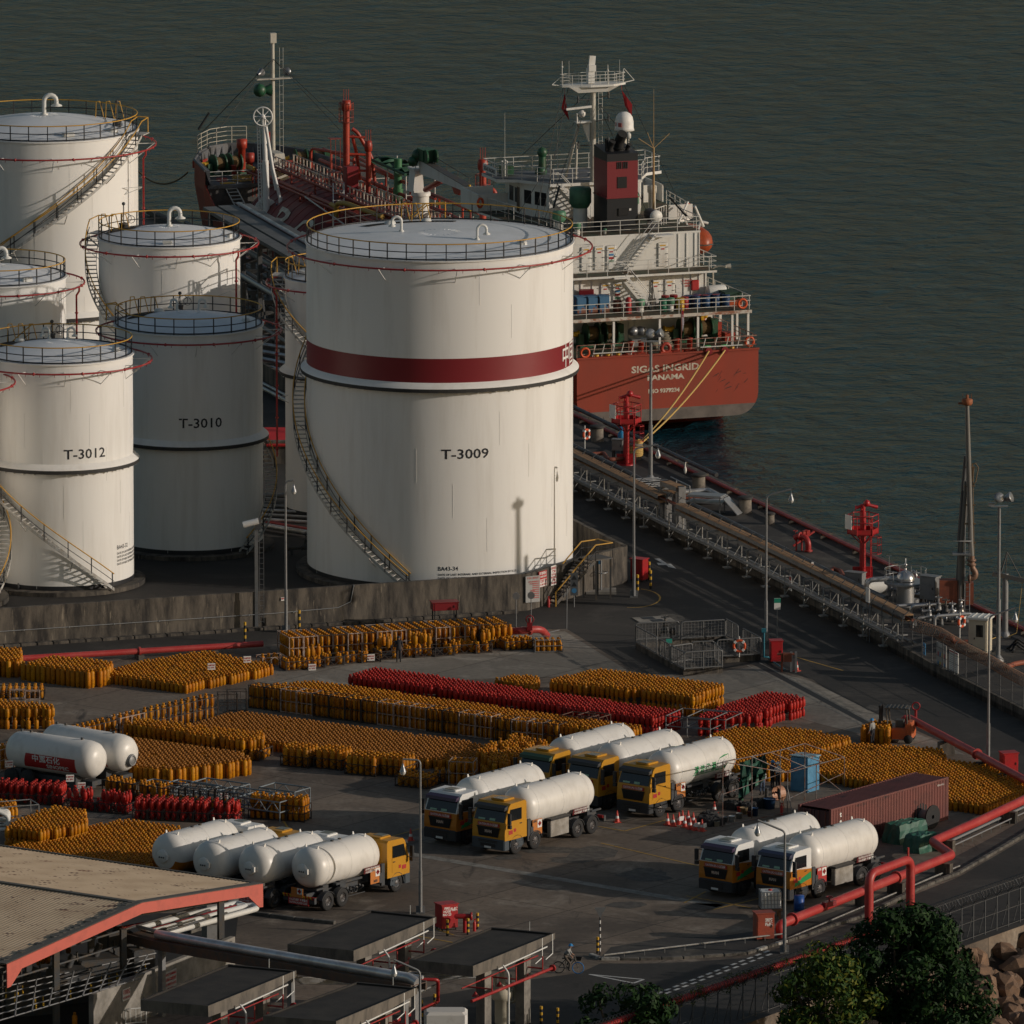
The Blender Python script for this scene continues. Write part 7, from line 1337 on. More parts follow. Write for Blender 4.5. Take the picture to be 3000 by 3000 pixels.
 if text:
  q=text_mb('清·洁·能·源',.36,bold=.012,width=2.15);q=onside(q,-.85,2.1);q.add([(v[0],v[1],v[2])for v in onside(MB().add([(-1.15,0,0),(.95,0,0),(.95,0,.045),(-1.15,0,.045)],[(0,1,2,3)]),-.85,1.98).v],[(0,1,2,3)]);obj('lettering',q,CGRN,tk)
  q=MB();pts=[(-.62,-.32),(.35,-.32),(.62,.0),(.66,.50),(-.2,.50),(-.55,.2)];n_=8;grid=MB()
  for i in range(len(pts)):pass
  vs=[(x*(1-.0),0,z)for x,z in((-.66,-.33),(-.2,-.33),(.3,-.30),(.56,-.05),(.64,.3),(.64,.52),(.2,.52),(-.25,.40),(-.5,.12))];q.add(vs,[tuple(range(9))]);q=onside(q,-2.55,2.30);obj('emblem',q,CGRN,tk)
  q=text_mb('LPG',.38,width=.86,bold=.015);q=onside(q,-2.55,2.16,.02);obj('lettering',q,WSIGN,tk)
 q=MB();q.hexa([(-3.3,sy*1.05,1.42),(-1.95,sy*1.05,1.42),(-1.95,sy*1.08,1.42),(-3.3,sy*1.08,1.42),(-3.3,sy*1.13,1.78),(-1.95,sy*1.13,1.78),(-1.95,sy*1.16,1.78),(-3.3,sy*1.16,1.78)])if not rear_plates else q.hexa([(.55,sy*1.08,1.55),(2.0,sy*1.08,1.55),(2.0,sy*1.11,1.55),(.55,sy*1.11,1.55),(.55,sy*1.15,1.92),(2.0,sy*1.15,1.92),(2.0,sy*1.18,1.92),(.55,sy*1.18,1.92)]);wp=obj('warning_plate',q,MARB,t)
 for k,(s,z)in enumerate((('CAUTION LPG NO SMOKING',1.65),('小心石油氣 不准吸煙',1.48))):
  xm=1.27 if rear_plates else-2.75;w2=1.3 if rear_plates else 1.45;q=text_mb(s,.10,width=w2,bold=.004);zz0=z+(.12 if rear_plates else 0);q.v=[(xm-sy*x,sy*(1.185 if rear_plates else 1.165),zz+zz0)for x,d,zz in q.v];obj('lettering',q,WSIGN,wp)
 mb=MB();lo=[(X0,.95),(X1-.02,.95),(X1,1.25),(X1-.06,2.02),(X0,2.02)];hi=[(X0,2.02),(X1-.06,2.02),(X1-.42,2.95),(X1-.62,3.12),(X0+.1,3.16),(X0,3.02)]
 mb.profy(lo,-W,W,0);mb.profy(hi,-W+.02,W-.02,1);cb=obj('cab',mb,[lo_c,up_c],t)
 q=MB();q.bbox((X0+.75,0,3.20),(1.0,1.0,.1),.03);q.box((X0+.95,0,3.26),(.62,.66,.02),0,1);obj('roof_hatch',q,[up_c,mat('hatch_glass',(.16,.16,.13),.3)],cb)
 q=MB();sl=lambda z,o:X1-.06-.36*(z-2.02)/.93+o;q.hexa([(sl(2.06,.0),-1.12,2.06),(sl(2.06,0),1.12,2.06),(sl(2.06,.03),1.12,2.06),(sl(2.06,.03),-1.12,2.06),(sl(2.86,0),-1.06,2.86),(sl(2.86,0),1.06,2.86),(sl(2.86,.03),1.06,2.86),(sl(2.86,.03),-1.06,2.86)]);ws_=obj('windscreen',q,GLASS,cb)
 q=MB();q.box((sl(2.14,.045),.25,2.16),(.02,.42,.14),0,None,-.37);q.box((sl(2.14,.045),-.55,2.14),(.02,.5,.1),0,None,-.37);obj('sticker',q,mat('sticker_green',(.25,.42,.30),.5),ws_)
 q=MB();vz=visor or BLACK;q.hexa([(sl(2.82,.02),-1.16,2.80),(sl(2.82,.02),1.16,2.80),(sl(2.82,.32),1.14,2.74),(sl(2.82,.32),-1.14,2.74),(sl(2.98,-.02),-1.1,3.02),(sl(2.98,-.02),1.1,3.02),(sl(2.9,.30),1.14,2.92),(sl(2.9,.30),-1.14,2.92)]);obj('sun_visor',q,vz,cb)
 for s in(-1,1):
  q=MB();q.hexa([(X0+.5,s*(W-.01),2.08),(X1-.34,s*(W-.01),2.08),(X1-.34,s*(W+.015),2.08),(X0+.5,s*(W+.015),2.08),(X0+.5,s*(W-.01),2.78),(X1-.56,s*(W-.01),2.78),(X1-.56,s*(W+.015),2.78),(X0+.5,s*(W+.015),2.78)]);d_=MB();d_.box(((X0+.42+X1-.3)/2,s*(W+.003),1.62),(X1-X0-.75,.02,.84));dr=obj('door',d_,lo_c,cb);obj('window',q,GLASS,dr);q=MB();q.box((X0+.6,s*(W+.03),1.85),(.18,.04,.05));obj('handle',q,BLACK,dr)
  q=MB();q.bbox((X1-.12,s*(W+.26),2.32),(.16,.24,.66),.03);q.box((X1-.14,s*(W+.26),1.84),(.14,.24,.22));q.tube((X1-.3,s*W,2.6),(X1-.14,s*(W+.26),2.62),.025,4);q.tube((X1-.3,s*W,2.0),(X1-.14,s*(W+.26),1.9),.025,4);obj('mirror',q,BLACK,cb)
  q=MB();q.box((X1+.01,s*.92,.82),(.06,.40,.22));obj('headlight',q,HLAMP,cb)
  q=MB();q.box((X1+.012,s*.96,.56),(.05,.26,.12));obj('fog_lamp',q,HLAMP,cb)
  if cab=='split':
   q=MB();y=s*(W+.016);q.add([(X0+.05,y,1.35),(X1-.45,y,1.05),(X1-.5,y,1.3),(X0+.05,y,1.75)],[(0,1,2,3)if s<0 else(3,2,1,0)]);q.add([(X1-.9,y,2.03),(X0+.02,y,2.03),(X0+.02,y,1.92)],[(0,1,2)if s>0 else(2,1,0)],1);obj('stripe',q,[CGRN,CWHI],cb)
  q=MB();q.box((X1-.55,s*(W+.022),1.42),(.36,.012,.24));q.box((X1-.95,s*(W+.022),1.5),(.2,.012,.2));obj('badge',q,REDS,cb)
  if cab=='yellow' or True:
   q=MB();q.lathe([(.62,-.17),(.66,-.17),(.66,.17),(.62,.17)],14,(axles[0],s*1.05,.52),axis='y',a0=pi,a1=2*pi,smooth=False);obj('wheel_arch',q,bumper,cb)
 q=MB();q.bbox((X1-.2,0,.70),(.52,2.46,.62),.06);q.box((X1-1.45,0,.72),(.65,2.4,.5));[q.box((X1-1.35,s*1.2,z),(.5,.12,.05))for s in(-1,1)for z in(.45,.75)];bp2=obj('bumper',q,bumper,cb);q=MB();q.box((X1+.065,0,.62),(.03,1.1,.2));[q.box((X1+.068,0,z),(.03,1.4,.05))for z in(.82,.9)];obj('lower_grille',q,BLACK,bp2);q=MB();q.box((X1+.085,0,.50),(.015,.5,.12));npl=obj('number_plate',q,WSIGN,bp2)
 q=MB();q.add([(X1+.012,-.85,1.66),(X1+.012,.85,1.66),(X1+.02,.72,1.12),(X1+.02,-.72,1.12)],[(3,2,1,0),(0,1,2,3)]);q.box((X1+.015,0,1.68),(.05,1.72,.05));gr=obj('grille',q,BLACK,cb)
 q=text_mb(maker,.16,width=.52,bold=.015);q.v=[(X1+.03-d,x,z+1.36)for x,d,z in q.v];obj('lettering',q,CHROME,gr)
 q=MB();q.box((X1-.015,0,1.84),(.05,1.6,.2));cbd=obj('caution_band',q,REDS,cb);q=text_mb('CAUTION LPG 小心石油氣',.13,width=1.45,bold=.004);q.v=[(X1+.018,x,z+1.78)for x,d,z in q.v];obj('lettering',q,WSIGN,cbd)
 for x in axles:
  for s in(-1,1):
   q=MB();q.lathe([(.30,-.15),(.49,-.16),(.55,-.11),(.56,0),(.55,.11),(.49,.16),(.30,.15)],24,(0,0,0),axis='y');wl_=obj('wheel',q,RUBBER,t);wl_.location=(x,s*1.04,.56)
   q=MB();dsh=.08 if x>0 else-.02;q.lathe([(.29,.15),(.27,.10),(.16,.10+dsh),(.09,.12+dsh),(.001,.13+dsh)],16,(0,0,0),axis='y')if s>0 else q.lathe([(.29,-.15),(.27,-.10),(.16,-.10-dsh),(.09,-.12-dsh),(.001,-.13-dsh)],16,(0,0,0),axis='y');[q.box((.2*cos(a_),s*(.12+dsh*.6),.2*sin(a_)),(.05,.03,.05))for a_ in np.arange(0,6.2,.785)];obj('rim',q,RIM,wl_)
 for x in axles[1:]:
  for s in(-1,1):q=MB();q.lathe([(.60,-.2),(.63,-.2),(.63,.2),(.60,.2)],12,(x,s*1.02,.52),axis='y',a0=pi*1.08,a1=pi*1.92,smooth=False);obj('mudguard',q,CHAS,t)
 for s in(-1,1):
  if locker:q=MB();q.bbox((-.55,s*1.08,.98),(1.75,.30,.98),.03);lk=obj('side_locker',q,BOXW,t);q=MB();q.box((-.55,s*1.06,1.54),(1.9,.5,.12));obj('lid',q,BLACK,lk)
  else:
   q=MB();[q.tube((.6-.28*k,s*.8,.7+.09*(k%3)),(.55-.28*k,s*1.05,.9+.1*(k%2)),.07,6)for k in range(8)];[q.torus((-.2-.4*k,s*1.1,.8),.14,.025,10,4,'y')for k in range(3)];q.box((-.6,s*.8,1.35),(2.4,.3,.12));q.tube((.7,s*1.05,.5),(-1.9,s*1.05,.5),.03,5);obj('pump_gear',q,CHAS,t)
  q=MB();q.box((2.3,s*1.1,1.25),(.3,.12,1.3));q.box((2.05,s*1.14,1.1),(.24,.1,.6));obj('side_frame',q,CHAS,t)
  px_=1.55;q=MB();q.box((px_,s*1.16,1.32),(.9,.03,.92),mi=0);hz=obj('hazard_plate',q,ORPL if cab!='split' else REDS,t);q=MB();q.box((px_-s*.21,s*1.18,1.50),(.40,.02,.48),mi=0);c=(px_-s*.21,1.50);q.add([(c[0]-.17,s*1.194,c[1]),(c[0],s*1.194,c[1]-.17),(c[0]+.17,s*1.194,c[1]),(c[0],s*1.194,c[1]+.17)],[(0,1,2,3),(3,2,1,0)],1);obj('diamond',q,[WSIGN,REDS],hz)
  q=text_mb('LPG',.12,bold=.01);q.v=[(px_+s*.23-s*x,s*1.185,z+1.62)for x,d,z in q.v];obj('lettering',q,WSIGN if cab=='split' else BLACK,hz);q=text_mb('1075',.13,bold=.01);q.v=[(px_-s*x,s*1.185,z+.94)for x,d,z in q.v];obj('lettering',q,BLACK,hz)
  q=MB();q.box((XR+.7,s*1.0,1.35),(.9,.1,.1));q.box((XR+.1,s*.9,.85),(.1,.4,.16),mi=1);obj('tail_lamp',q,[CHAS,REDS],t)
 if rear_plates:
  q=MB();q.box((XR-.12,0,.62),(.04,1.5,.38));rp_=obj('caution_plate',q,REDS,t)
  for s,z in(('小心石油氣 不得靠近',.66),('CAUTION LPG KEEP CLEAR',.49)):g_=text_mb(s,.11,width=1.35,bold=.004);g_.v=[(XR-.145,-x,zz+z)for x,d,zz in g_.v];obj('lettering',g_,WSIGN,rp_)
  q=MB();q.box((XR-.13,.1,1.12),(.03,.85,.55),mi=0);hz=obj('hazard_plate',q,ORPL,t);q=MB();q.box((XR-.15,-.1,1.22),(.02,.36,.34),mi=0);q.add([(XR-.165,-.25,1.22),(XR-.165,-.1,1.07),(XR-.165,.05,1.22),(XR-.165,-.1,1.37)],[(0,1,2,3),(3,2,1,0)],1);obj('diamond',q,[WSIGN,REDS],hz)
  for s in(-1,1):
   q=MB()
   for k in range(6):y0=s*.75+(k-3)*.12;q.add([(XR-.125,y0,.82),(XR-.125,y0+.12,.82),(XR-.125,y0+.2,1.0),(XR-.125,y0+.08,1.0)],[(0,1,2,3),(3,2,1,0)],k%2)
   obj('chevron_board',q,[REDS,HAZY],t)
 return t
def head(a,b):a,b=G(*a),G(*b);return atan2((a-b).y,(a-b).x)
HA=head((1510,2502),(1705,2450));HB=HA;HR=HA
tanker(G(1368,2474),HA,'tanker with white-topped orange cab and purple visor, left of the middle pair','split',visor=VPUR)
tanker(G(1510,2502),HA,'tanker with yellow cab, black visor and pale side locker, nearest in the middle','yellow')
tanker(G(1640,2353),HB,'tanker with yellow cab and dark green visor, farthest back of the three','yellow',visor=mat('visor_green',(.012,.05,.025),.5),locker=False,bumper=CGRN,maker='')
tanker(G(1782,2371),HB,'tanker with yellow cab, between the two others of the back three','yellow',text=True,locker=False,bumper=PLAS)
tanker(G(1932,2394),HB,'tanker with yellow cab and green LPG leaf on its flank, beside the work frame','yellow',text=True,locker=False,bumper=PLAS,maker='')
tanker(G(2176,2625),HR,'tanker with white-topped orange cab, left of the right pair by the container','split',visor=VPUR)
tanker(G(2344,2645),HR,'tanker with white-topped orange cab, right of the pair beside the red pipe','split',visor=mat('visor_blue',(.015,.02,.06),.4))
HD=head((1147,2621),(980,2667))
for x,y,cb_,l,bd in((473,2511,'white','tanker seen from behind with orange lower tank, first of the four at lower left',True),(594,2534,'yellow','tanker seen from behind with all yellow cab, 2nd of the four at lower left',False),(727,2546,'white','tanker seen from behind with white cab, 3rd of the four at lower left',False),(883,2553,'yellow','tanker seen from behind, yellow cab fully visible, last of the four at lower left',False)):
 tanker(G(x,y,2.34),HD,l,cb_,anchor=(-3.85,0,0),rear_plates=True,locker=False,band=bd,side=-1,axles=(3.55,-1.5,-2.85),XR=-4.0,tank_x=(-3.75,2.42),bumper=PLASG)
PTW=TNKW
for k,(x,y,l)in enumerate(((165,2282,'weathered white tank with red lettered panel lying behind red cylinder cages'),(262,2262,'white trailer tank with round end fitting, behind the lettered one'))):
 a_=G(x-105,y+(14 if k==0 else 8));b_=G(x+150,y+52);rz=atan2((b_-a_).y,(b_-a_).x);t=thing('tank_trailer',l,'tank trailer',G(x,y+20),rz,'white tanks standing without trucks');R_=1.15;L_=3.4;zc=1.95
 mb=MB();mb.lathe([(.001,-L_),(.45,-L_+.03),(.85,-L_+.18),(1.06,-L_+.45),(R_,-L_+.9),(R_,L_-.9),(1.06,L_-.45),(.85,L_-.18),(.45,L_-.03),(.001,L_)],40,(0,0,zc),axis='x');tk=obj('tank',mb,TNKW,t);[obj('top_valve',MB().lathe([(.09,0),(.09,.12),(.001,.13)],8,(xx,0,zc+R_)),DKST,tk)for xx in(-2.6,-1.9,2.0)];mb=MB();[mb.box((xx,0,.5),(.5,2.0,1.0))for xx in(-2.2,2.0)];mb.box((0,0,.55),(6.2,.9,.3));obj('cradle',mb,CHAS,t)
 for xx in(-2.6,-1.4):
  for s in(-1,1):q=MB();q.lathe([(.001,-.14),(.5,-.15),(.5,.15),(.001,.14)],18,(xx,s,.5),axis='y');obj('wheel',q,RUBBER,t)
 q=MB();pts=[(-1.6,-.1),(2.9,-.72),(2.9,.08),(-1.4,.35)];n_=8
 for i in range(n_):
  for j in range(5):
   def pp_(u,v):x_=(-1.7+.25*v)*(1-u)+2.3*u;z_=(-.75)*(1-v)+.12*v;rr=R_+.01;return(x_,-rr*cos(math.asin(z_/R_)),zc+rr*z_/R_)
   u0,u1,v0,v1=i/n_,(i+1)/n_,j/5,(j+1)/5;q.add([pp_(u0,v0),pp_(u1,v0),pp_(u1,v1),pp_(u0,v1)],[(0,1,2,3)])
 pn=obj('red_panel',q,REDS,tk)
 if k==0:
  for s,x_,z_,hh,wd in(('中國石化',.1,-.30,.32,2.1),('SINOPEC',.9,-.66,.22,1.7)):
   g_=text_mb(s,hh,width=wd,bold=.01);out=[]
   for gx,d,gz in g_.v:zz=gz+z_;rr=R_+.02;out.append((gx+x_,-rr*cos(math.asin(zz/R_)),zc+rr*zz/R_))
   g_.v=out;obj('lettering',g_,WSIGN,pn)
 else:q=MB();q.lathe([(.001,L_+.1),(.33,L_+.1),(.40,L_+.02),(.40,L_-.1)],18,(0,.0,zc-.35),axis='x');q.torus((L_+.1,0,zc-.35),.3,.05,14,5,'x');obj('end_fitting',q,GREYST,tk)
V=lambda x,y,z=0.:G(2020+x/4.39,2150+y/4.39,z)
Rr=lambda x,y,z=0.:G(1200+x/1.932,2000+y/1.932,z)
Sr=lambda x,y,z=0.:G(1900+x/1.756,1950+y/1.756,z)
# shipping container
CBRN=mat('container_brown',(.165,.050,.042),.6,col2=(.10,.035,.03),scale=.7,lo=.45,hi=.75,extra=[((.028,.02,.02),1.1,.60,.70,(.35,1.2,1))])
b0=G(2435,2372,2.59);t=thing('shipping_container','rust brown corrugated shipping container behind the right tanker pair','container',(b0.x,b0.y,0),radians(52.3))
mb=MB();L_,B_,H_=11.9,2.42,2.59;n=84;zz=[]
for i in range(n*2):x=.15+(L_-.3)*i/(n*2-1);zz.append((x,.0 if(i//2)%2 else .05))
for s,y0 in((1,0),(-1,B_)):
 for(x0,o0),(x1,o1)in zip(zz[:-1],zz[1:]):mb.add([(x0,y0+s*o0,.18),(x1,y0+s*o1,.18),(x1,y0+s*o1,H_-.1),(x0,y0+s*o0,H_-.1)],[(0,1,2,3)if s>0 else(3,2,1,0)])
mb.box((L_/2,B_/2,.1),(L_,B_,.16));obj('wall',mb,CBRN,t);mb=MB()
for(x0,o0),(x1,o1)in zip(zz[:-1],zz[1:]):mb.add([(x0,.05,H_-o0*.6),(x1,.05,H_-o1*.6),(x1,B_-.05,H_-o1*.6),(x0,B_-.05,H_-o0*.6)],[(0,1,2,3)])
obj('roof',mb,CBRN,t);mb=MB()
for x in(.07,L_-.07):
 for y in(.07,B_-.07):mb.box((x,y,H_/2),(.16,.16,H_+.02))
for y in(.04,B_-.04):mb.box((L_/2,y,H_-.04),(L_-.3,.1,.1));mb.box((L_/2,y,.1),(L_-.3,.11,.18))
obj('frame',mb,CBRN,t)
for k in(0,1):mb=MB();y=.16+1.07*k;mb.box((.03,y+.52,H_/2),(.06,1.02,H_-.3));d_=obj('door',mb,mat('container_dark',(.075,.026,.03),.6,col2=(.05,.02,.02),scale=1),t);mb=MB();[mb.tube((-.03,y+q,.15),(-.03,y+q,H_-.15),.025,5)for q in(.25,.75)];obj('lock_bar',mb,CBRN,d_)
mb=MB()
for k,s in enumerate('tex'):mb.merge(place(text_mb(s,.30,bold=.02),(.95,-.012,2.0-.42*k)))
mb.merge(place(text_mb('TEXU 4516',.10),(L_-.8,-.012,2.2)));obj('lettering',mb,WSIGN,t)
# cable reel
t=thing('cable_reel','black cable reel leaning before the brown container','cable reel',G(2715,2425),radians(52));mb=MB();[mb.lathe([(.12,y-.04),(.72,y-.04),(.72,y+.04),(.12,y+.04)],22,(0,0,.72),axis='y',smooth=False)for y in(-.42,.42)];obj('flange',mb,RUBBER,t);mb=MB();mb.lathe([(.35,-.38),(.35,.38)],18,(0,0,.72),axis='y');obj('cable_drum',mb,GREYST,t)
def blanket(name,p,rz,d,label,m,cat,seed=1):
 r_=random.Random(seed);mb=MB();n=7;vs=[]
 for k,(z,s)in enumerate(((0,1.04),(d[2]*.3,1.06),(d[2]*.75,.97),(d[2],.9),(d[2]*1.03,.5))):
  for i in range(24):a=2*pi*i/24;c,q=cos(a),sin(a);e=max(abs(c),abs(q));vs.append((c/e*d[0]/2*s*(1+r_.uniform(-.05,.05)),q/e*d[1]/2*s*(1+r_.uniform(-.07,.07)),z+r_.uniform(-.06,.06)*(k>0)))
 mb.add(vs,[(k*24+i,k*24+(i+1)%24,k*24+24+(i+1)%24,k*24+24+i)for k in range(4)for i in range(24)]+[tuple(range(96,120))],0,False);o=solo(name,mb,m,label,cat,at=(0,0,0));o.location=p;o.rotation_euler=(0,0,rz);return o
TARP=mat('tarp_green',(.016,.085,.058),.55,col2=(.03,.13,.09),scale=2.5)
blanket('covered_machine',G(2652,2462),.85,(2.6,1.3,1.15),'machine under a green tarpaulin before the container, left one',TARP,'covered machine',2);blanket('covered_machine',G(2698,2492),.85,(1.7,1.2,1.05),'machine under a green tarpaulin beside the bend of the red pipe',TARP,'covered machine',5)
# work frame of scaffold tube
wf=thing('work_frame','open frame of grey tubes beside the green leaf tanker','frame',V(800,1080));FT=mat('frame_tube',(.20,.205,.21),.5,metal=.4,col2=(.18,.07,.04),scale=2)
def vz(x,y,p):return Vector((p.x,p.y,zat(2020+x/4.39,2150+y/4.39,p)))
l1=[(425,1200,360),(800,1085,290),(1165,960,210),(1480,860,125)];l2=[(1258,1030,500),(1630,850,395),(1990,690,300)]
p1=[(V(x,yb),vz(x,yt,V(x,yb)))for x,yb,yt in l1];p2=[(V(x,yb),vz(x,yt,V(x,yb)))for x,yb,yt in l2];mb=MB()
for a,b in p1+p2:mb.tube(a,b,.035,6)
mb.path([b for a,b in p1],.035,6);mb.path([b for a,b in p2],.035,6)
for u,w_ in((0,0),(.33,.0),(.55,.33),(.75,.62),(1,1)):
 q=lambda L,u:L[min(int(u*(len(L)-1)),len(L)-2)][1].lerp(L[min(int(u*(len(L)-1)),len(L)-2)+1][1],u*(len(L)-1)-min(int(u*(len(L)-1)),len(L)-2));mb.tube(q(p1,u),q(p2,w_),.03,5)
mb.tube(p1[0][0]+Vector((0,0,2.0)),p1[3][0]+Vector((0,0,2.2)),.03,5);mb.tube(p2[0][0]+Vector((0,0,.9)),p2[2][0]+Vector((0,0,.9)),.03,5);mb.tube(p1[0][0]+Vector((0,0,.1)),p2[0][0]+Vector((0,0,.1)),.03,5);mb.tube(p1[0][0]+Vector((0,0,2.4)),V(340,960),.03,5);mb.tube(p2[0][0]+Vector((0,0,1.6)),V(1325,1050),.03,5);mb.tube(p2[1][1]+Vector((0,0,-.4)),V(1960,740),.03,5);obj('tubes',mb,FT,wf,True)
mb=MB();c0=V(640,980);c1=V(985,870);vs=[]
for j in range(7):
 for i in range(9):u=i/8;p=c0.lerp(c1,u);zt_=2.9;zb_=.55+.9*u;vs.append((p.x+.06*sin(i*2.2+j),p.y+.10*cos(i*1.7+j*.8),zt_+(zb_-zt_)*j/6))
mb.add(vs,[f for j in range(6)for i in range(8)for f in((j*9+i,j*9+i+1,j*9+i+10,j*9+i+9),(j*9+i+9,j*9+i+10,j*9+i+1,j*9+i))],0,True);solo('hanging_tarp',mb,TARP,'green tarpaulin hung on the work frame','tarpaulin')
t=thing('blue_shed','light blue metal shed inside the work frame','shed',V(1400,745),-.62);BLU=mat('shed_blue',(.075,.25,.42),.55,col2=(.05,.18,.32),scale=1.5);mb=MB();mb.box((0,.7,1.05),(1.25,1.25,2.1));obj('wall',mb,BLU,t);mb=MB();mb.box((0,.7,2.15),(1.4,1.4,.06),0,None,0,-.05);obj('roof',mb,mat('shed_roof',(.22,.36,.44),.6,col2=(.22,.10,.05),scale=1.4,lo=.5,hi=.62),t);mb=MB();mb.box((0,.06,1.0),(.9,.03,1.85));obj('door',mb,BLU,t)
# people
SKIN=mat('skin',(.32,.17,.11),.6);HELB,HELW=mat('helmet_blue',(.02,.22,.50),.4),mat('helmet_white',(.75,.75,.74),.4);SHW,TRD,TRB,SHG=mat('shirt_white',(.60,.62,.66),.8),mat('trousers_dark',(.02,.021,.028),.85),mat('trousers_brown',(.10,.08,.065),.85),mat('shirt_grey',(.30,.30,.29),.85)
def person(p,rz,label,J,shirt,trousers,helm,waist=.95,zs=1.):
 """one skinned body grown along its joints; J overrides joint positions (x forward, y left)"""
 B=dict(pel=(0,0,.95),che=(.02,0,1.28),nec=(.02,0,1.47),hea=(.04,0,1.60),top=(.04,0,1.70),sl=(.01,.19,1.40),el=(.02,.24,1.12),wl=(.12,.24,.90),sr=(.01,-.19,1.40),er=(.02,-.24,1.12),wr=(.12,-.24,.90),hl=(0,.10,.90),kl=(.03,.11,.50),al=(0,.11,.09),tl=(.16,.12,.05),hr=(0,-.10,.90),kr=(.03,-.11,.50),ar=(0,-.11,.09),tr=(.16,-.12,.05));B.update(J)
 Rd=dict(pel=.145,che=.155,nec=.06,hea=.095,top=.075,sl=.075,el=.05,wl=.036,sr=.075,er=.05,wr=.036,hl=.10,kl=.068,al=.045,tl=.04,hr=.10,kr=.068,ar=.045,tr=.04);E=[('pel','che'),('che','nec'),('nec','hea'),('hea','top'),('che','sl'),('sl','el'),('el','wl'),('che','sr'),('sr','er'),('er','wr'),('pel','hl'),('hl','kl'),('kl','al'),('al','tl'),('pel','hr'),('hr','kr'),('kr','ar'),('ar','tr')]
 for s,w_,e in(('l','wl','el'),('r','wr','er')):
  d=(Vector(B[w_])-Vector(B[e])).normalized();side=d.orthogonal().normalized();h0=Vector(B[w_])+d*.07;B['p'+s]=h0;Rd['p'+s]=.036;E.append((w_,'p'+s))
  for f in range(5):B[f'f{s}{f}']=h0+d*(.08 if f else .03)+side*(.018*(f-2.5)if f else .05);Rd[f'f{s}{f}']=.009;E.append(('p'+s,f'f{s}{f}'))
 ks=list(B);me=bpy.data.meshes.new('person');me.from_pydata([tuple(B[k])for k in ks],[(ks.index(a),ks.index(b))for a,b in E],[]);o=bpy.data.objects.new('person',me);COL.objects.link(o);m=o.modifiers.new('s','SKIN');
 if not me.skin_vertices:me.attributes.new('skin','FLOAT','POINT')if False else None
 sv=me.skin_vertices[0].data if me.skin_vertices else None
 if sv:
  for i,k in enumerate(ks):sv[i].radius=(Rd[k],Rd[k]);sv[i].use_root=k=='pel'
 o.modifiers.new('u','SUBSURF').levels=1;dg=bpy.context.evaluated_depsgraph_get();dg.update();m2=bpy.data.meshes.new_from_object(o.evaluated_get(dg));bpy.data.objects.remove(o);m2.name='person'
 for m in(shirt,trousers,SKIN,RUBBER):m2.materials.append(m)
 hz=B['nec'][2]
 for f in m2.polygons:
  c=f.center;near=min(ks,key=lambda k:(Vector(B[k])-c).length);f.material_index=2 if near in('hea','top','wl','wr')or near[0]in 'pf' and near!='pel' else 3 if near in('tl','tr','al','ar')else 1 if near in('pel','hl','hr','kl','kr')else 0;f.use_smooth=True
 o=bpy.data.objects.new('person',m2);COL.objects.link(o);o.location=p;o.rotation_euler=(0,0,rz);tag(o,label,'person');H=Vector(B['hea'])
 q=MB();q.lathe([(.125,.02),(.155,.03),(.12,.05),(.115,.10),(.07,.15),(.001,.165)],14,H);q.box(H+Vector((.13,0,.035)),(.1,.16,.02));obj('helmet',q,helm,o)
 q=MB();q.ball(H+Vector((.1,0,-.02)),.022,6);[q.ball(H+Vector((0,s*.095,-.01)),.03,6)for s in(-1,1)];obj('nose_and_ears',q,SKIN,o);q=MB();[q.ball(H+Vector((.085,s*.035,.012)),.012,6)for s in(-1,1)];q.box(H+Vector((.088,0,-.06)),(.012,.05,.01));obj('eyes_and_mouth',q,BLACK,o);return o
person(V(1140,725),2.4,'person in white helmet, white shirt and dark trousers standing at the blue shed',dict(el=(.18,.2,1.18),wl=(.36,.12,1.25)),SHW,TRD,HELW)
person(V(1062,700),-.6,'person in blue helmet facing the one in white beside the shed',dict(er=(.2,-.2,1.2),wr=(.4,-.1,1.3)),mat('shirt_navy',(.05,.06,.10),.8),TRD,HELB)
person(V(935,795),2.0,'person half hidden behind the hanging green tarpaulin',{},SHW,mat('jeans',(.06,.09,.15),.85),HELW)
person(G(2556,2186),2.5,'person in blue helmet standing among the cylinders near the forklift',{},SHG,TRD,HELB)
person(G(1168,1942),1.6,'person in dark clothes standing inside the low cages below the wall',{},TRD,TRD,BLACK)
# cones, buckets, drums, fan
CONR=mat('cone_red',(.55,.05,.03),.5)
def cone(p,label,plate=False):
 t=thing('traffic_cone',label,'traffic cone',p,random.uniform(0,1),'red and white traffic cones');mb=MB();mb.box((0,0,.02),(.40,.40,.05));mb.lathe([(.16,.04),(.115,.25)],12);mb.lathe([(.085,.40),(.03,.72),(.001,.73)],12);obj('cone',mb,CONR,t);mb=MB();mb.lathe([(.115,.25),(.085,.40)],12);obj('white_band',mb,WSIGN,t)
 if plate:mb=MB();mb.box((.05,-.17,.36),(.34,.03,.26));obj('plate',mb,WSIGN,t)
for k,(x,y,pl)in enumerate(((1460,805,0),(1492,812,0),(1525,800,1),(1545,790,0),(1558,818,0),(1577,790,0),(1588,828,0),(1606,800,0),(1617,835,1),(1655,840,1))):cone(Rr(x,y),'red cone with a white plate in the cluster beside the work frame' if pl else 'plain red cone in the cluster beside the work frame',pl)
cone(Rr(1175,790),'single red cone behind the nearest yellow tanker');cone(G(1203,2462),'single red cone left of the middle lamp post');cone(G(2334,1966),'red cone beside the hydrant posts at the pit');cone(V(320,1020),'red cone behind the work frame post')
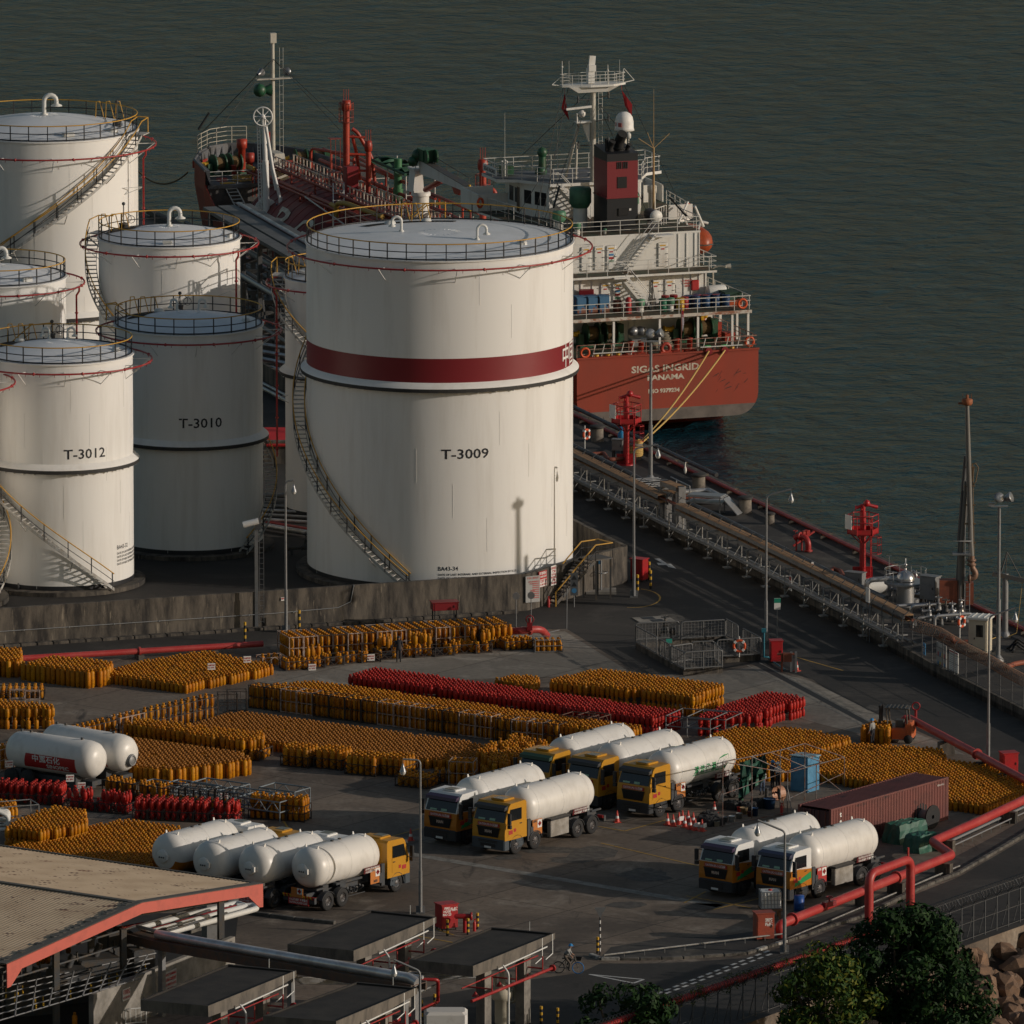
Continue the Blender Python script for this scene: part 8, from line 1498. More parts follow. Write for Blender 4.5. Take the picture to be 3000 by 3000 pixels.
for k,(x,y,r,h,m,l)in enumerate(((1030,960,.36,.62,DB,'wide blue tub inside the work frame'),(840,1055,.2,.5,DB,'small blue drum at the work frame rail'),(545,1130,.2,.36,WSIGN,'white bucket under the work frame'),(455,1130,.18,.3,GREYST,'grey bucket under the work frame'),(640,1090,.2,.34,SUPW,'pale bucket under the work frame'),(350,1190,.17,.32,CREAM,'cream bucket at the front work frame post'),(700,1030,.24,.4,mat('bucket_tan',(.30,.22,.12),.6),'tan bucket under the work frame'),(640,1000,.14,.3,CONR,'orange can under the work frame'),(660,880,.15,.3,MINT,'pale green can behind the work frame rail'),(990,840,.12,.7,GREYST,'grey gas bottle under the work frame'),(1505,735,.14,1.1,BLU,'blue gas bottle beside the shed'),(780,1060,.18,.3,DBR,'brown bucket under the work frame'))):
 mb=MB();mb.lathe([(.001,0),(r*.85,0),(r,h),(r*1.05,h),(r*.9,h-.03),(.001,h-.06)],14);o=solo('bucket' if h<.5 else 'drum',mb,m,l,'container',at=(0,0,0));o.location=V(x,y)
for k,(x,y)in enumerate(((240,1140),(300,1170),(560,960),(760,985),(900,940),(250,1090))):blanket('scrap_heap',V(x,y),.5*k,(1.2-.1*k,.9,.45),['dark scrap heap left of the work frame, front','dark scrap heap at the front post','oily tool bench heap under the frame','heap of dark parts near the blue drum','heap of parts by the wide tub','dark scrap heap left of the frame, rear'][k],RUBBER,'scrap',k)
t=thing('drum_fan','peach coloured drum fan on a stand inside the work frame','fan',V(1150,940),2.2);mb=MB();mb.lathe([(.42,-.2),(.45,-.2),(.45,.2),(.42,.2)],22,(0,0,.85),axis='y',smooth=False);[mb.tube((x,0,0),(x*.9,0,.85),.03,5)for x in(-.45,.45)];obj('housing',mb,mat('fan_peach',(.50,.26,.16),.5),t);mb=MB();[mb.box((.2*cos(a),0,.85+.2*sin(a)),(.36,.04,.12),0,None,-a)for a in(0,1.57,3.14,4.71)];obj('blade',mb,RUBBER,t)
ext(V(1185,1040),'red fire extinguisher at the work frame corner')
# pipe frames
def boxframe(p,rz,d,m,label,name='pipe_frame',r=.035,brace=False):
 mb=MB();X,Y_,Z=d
 for x in(0,X):
  for y in(0,Y_):mb.tube((x,y,0),(x,y,Z),r,5)
 for z in(Z,Z*.5):[mb.tube(a,b,r,5)for a,b in(((0,0,z),(X,0,z)),((X,0,z),(X,Y_,z)),((X,Y_,z),(0,Y_,z)),((0,Y_,z),(0,0,z)))]
 if brace:
  n=max(2,int(X/.9))
  for i in range(n):
   for y in(0,Y_):mb.tube((X*i/n,y,Z*.5),(X*(i+.5)/n,y,Z),r*.7,4);mb.tube((X*(i+.5)/n,y,Z),(X*(i+1)/n,y,Z*.5),r*.7,4)
 o=solo(name,mb,m,label,'frame',at=(0,0,0));o.location=p;o.rotation_euler=(0,0,rz);return o
boxframe(Rr(1450,300),AW+.15,(3.0,2.6,1.25),GREYST,'grey pipe railing round the end of the red block');boxframe(Rr(1570,305),AW+.15,(2.6,2.6,1.25),GREYST,'second grey pipe railing beside the right red block')
boxframe(Rr(860,318),AW,(1.9,1.3,1.5),mat('frame_rust',(.10,.05,.035),.7),'rusty brown frame behind the yellow cabs, left',brace=True);boxframe(Rr(950,318),AW,(1.6,1.3,1.5),mat('frame_rust',(.10,.05,.035),.7),'rusty brown frame behind the yellow cabs, right',brace=True)
TRB_=mat('truss_blue_grey',(.20,.235,.26),.55,col2=(.14,.16,.17),scale=2)
for k,(x,y,L2,B2,l)in enumerate(((415,2352,2.6,1.2,'first'),(480,2356,3.2,1.5,'2nd'),(560,2352,3.2,1.6,'3rd'),(640,2376,3.4,1.5,'4th'),(700,2394,3.0,1.8,'fifth'),(760,2366,2.6,1.6,'rearmost right'))):boxframe(G(x,y),AW-.02,(L2,B2,1.25),TRB_,f'blue-grey truss frame behind the red cages, {l} from the left','truss_frame',.045,True)
# forklift
t=thing('forklift','orange and black forklift standing beside the red pipe end','forklift',Sr(1265,390),2.95);mb=MB();mb.bbox((-.5,0,.6),(1.3,1.1,.7),.08);mb.bbox((-1.0,0,.85),(.55,1.15,.95),.12);obj('body',mb,mat('forklift_orange',(.50,.12,.04),.45),t);mb=MB();[mb.tube((x,y,.9),(x+.1,y,2.15),.05,5)for x in(-.9,.35)for y in(-.5,.5)];mb.box((-.2,0,2.17),(1.5,1.15,.06));[mb.box((-.2+.25*k,0,2.22),(.06,1.1,.05))for k in range(-2,3)];mb.box((-.35,0,1.15),(.5,.55,.5));obj('roll_cage',mb,DKST,t)
mb=MB();[mb.box((.85,y,1.15),(.12,.12,2.3))for y in(-.4,.4)];[mb.box((.88,0,z),(.1,.9,.1))for z in(.3,1.2,2.25)];[mb.box((1.4,y,.12),(1.1,.12,.05))for y in(-.3,.3)];obj('mast',mb,BLACK,t)
for x,r in((.45,.32),(-.95,.28)):
 for s in(-.5,.5):mb=MB();mb.lathe([(.001,-.13),(r,-.14),(r,.14),(.001,.13)],16,(x,s,r),axis='y');obj('wheel',mb,RUBBER,t)
REDM=mat('fire_main_red',(.40,.035,.032),.45,col2=(.46,.09,.075),scale=.8,lo=.45,hi=.8)
def main(pts,r,label,rests=(),flanges=(),bend=.35):
 pts=[Vector(p)for p in pts];c=pts[0];t=thing('fire_main_pipe',label,'pipe',(c.x,c.y,0));mb=MB();mb.path(pts,r,14,bend=bend,seg=6);obj('pipe',mb,REDM,t,True)
 for a,u in flanges:p,q=pts[a],pts[a+1];d=(q-p).normalized();m=p.lerp(q,u);mb=MB();mb.tube(m-d*.07,m+d*.07,r*1.45,14);obj('flange',mb,REDM,t,True)
 for a,u in rests:m=pts[a].lerp(pts[a+1],u);d=pts[a+1]-pts[a];mb=MB();mb.box((m.x,m.y,(m.z-r)/2),(.4,1.0,m.z-r),atan2(d.y,d.x));obj('concrete_rest',mb,CONC,t,True)
 return t
main([G(-120,1942,.5),G(45,1930,.5),G(770,1886,.5)],.20,'long dark red fire main lying before the bund wall',flanges=((0,.3),(1,.5)),rests=((1,.2),(1,.5),(1,.8)))
main([G(1482,1850,.6),G(1520,1848,.85),G(1585,1842,.85),G(1602,1862,.2)],.24,'red bent pipe with valve at the right end of the caged stack',flanges=((1,.5),),bend=.6);mb=MB();c=G(1552,1850,.8);mb.tube(c,up(c,.9),.1,8);mb.torus(up(c,.8),.25,.04,14,5,'y');mb.box(up(c,.35),(.35,.35,.5));solo('gate_valve',mb,REDDK,'red hand wheel valve on the bent pipe','valve')
main([Sr(1318,290,.1),Sr(1318,275,1.15),Sr(1340,270,1.15),Sr(1690,455,1.0),Sr(1940,590,.9),Sr(2060,660,.9)],.24,'red fire main sloping down past the forklift to the right edge',flanges=((3,.0),),rests=((2,.55),(3,.15),(3,.6)));mb=MB();c=Sr(1375,270,1.15);mb.tube(c,up(c,.5),.09,8);mb.torus(up(c,.75),.24,.05,14,5,'y');solo('relief_valve',mb,REDDK,'red ring valve on top of the fire main','valve')
M_=[Sr(685,1400,.0),Sr(672,1335,.75),Sr(740,1305,.85),Sr(1150,1140,.95),Sr(1560,975,.95),Sr(1460,905,.95),Sr(1700,800,.95),Sr(2080,620,.95)]
main(M_,.27,'thick red fire main zigzagging along the kerb below the container',flanges=((2,.0),(3,.3)),rests=((2,.9),(3,.3),(3,.9),(6,.4),(5,.3)))
aL,aR=Sr(1135,1072,3.0),Sr(1348,992,3.0)
main([(aL.x,aL.y,.1),aL,aR,(aR.x,aR.y,.1)],.26,'red pipe arch standing over the fire main behind the dark tree',bend=.7);mb=MB();c=up(aR,.2)+(aL-aR)*.06;mb.tube(c,up(c,.5),.07,6);solo('relief_valve',mb,REDM,'small red valve on top of the pipe arch','valve')
mb=MB();c=Sr(930,1225,1.1);mb.box(c,(.9,.3,.3),.8);mb.tube(c,up(c,.35),.06,6);mb.torus(up(c,.4),.2,.04,12,4);solo('gate_valve',mb,REDDK,'dark red valve on the fire main behind the white tote','valve')
for k,(pa,pb,l)in enumerate(((Sr(690,1415,.12),Sr(1600,1030,.12),'thin pipe along the kerb below the fire main'),(Sr(1560,900,.3),Sr(1990,700,.3),'silver pipe beside the fire main at the right'),(Sr(1570,925,.3),Sr(2000,725,.3),'second silver pipe beside the fire main at the right'),(G(1770,2798,.3),G(2300,2735,.3),'thin rail pipe along the verge kerb'))):mb=MB();mb.tube(pa,pb,.05 if k!=1 else .09,6);[mb.tube(pa.lerp(pb,u/9),Vector((*pa.lerp(pb,u/9)[:2],0)),.03,4)for u in range(10)];solo('service_pipe',mb,GALV if k in(1,2)else SUPW,l,'pipe')
# tote tank, barrel, cabinets, yield sign
t=thing('tote_tank','white caged liquid tote on a wooden stand beside the right tanker','tote',G(2256,2690),.12);mb=MB();mb.bbox((0,0,1.15),(1.12,.96,.98),.06);mb.lathe([(.12,1.62),(.12,1.7),(.001,1.71)],12,(0,0,0),1);obj('bottle',mb,[mat('tote_white',(.66,.66,.63),.4),REDS],t);mb=MB()
for s in(-1,1):[mb.box((x,s*.5,1.15),(.03,.03,1.0))for x in np.linspace(-.58,.58,7)];[mb.box((0,s*.5,z),(1.18,.03,.03))for z in np.linspace(.68,1.64,5)];[mb.box((s*.58,y,1.15),(.03,.03,1.0))for y in np.linspace(-.4,.4,5)];[mb.box((s*.58,0,z),(.03,.98,.03))for z in np.linspace(.68,1.64,5)]
obj('cage',mb,GALV,t);mb=MB();mb.box((0,0,.58),(1.3,1.1,.12));[mb.box((x,y,.28),(.12,.12,.5))for x in(-.5,.5)for y in(-.4,.4)];obj('stand',mb,mat('timber',(.20,.11,.06),.8),t)
mb=MB();mb.lathe([(.001,0),(.29,0),(.30,.45),(.29,.9),(.001,.88)],16);o=solo('oil_drum',mb,mat('barrel_blue',(.01,.07,.30),.45),'blue plastic barrel beside the front wheel of the right tanker','drum',at=(0,0,0));o.location=G(2341,2668)
RC=mat('cabinet_rust_red',(.34,.06,.03),.5,col2=(.22,.05,.03),scale=1.5)
cabinet(G(2237,2752),(1.05,.8,1.45),RC,'rust red cabinet below the white tote by the kerb',.25,.12,text=[('消防',.16,.2,1.0),('喉轆',.16,.2,.75)])
cabinet(G(2955,2268),(.95,.8,1.25),FRED,'red cabinet behind the fire main at the right edge',.3,.1)
cabinet(G(1308,2722),(1.05,.85,1.35),FRED,'red hose cabinet in the middle of the yard beside the hydrant',.5,.15,text=[('FIRE',.13,-.2,1.1),('HOSE',.13,-.2,.92),('NO 23',.13,-.2,.74),('喉轆',.16,.25,1.0)])
cabinet(G(1302,1838),(1.7,.9,.5),REDDK,'dark red box roof behind the rear caged row',.2,1.2)
t=thing('hydrant','red hydrant beside the middle hose cabinet','hydrant',G(1362,2732));mb=MB();mb.tube((0,0,0),(0,0,.95),.12,10);mb.tube((-.55,0,.95),(.35,0,.95),.15,10);mb.lathe([(.15,.3),(.24,.3),(.24,.42),(.001,.43)],12,(0,0,.95),axis='x');obj('body',mb,FRED,t)
for x,y,l in((1311,2742,'front left'),(1371,2738,'front right'),(1399,2722,'rear')):banded_post(G(x,y),.95,f'black and yellow post guarding the middle hose cabinet, {l} one')
banded_post(G(1751,2793),.95,'black and yellow post at the tip of the kerb verge');ext(G(1390,2728),'red fire extinguisher beside the middle hydrant')
t=thing('yield_sign','inverted triangle sign on a black and white striped post at the verge tip','sign',G(1758,2797));mb=MB();[mb.tube((0,0,.2*k),(0,0,.2*k+.2),.045,8,mi=k%2)for k in range(12)];obj('post',mb,[BLACK,WSIGN],t);mb=MB();mb.add([(-.34,-.04,2.75),(.34,-.04,2.75),(0,-.04,2.15),(-.34,-.07,2.75),(.34,-.07,2.75),(0,-.07,2.15)],[(0,1,2),(5,4,3),(0,3,4,1),(1,4,5,2),(2,5,3,0)]);obj('triangle',mb,GREYST,t)
# cyclist
bk=thing('bicycle','black bicycle with a blue front tyre and basket on the yard road','bicycle',G(1665,2852),-.15);mb=MB()
for x,m_,nm in((-.55,RUBBER,'rear'),(.55,mat('tyre_blue',(.02,.16,.42),.7),'front')):mb=MB();mb.torus((x,0,.34),.32,.028,26,6,'y');wl_=obj('wheel',mb,m_,bk);mb=MB();[mb.tube((x,0,.34),(x+.31*cos(a),0,.34+.31*sin(a)),.006,3)for a in np.arange(0,6.2,.7)];obj('spokes',mb,GALV,wl_)
mb=MB();P_=dict(bb=(-.05,0,.30),st=(-.2,0,.78),hd=(.36,0,.80),fx=(.55,0,.34),rx=(-.55,0,.34));[mb.tube(P_[a],P_[b],.022,6)for a,b in(('bb','st'),('bb','hd'),('st','hd'),('hd','fx'),('bb','rx'),('st','rx'))];mb.tube((.36,0,.8),(.32,0,1.0),.02,6);mb.path([(.22,.27,1.02),(.33,.1,1.02),(.33,-.1,1.02),(.22,-.27,1.02)],.016,5);obj('frame',mb,DKST,bk);mb=MB();mb.hexa([(-.34,-.08,.84),(-.06,-.03,.85),(-.06,.03,.85),(-.34,.08,.84),(-.34,-.08,.90),(-.06,-.03,.89),(-.06,.03,.89),(-.34,.08,.90)]);obj('saddle',mb,BLACK,bk);mb=MB();mb.hexa([(.48,-.12,.78),(.72,-.12,.78),(.72,.12,.78),(.48,.12,.78),(.44,-.16,1.02),(.80,-.16,1.02),(.80,.16,1.02),(.44,.16,1.02)]);obj('basket',mb,RUBBER,bk);mb=MB();mb.torus((-.05,-.05,.30),.09,.015,12,4,'y');mb.tube((-.05,-.05,.3),(.05,-.1,.17),.014,4);mb.tube((-.05,.05,.3),(-.15,.1,.43),.014,4);obj('crank',mb,DKST,bk)
person(bk.location,-.15,'person in grey shirt and blue helmet riding the bicycle',dict(pel=(-.2,0,.98),che=(.0,0,1.27),nec=(.08,0,1.44),hea=(.13,0,1.57),top=(.14,0,1.66),sl=(.02,.18,1.37),el=(.12,.25,1.15),wl=(.20,.26,1.07),sr=(.02,-.18,1.37),er=(.12,-.25,1.15),wr=(.20,-.26,1.07),hl=(-.16,.1,.93),kl=(.16,.11,.78),al=(-.1,.11,.50),tl=(.03,.12,.46),hr=(-.16,-.1,.93),kr=(.14,-.11,.58),ar=(.02,-.11,.24),tr=(.14,-.12,.20)),SHG,TRB,HELB)
# white pipework frame at the left edge
boxframe(G(-60,2462),.35,(3.7,1.6,1.9),GREYST,'grey frame round white pipes at the left edge',brace=False);mb=MB();c=G(-20,2430,.6)
for k in range(3):mb.path([c+Vector((-1,.3*k,.2*k)),c+Vector((.9,.3*k,.25*k)),c+Vector((.9,.3*k,.8+.1*k)),c+Vector((.3,.3*k,1.1))],.13,10,bend=.25)
mb.tube(c+Vector((-.5,-.4,-.1)),c+Vector((2.0,.3,.1)),.09,8);solo('white_pipework',mb,VENTW,'bundle of white bent pipes at the left edge','pipe')
# ============================================================ foreground: filling shed roof, canopies, pipes, fence, rocks, trees
C1_=lambda x,y,z=0.:G(x/2.147,2350+y/2.147,z)
C2_=lambda x,y,z=0.:G(400+x/2.147,2600+y/2.147,z)
C3_=lambda x,y,z=0.:G(1200+x/1.932,2500+y/1.932,z)
C4_=lambda x,y,z=0.:G(2000+x/1.932,2400+y/1.932,z)
def roof_mat():
 m=bpy.data.materials.new('corrugated_roof');m.use_nodes=True;t=m.node_tree;N,L=t.nodes,t.links;b=N['Principled BSDF'];b.inputs['Roughness'].default_value=.75
 tc=N.new('ShaderNodeTexCoord');mp=N.new('ShaderNodeMapping');L.new(tc.outputs['Object'],mp.inputs[0])
 def nz(sc,st,lo,hi):
  q=N.new('ShaderNodeMapping');q.inputs['Scale'].default_value=st;L.new(tc.outputs['Object'],q.inputs[0]);n=N.new('ShaderNodeTexNoise');n.inputs['Scale'].default_value=sc;n.inputs['Detail'].default_value=6;L.new(q.outputs[0],n.inputs['Vector']);r=N.new('ShaderNodeMapRange');r.inputs['From Min'].default_value=lo;r.inputs['From Max'].default_value=hi;L.new(n.outputs[0],r.inputs['Value']);return r.outputs[0]
 def mix(f,a,c):
  x=N.new('ShaderNodeMix');x.data_type='RGBA';L.new(f,x.inputs[0])
  for i,q in((6,a),(7,c)):
   if isinstance(q,tuple):x.inputs[i].default_value=(*q,1)
   else:L.new(q,x.inputs[i])
  return x.outputs[2]
 c=mix(nz(.5,(1,1,1),.4,.7),(.50,.39,.27),(.40,.30,.20));c=mix(nz(1.9,(.45,1.8,1),.63,.66),c,(.10,.055,.04));c=mix(nz(.9,(.5,1,1),.66,.72),c,(.15,.07,.04));L.new(c,b.inputs['Base Color']);return m
CRF=roof_mat();FASC=mat('fascia_red',(.52,.115,.085),.6,col2=(.38,.09,.07),scale=1.2,lo=.5,hi=.8);EDGEG=mat('roof_edge',(.10,.095,.085),.8)
# filling shed: low gabled corrugated roof
e1=G(768,2592,5.2);rg=G(414,2648,6.2);e2=G(18,2828,5.2);back=(G(0,2480,5.2)-e1);gdir=back.normalized();far_=gdir*(back.length+22)
sh=thing('filling_shed','filling shed with a beige corrugated gable roof and red fascia at lower left','shed',(rg.x,rg.y,0))
for a,b in((e1,rg),(rg,e2)):
 mb=MB();n=70;d=(b-a);nrm=Vector((0,0,1));L_=far_.length;k=int(L_/.13);q=[]
 for i in range(k+1):
  o=gdir*(L_*i/k)+Vector((0,0,.035 if i%2 else 0));q.append((a+o,b+o))
 vs=[p for pr_ in q for p in pr_];mb.add(vs,[(2*i,2*i+1,2*i+3,2*i+2)for i in range(k)]);mb.add([p-Vector((0,0,.12))for p in(a,b,b+far_,a+far_)],[(0,1,2,3)]);obj('roof',mb,CRF,sh,True)
mb=MB();th=Vector((0,0,.55));gn=-gdir*.06
for a,b in((e1,rg),(rg,e2)):mb.hexa([a-th,b-th,b-th+gn,a-th+gn,a+Vector((0,0,.06)),b+Vector((0,0,.06)),b+gn+Vector((0,0,.06)),a+gn+Vector((0,0,.06))])
for e,s in((e1,rg),(e2,rg)):d=(s-e).normalized();mb.hexa([e-th*2.3,e-th*2.3+d*.35,e-th*2.3+d*.35+gn*1.1,e-th*2.3+gn*1.1,e-th*.9,e-th*.9+d*1.5,e-th*.9+d*1.5+gn*1.1,e-th*.9+gn*1.1])
obj('fascia',mb,FASC,sh,True);mb=MB()
for a,b in((e1,rg),(rg,e2)):mb.hexa([a+Vector((0,0,.07)),b+Vector((0,0,.07)),b+gdir*.55+Vector((0,0,.07)),a+gdir*.55+Vector((0,0,.07)),a+Vector((0,0,.10)),b+Vector((0,0,.10)),b+gdir*.55+Vector((0,0,.10)),a+gdir*.55+Vector((0,0,.10))])
for k in range(26):u=random.random();a=rg.lerp(e2,u);mb.box(a+gdir*.6+Vector((0,0,.1)),(.5,.3,.03),random.uniform(0,3))
mb.hexa([rg+Vector((-.12,-.12,.02)),rg+Vector((.12,.12,.02)),rg+far_+Vector((.12,.12,.02)),rg+far_+Vector((-.12,-.12,.02)),rg+Vector((-.12,-.12,.09)),rg+Vector((.12,.12,.09)),rg+far_+Vector((.12,.12,.09)),rg+far_+Vector((-.12,-.12,.09))])
mb.hexa([e1+Vector((0,0,-.1)),e1+Vector((.15,.1,-.1)),e1+far_+Vector((.15,.1,-.1)),e1+far_+Vector((0,0,-.1)),e1+Vector((0,0,.08)),e1+Vector((.15,.1,.08)),e1+far_+Vector((.15,.1,.08)),e1+far_+Vector((0,0,.08))]);obj('flashing',mb,EDGEG,sh,True)
for k,p in enumerate((e1.lerp(rg,.25),rg.lerp(e2,.05),rg.lerp(e2,.55),e1.lerp(rg,.25)+gdir*9,rg.lerp(e2,.5)+gdir*8,rg+gdir*7)):mb=MB();q=p+gdir*.8;mb.box((q.x,q.y,2.4),(.32,.32,4.8),.4);obj('column',mb,DKST,sh,True)
mb=MB()
for k in range(6):a,b=e1.lerp(rg,.15),e2.lerp(rg,.1);o=gdir*(1.2+2.2*k)-Vector((0,0,.9));mb.tube(a+o,rg+o,.09,5);mb.tube(rg+o,b+o,.09,5);mb.tube(a+o-Vector((0,0,.7)),b+o-Vector((0,0,.5)),.07,5)
obj('roof_truss',mb,DKST,sh,True)
col_=thing('grey_shaft','square grey steel shaft rising through the roof edge','column',G(622,2752));mb=MB();hh=zat(622,2608,col_.location);mb.box((0,0,hh/2),(.95,.95,hh),.35);obj('shaft',mb,GREYST,col_);mb=MB();mb.box((0,0,hh+.5),(1.0,1.0,.08),.35);[mb.box((x,y,hh+.25),(.08,.08,.5))for x in(-.4,.4)for y in(-.4,.4)];[mb.box((0,0,z),(1.05,1.05,.07),.35)for z in(1.0,hh-.5)];obj('cap',mb,DKST,col_)
# walls, signs and machinery under the shed
wl1=thing('shed_wall','grey concrete wall under the filling shed with a no smoking sign','wall',C1_(600,1395));a,b=C1_(590,1500),C1_(1480,1130);mb=wall_mb(a,b,2.6,.3);obj('panel',mb,CONCL,wl1,True);wr1=atan2((b-a).y,(b-a).x)
n1=Vector(((b-a).y,-(b-a).x,0)).normalized()*.06
board('smoking_sign','white NO SMOKING sign with red letters on the shed wall','sign',a.lerp(b,.22)+n1+Vector((0,0,1.55)),.85,.65,wr1,[('不准吸煙',.2,.14,1),('NO SMOKING',.13,-.16,1)],[WSIGN,REDS])
board('flammable_sign','pale HIGHLY FLAMMABLE sign on the shed wall behind the dark post','sign',a.lerp(b,.53)+n1+Vector((0,0,1.0)),1.35,1.2,wr1,[('HIGHLY FLAMMABLE',.13,.42,1),('石油氣-高度易燃',.14,.14,1),('NO NAKED LIGHTS',.13,-.14,1),('不准明火',.14,-.42,1)],[mat('notice_grey',(.36,.36,.35),.5),REDS])
cv=thing('chain_conveyor','dark overhead chain conveyor with yellow hooks under the shed','conveyor',C1_(300,1390));mb=MB()
for k in range(6):p,q=C1_(-60,1180+42*k,2.6),C1_(980-20*k,950+32*k,2.6);mb.tube(p,q,.045,5)
for u in np.linspace(.05,.95,9):p,q=C1_(-60,1180,2.75).lerp(C1_(980,950,2.75),u),C1_(-60,1390,2.75).lerp(C1_(880,1110,2.75),u);mb.tube(p,q,.05,5)
obj('rail',mb,GREYST,cv,True)
for u in np.linspace(.08,.95,8):p=C1_(-60,1390,0).lerp(C1_(880,1110,0),u);mb=MB();mb.tube(p,up(p,2.6),.06,6);obj('post',mb,DKST,cv,True)
for k in range(22):u=random.random();v=random.random();p=C1_(-60,1190,2.5).lerp(C1_(960,960,2.5),u).lerp(C1_(-60,1390,2.5).lerp(C1_(880,1110,2.5),u),v);mb=MB();mb.tube(p,p-Vector((0,0,.35)),.03,4);mb.tube(p-Vector((0,0,.35)),p-Vector((0,0,.55)),.055,5);obj('hook',mb,YB_Y,cv,True)
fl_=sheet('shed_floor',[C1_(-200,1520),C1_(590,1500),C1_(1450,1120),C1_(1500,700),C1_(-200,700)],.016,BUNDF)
for k,(x,y,a_,b_,c_)in enumerate(((600,1010,2.6,2.0,2.1),(730,930,1.6,1.6,2.9),(430,1060,2.0,1.8,1.9),(200,1130,2.4,2.0,1.8),(880,990,1.4,1.4,2.4))):
 mb=MB();mb.bbox((0,0,c_/2),(a_,b_,c_),.1);mb.tube((0,0,c_),(.3,0,c_+.7),.2,8);[mb.box((x_,0,c_*.6),(.1,b_+.1,.15))for x_ in(-a_*.3,a_*.3)];o=solo('filling_machine',mb,DKST,['dark filling machine under the red fascia, widest','tall dark machine beside the square shaft','dark machine left of the widest one','dark machine at the far left under the roof','dark machine behind the concrete wall'][k],'machine',at=(0,0,0));o.location=C1_(x,y+190);o.rotation_euler=(0,0,.4)
for k,(x,y,z)in enumerate(((430,910,1.4),(345,920,1.4),(270,975,1.2),(300,975,1.2),(245,985,1.2),(470,1385,.1),(470,1362,.75))):
 o=bpy.data.objects.new('yellow_gas_cylinder',pm[Y,'s']);COL.objects.link(o);o.location=C1_(x,y+40,z);tag(o,'yellow gas cylinder on the conveyor under the filling shed','gas cylinder','yellow cylinders under the filling shed')
for k,(pts,r,m,l)in enumerate((([(900,830),(1550,655),(1490,635),(880,790)],.17,VENTW,'white pipe loop beyond the shaft, inner one'),([(960,850),(1615,670),(1600,650),(1490,655)],.17,VENTW,'white pipe loop beyond the shaft, outer one'),([(870,830),(1480,660)],.14,REDPIPE,'red pipe beside the white pipe loop'),([(760,790),(1300,690)],.09,REDPIPE,'thin red pipe under the roof edge'),([(830,880),(1490,610)],.12,DKST,'dark pipe under the roof edge'))):
 lpipe([C1_(x,y,3.2)for x,y in pts],r,m,l,bend=.25)
t=thing('crowd_barrier','white tubular barrier standing before the shed wall','barrier',C1_(855,1420),.35);mb=MB();mb.path([(-.6,0,0),(-.6,0,1.1),(.6,0,1.1),(.6,0,0)],.035,6,bend=.15);[mb.tube((x,0,.3),(x,0,1.1),.02,4)for x in(-.3,0,.3)];mb.tube((-.6,0,.3),(.6,0,.3),.025,4);obj('frame',mb,VENTW,t)
# pipe bridge
pb=thing('pipe_bridge','long shiny lagged pipe on a dark bridge crossing the foreground','pipe bridge',C1_(1000,1390));zb_=4.6;A0,A1,A2=C1_(830,790,zb_),C1_(985,830,zb_),G(1222,2868,zb_);d=(A2-A1).normalized();n=Vector((-d.y,d.x,0))
mb=MB();mb.path([A1,A1.lerp(A2,.97),A2-Vector((0,0,.2))],.26,12);mb.path([A0+n*.45,A1+n*.5,A2+n*.5],.10,8);obj('lagged_pipe',mb,mat('lagging_bright',(.62,.63,.65),.3,metal=.5,col2=(.45,.44,.44),scale=.8),pb,True)
mb=MB();
for a,b in((A0,A1),(A1,A2)):
 for o in(-.55,.75):q,w_=a+n*o,b+n*o;mb.hexa([q-Vector((0,0,.75)),w_-Vector((0,0,.75)),w_+n*.12-Vector((0,0,.75)),q+n*.12-Vector((0,0,.75)),q-Vector((0,0,.25)),w_-Vector((0,0,.25)),w_+n*.12-Vector((0,0,.25)),q+n*.12-Vector((0,0,.25))])
 mb.hexa([a-n*.5-Vector((0,0,.34)),b-n*.5-Vector((0,0,.34)),b+n*.75-Vector((0,0,.34)),a+n*.75-Vector((0,0,.34)),a-n*.5-Vector((0,0,.30)),b-n*.5-Vector((0,0,.30)),b+n*.75-Vector((0,0,.30)),a+n*.75-Vector((0,0,.30))])
obj('deck',mb,mat('bridge_brown',(.07,.055,.045),.7,col2=(.12,.065,.04),scale=2),pb,True)
for u in(.02,.52,.97):p=A1.lerp(A2,u);mb=MB();[mb.box((p.x+n.x*o,p.y+n.y*o,(zb_-.7)/2),(.3,.3,zb_-.7),atan2(d.y,d.x))for o in((0,)if u<.9 else(-.4,.5))];obj('column',mb,GREYST,pb,True)
mb=MB();p=A1.lerp(A2,.53)
for k in range(6):mb.path([p+n*(.1*k-.2)-Vector((0,0,.4)),p+n*(.1*k-.2)-Vector((0,0,1.1+.08*k)),p+n*(3+.1*k)+d*2.2-Vector((0,0,1.3+.1*k)),p+n*9+d*6.4-Vector((0,0,1.3+.1*k))],.05,5,bend=.4)
obj('branch_pipe',mb,SILV,pb,True)
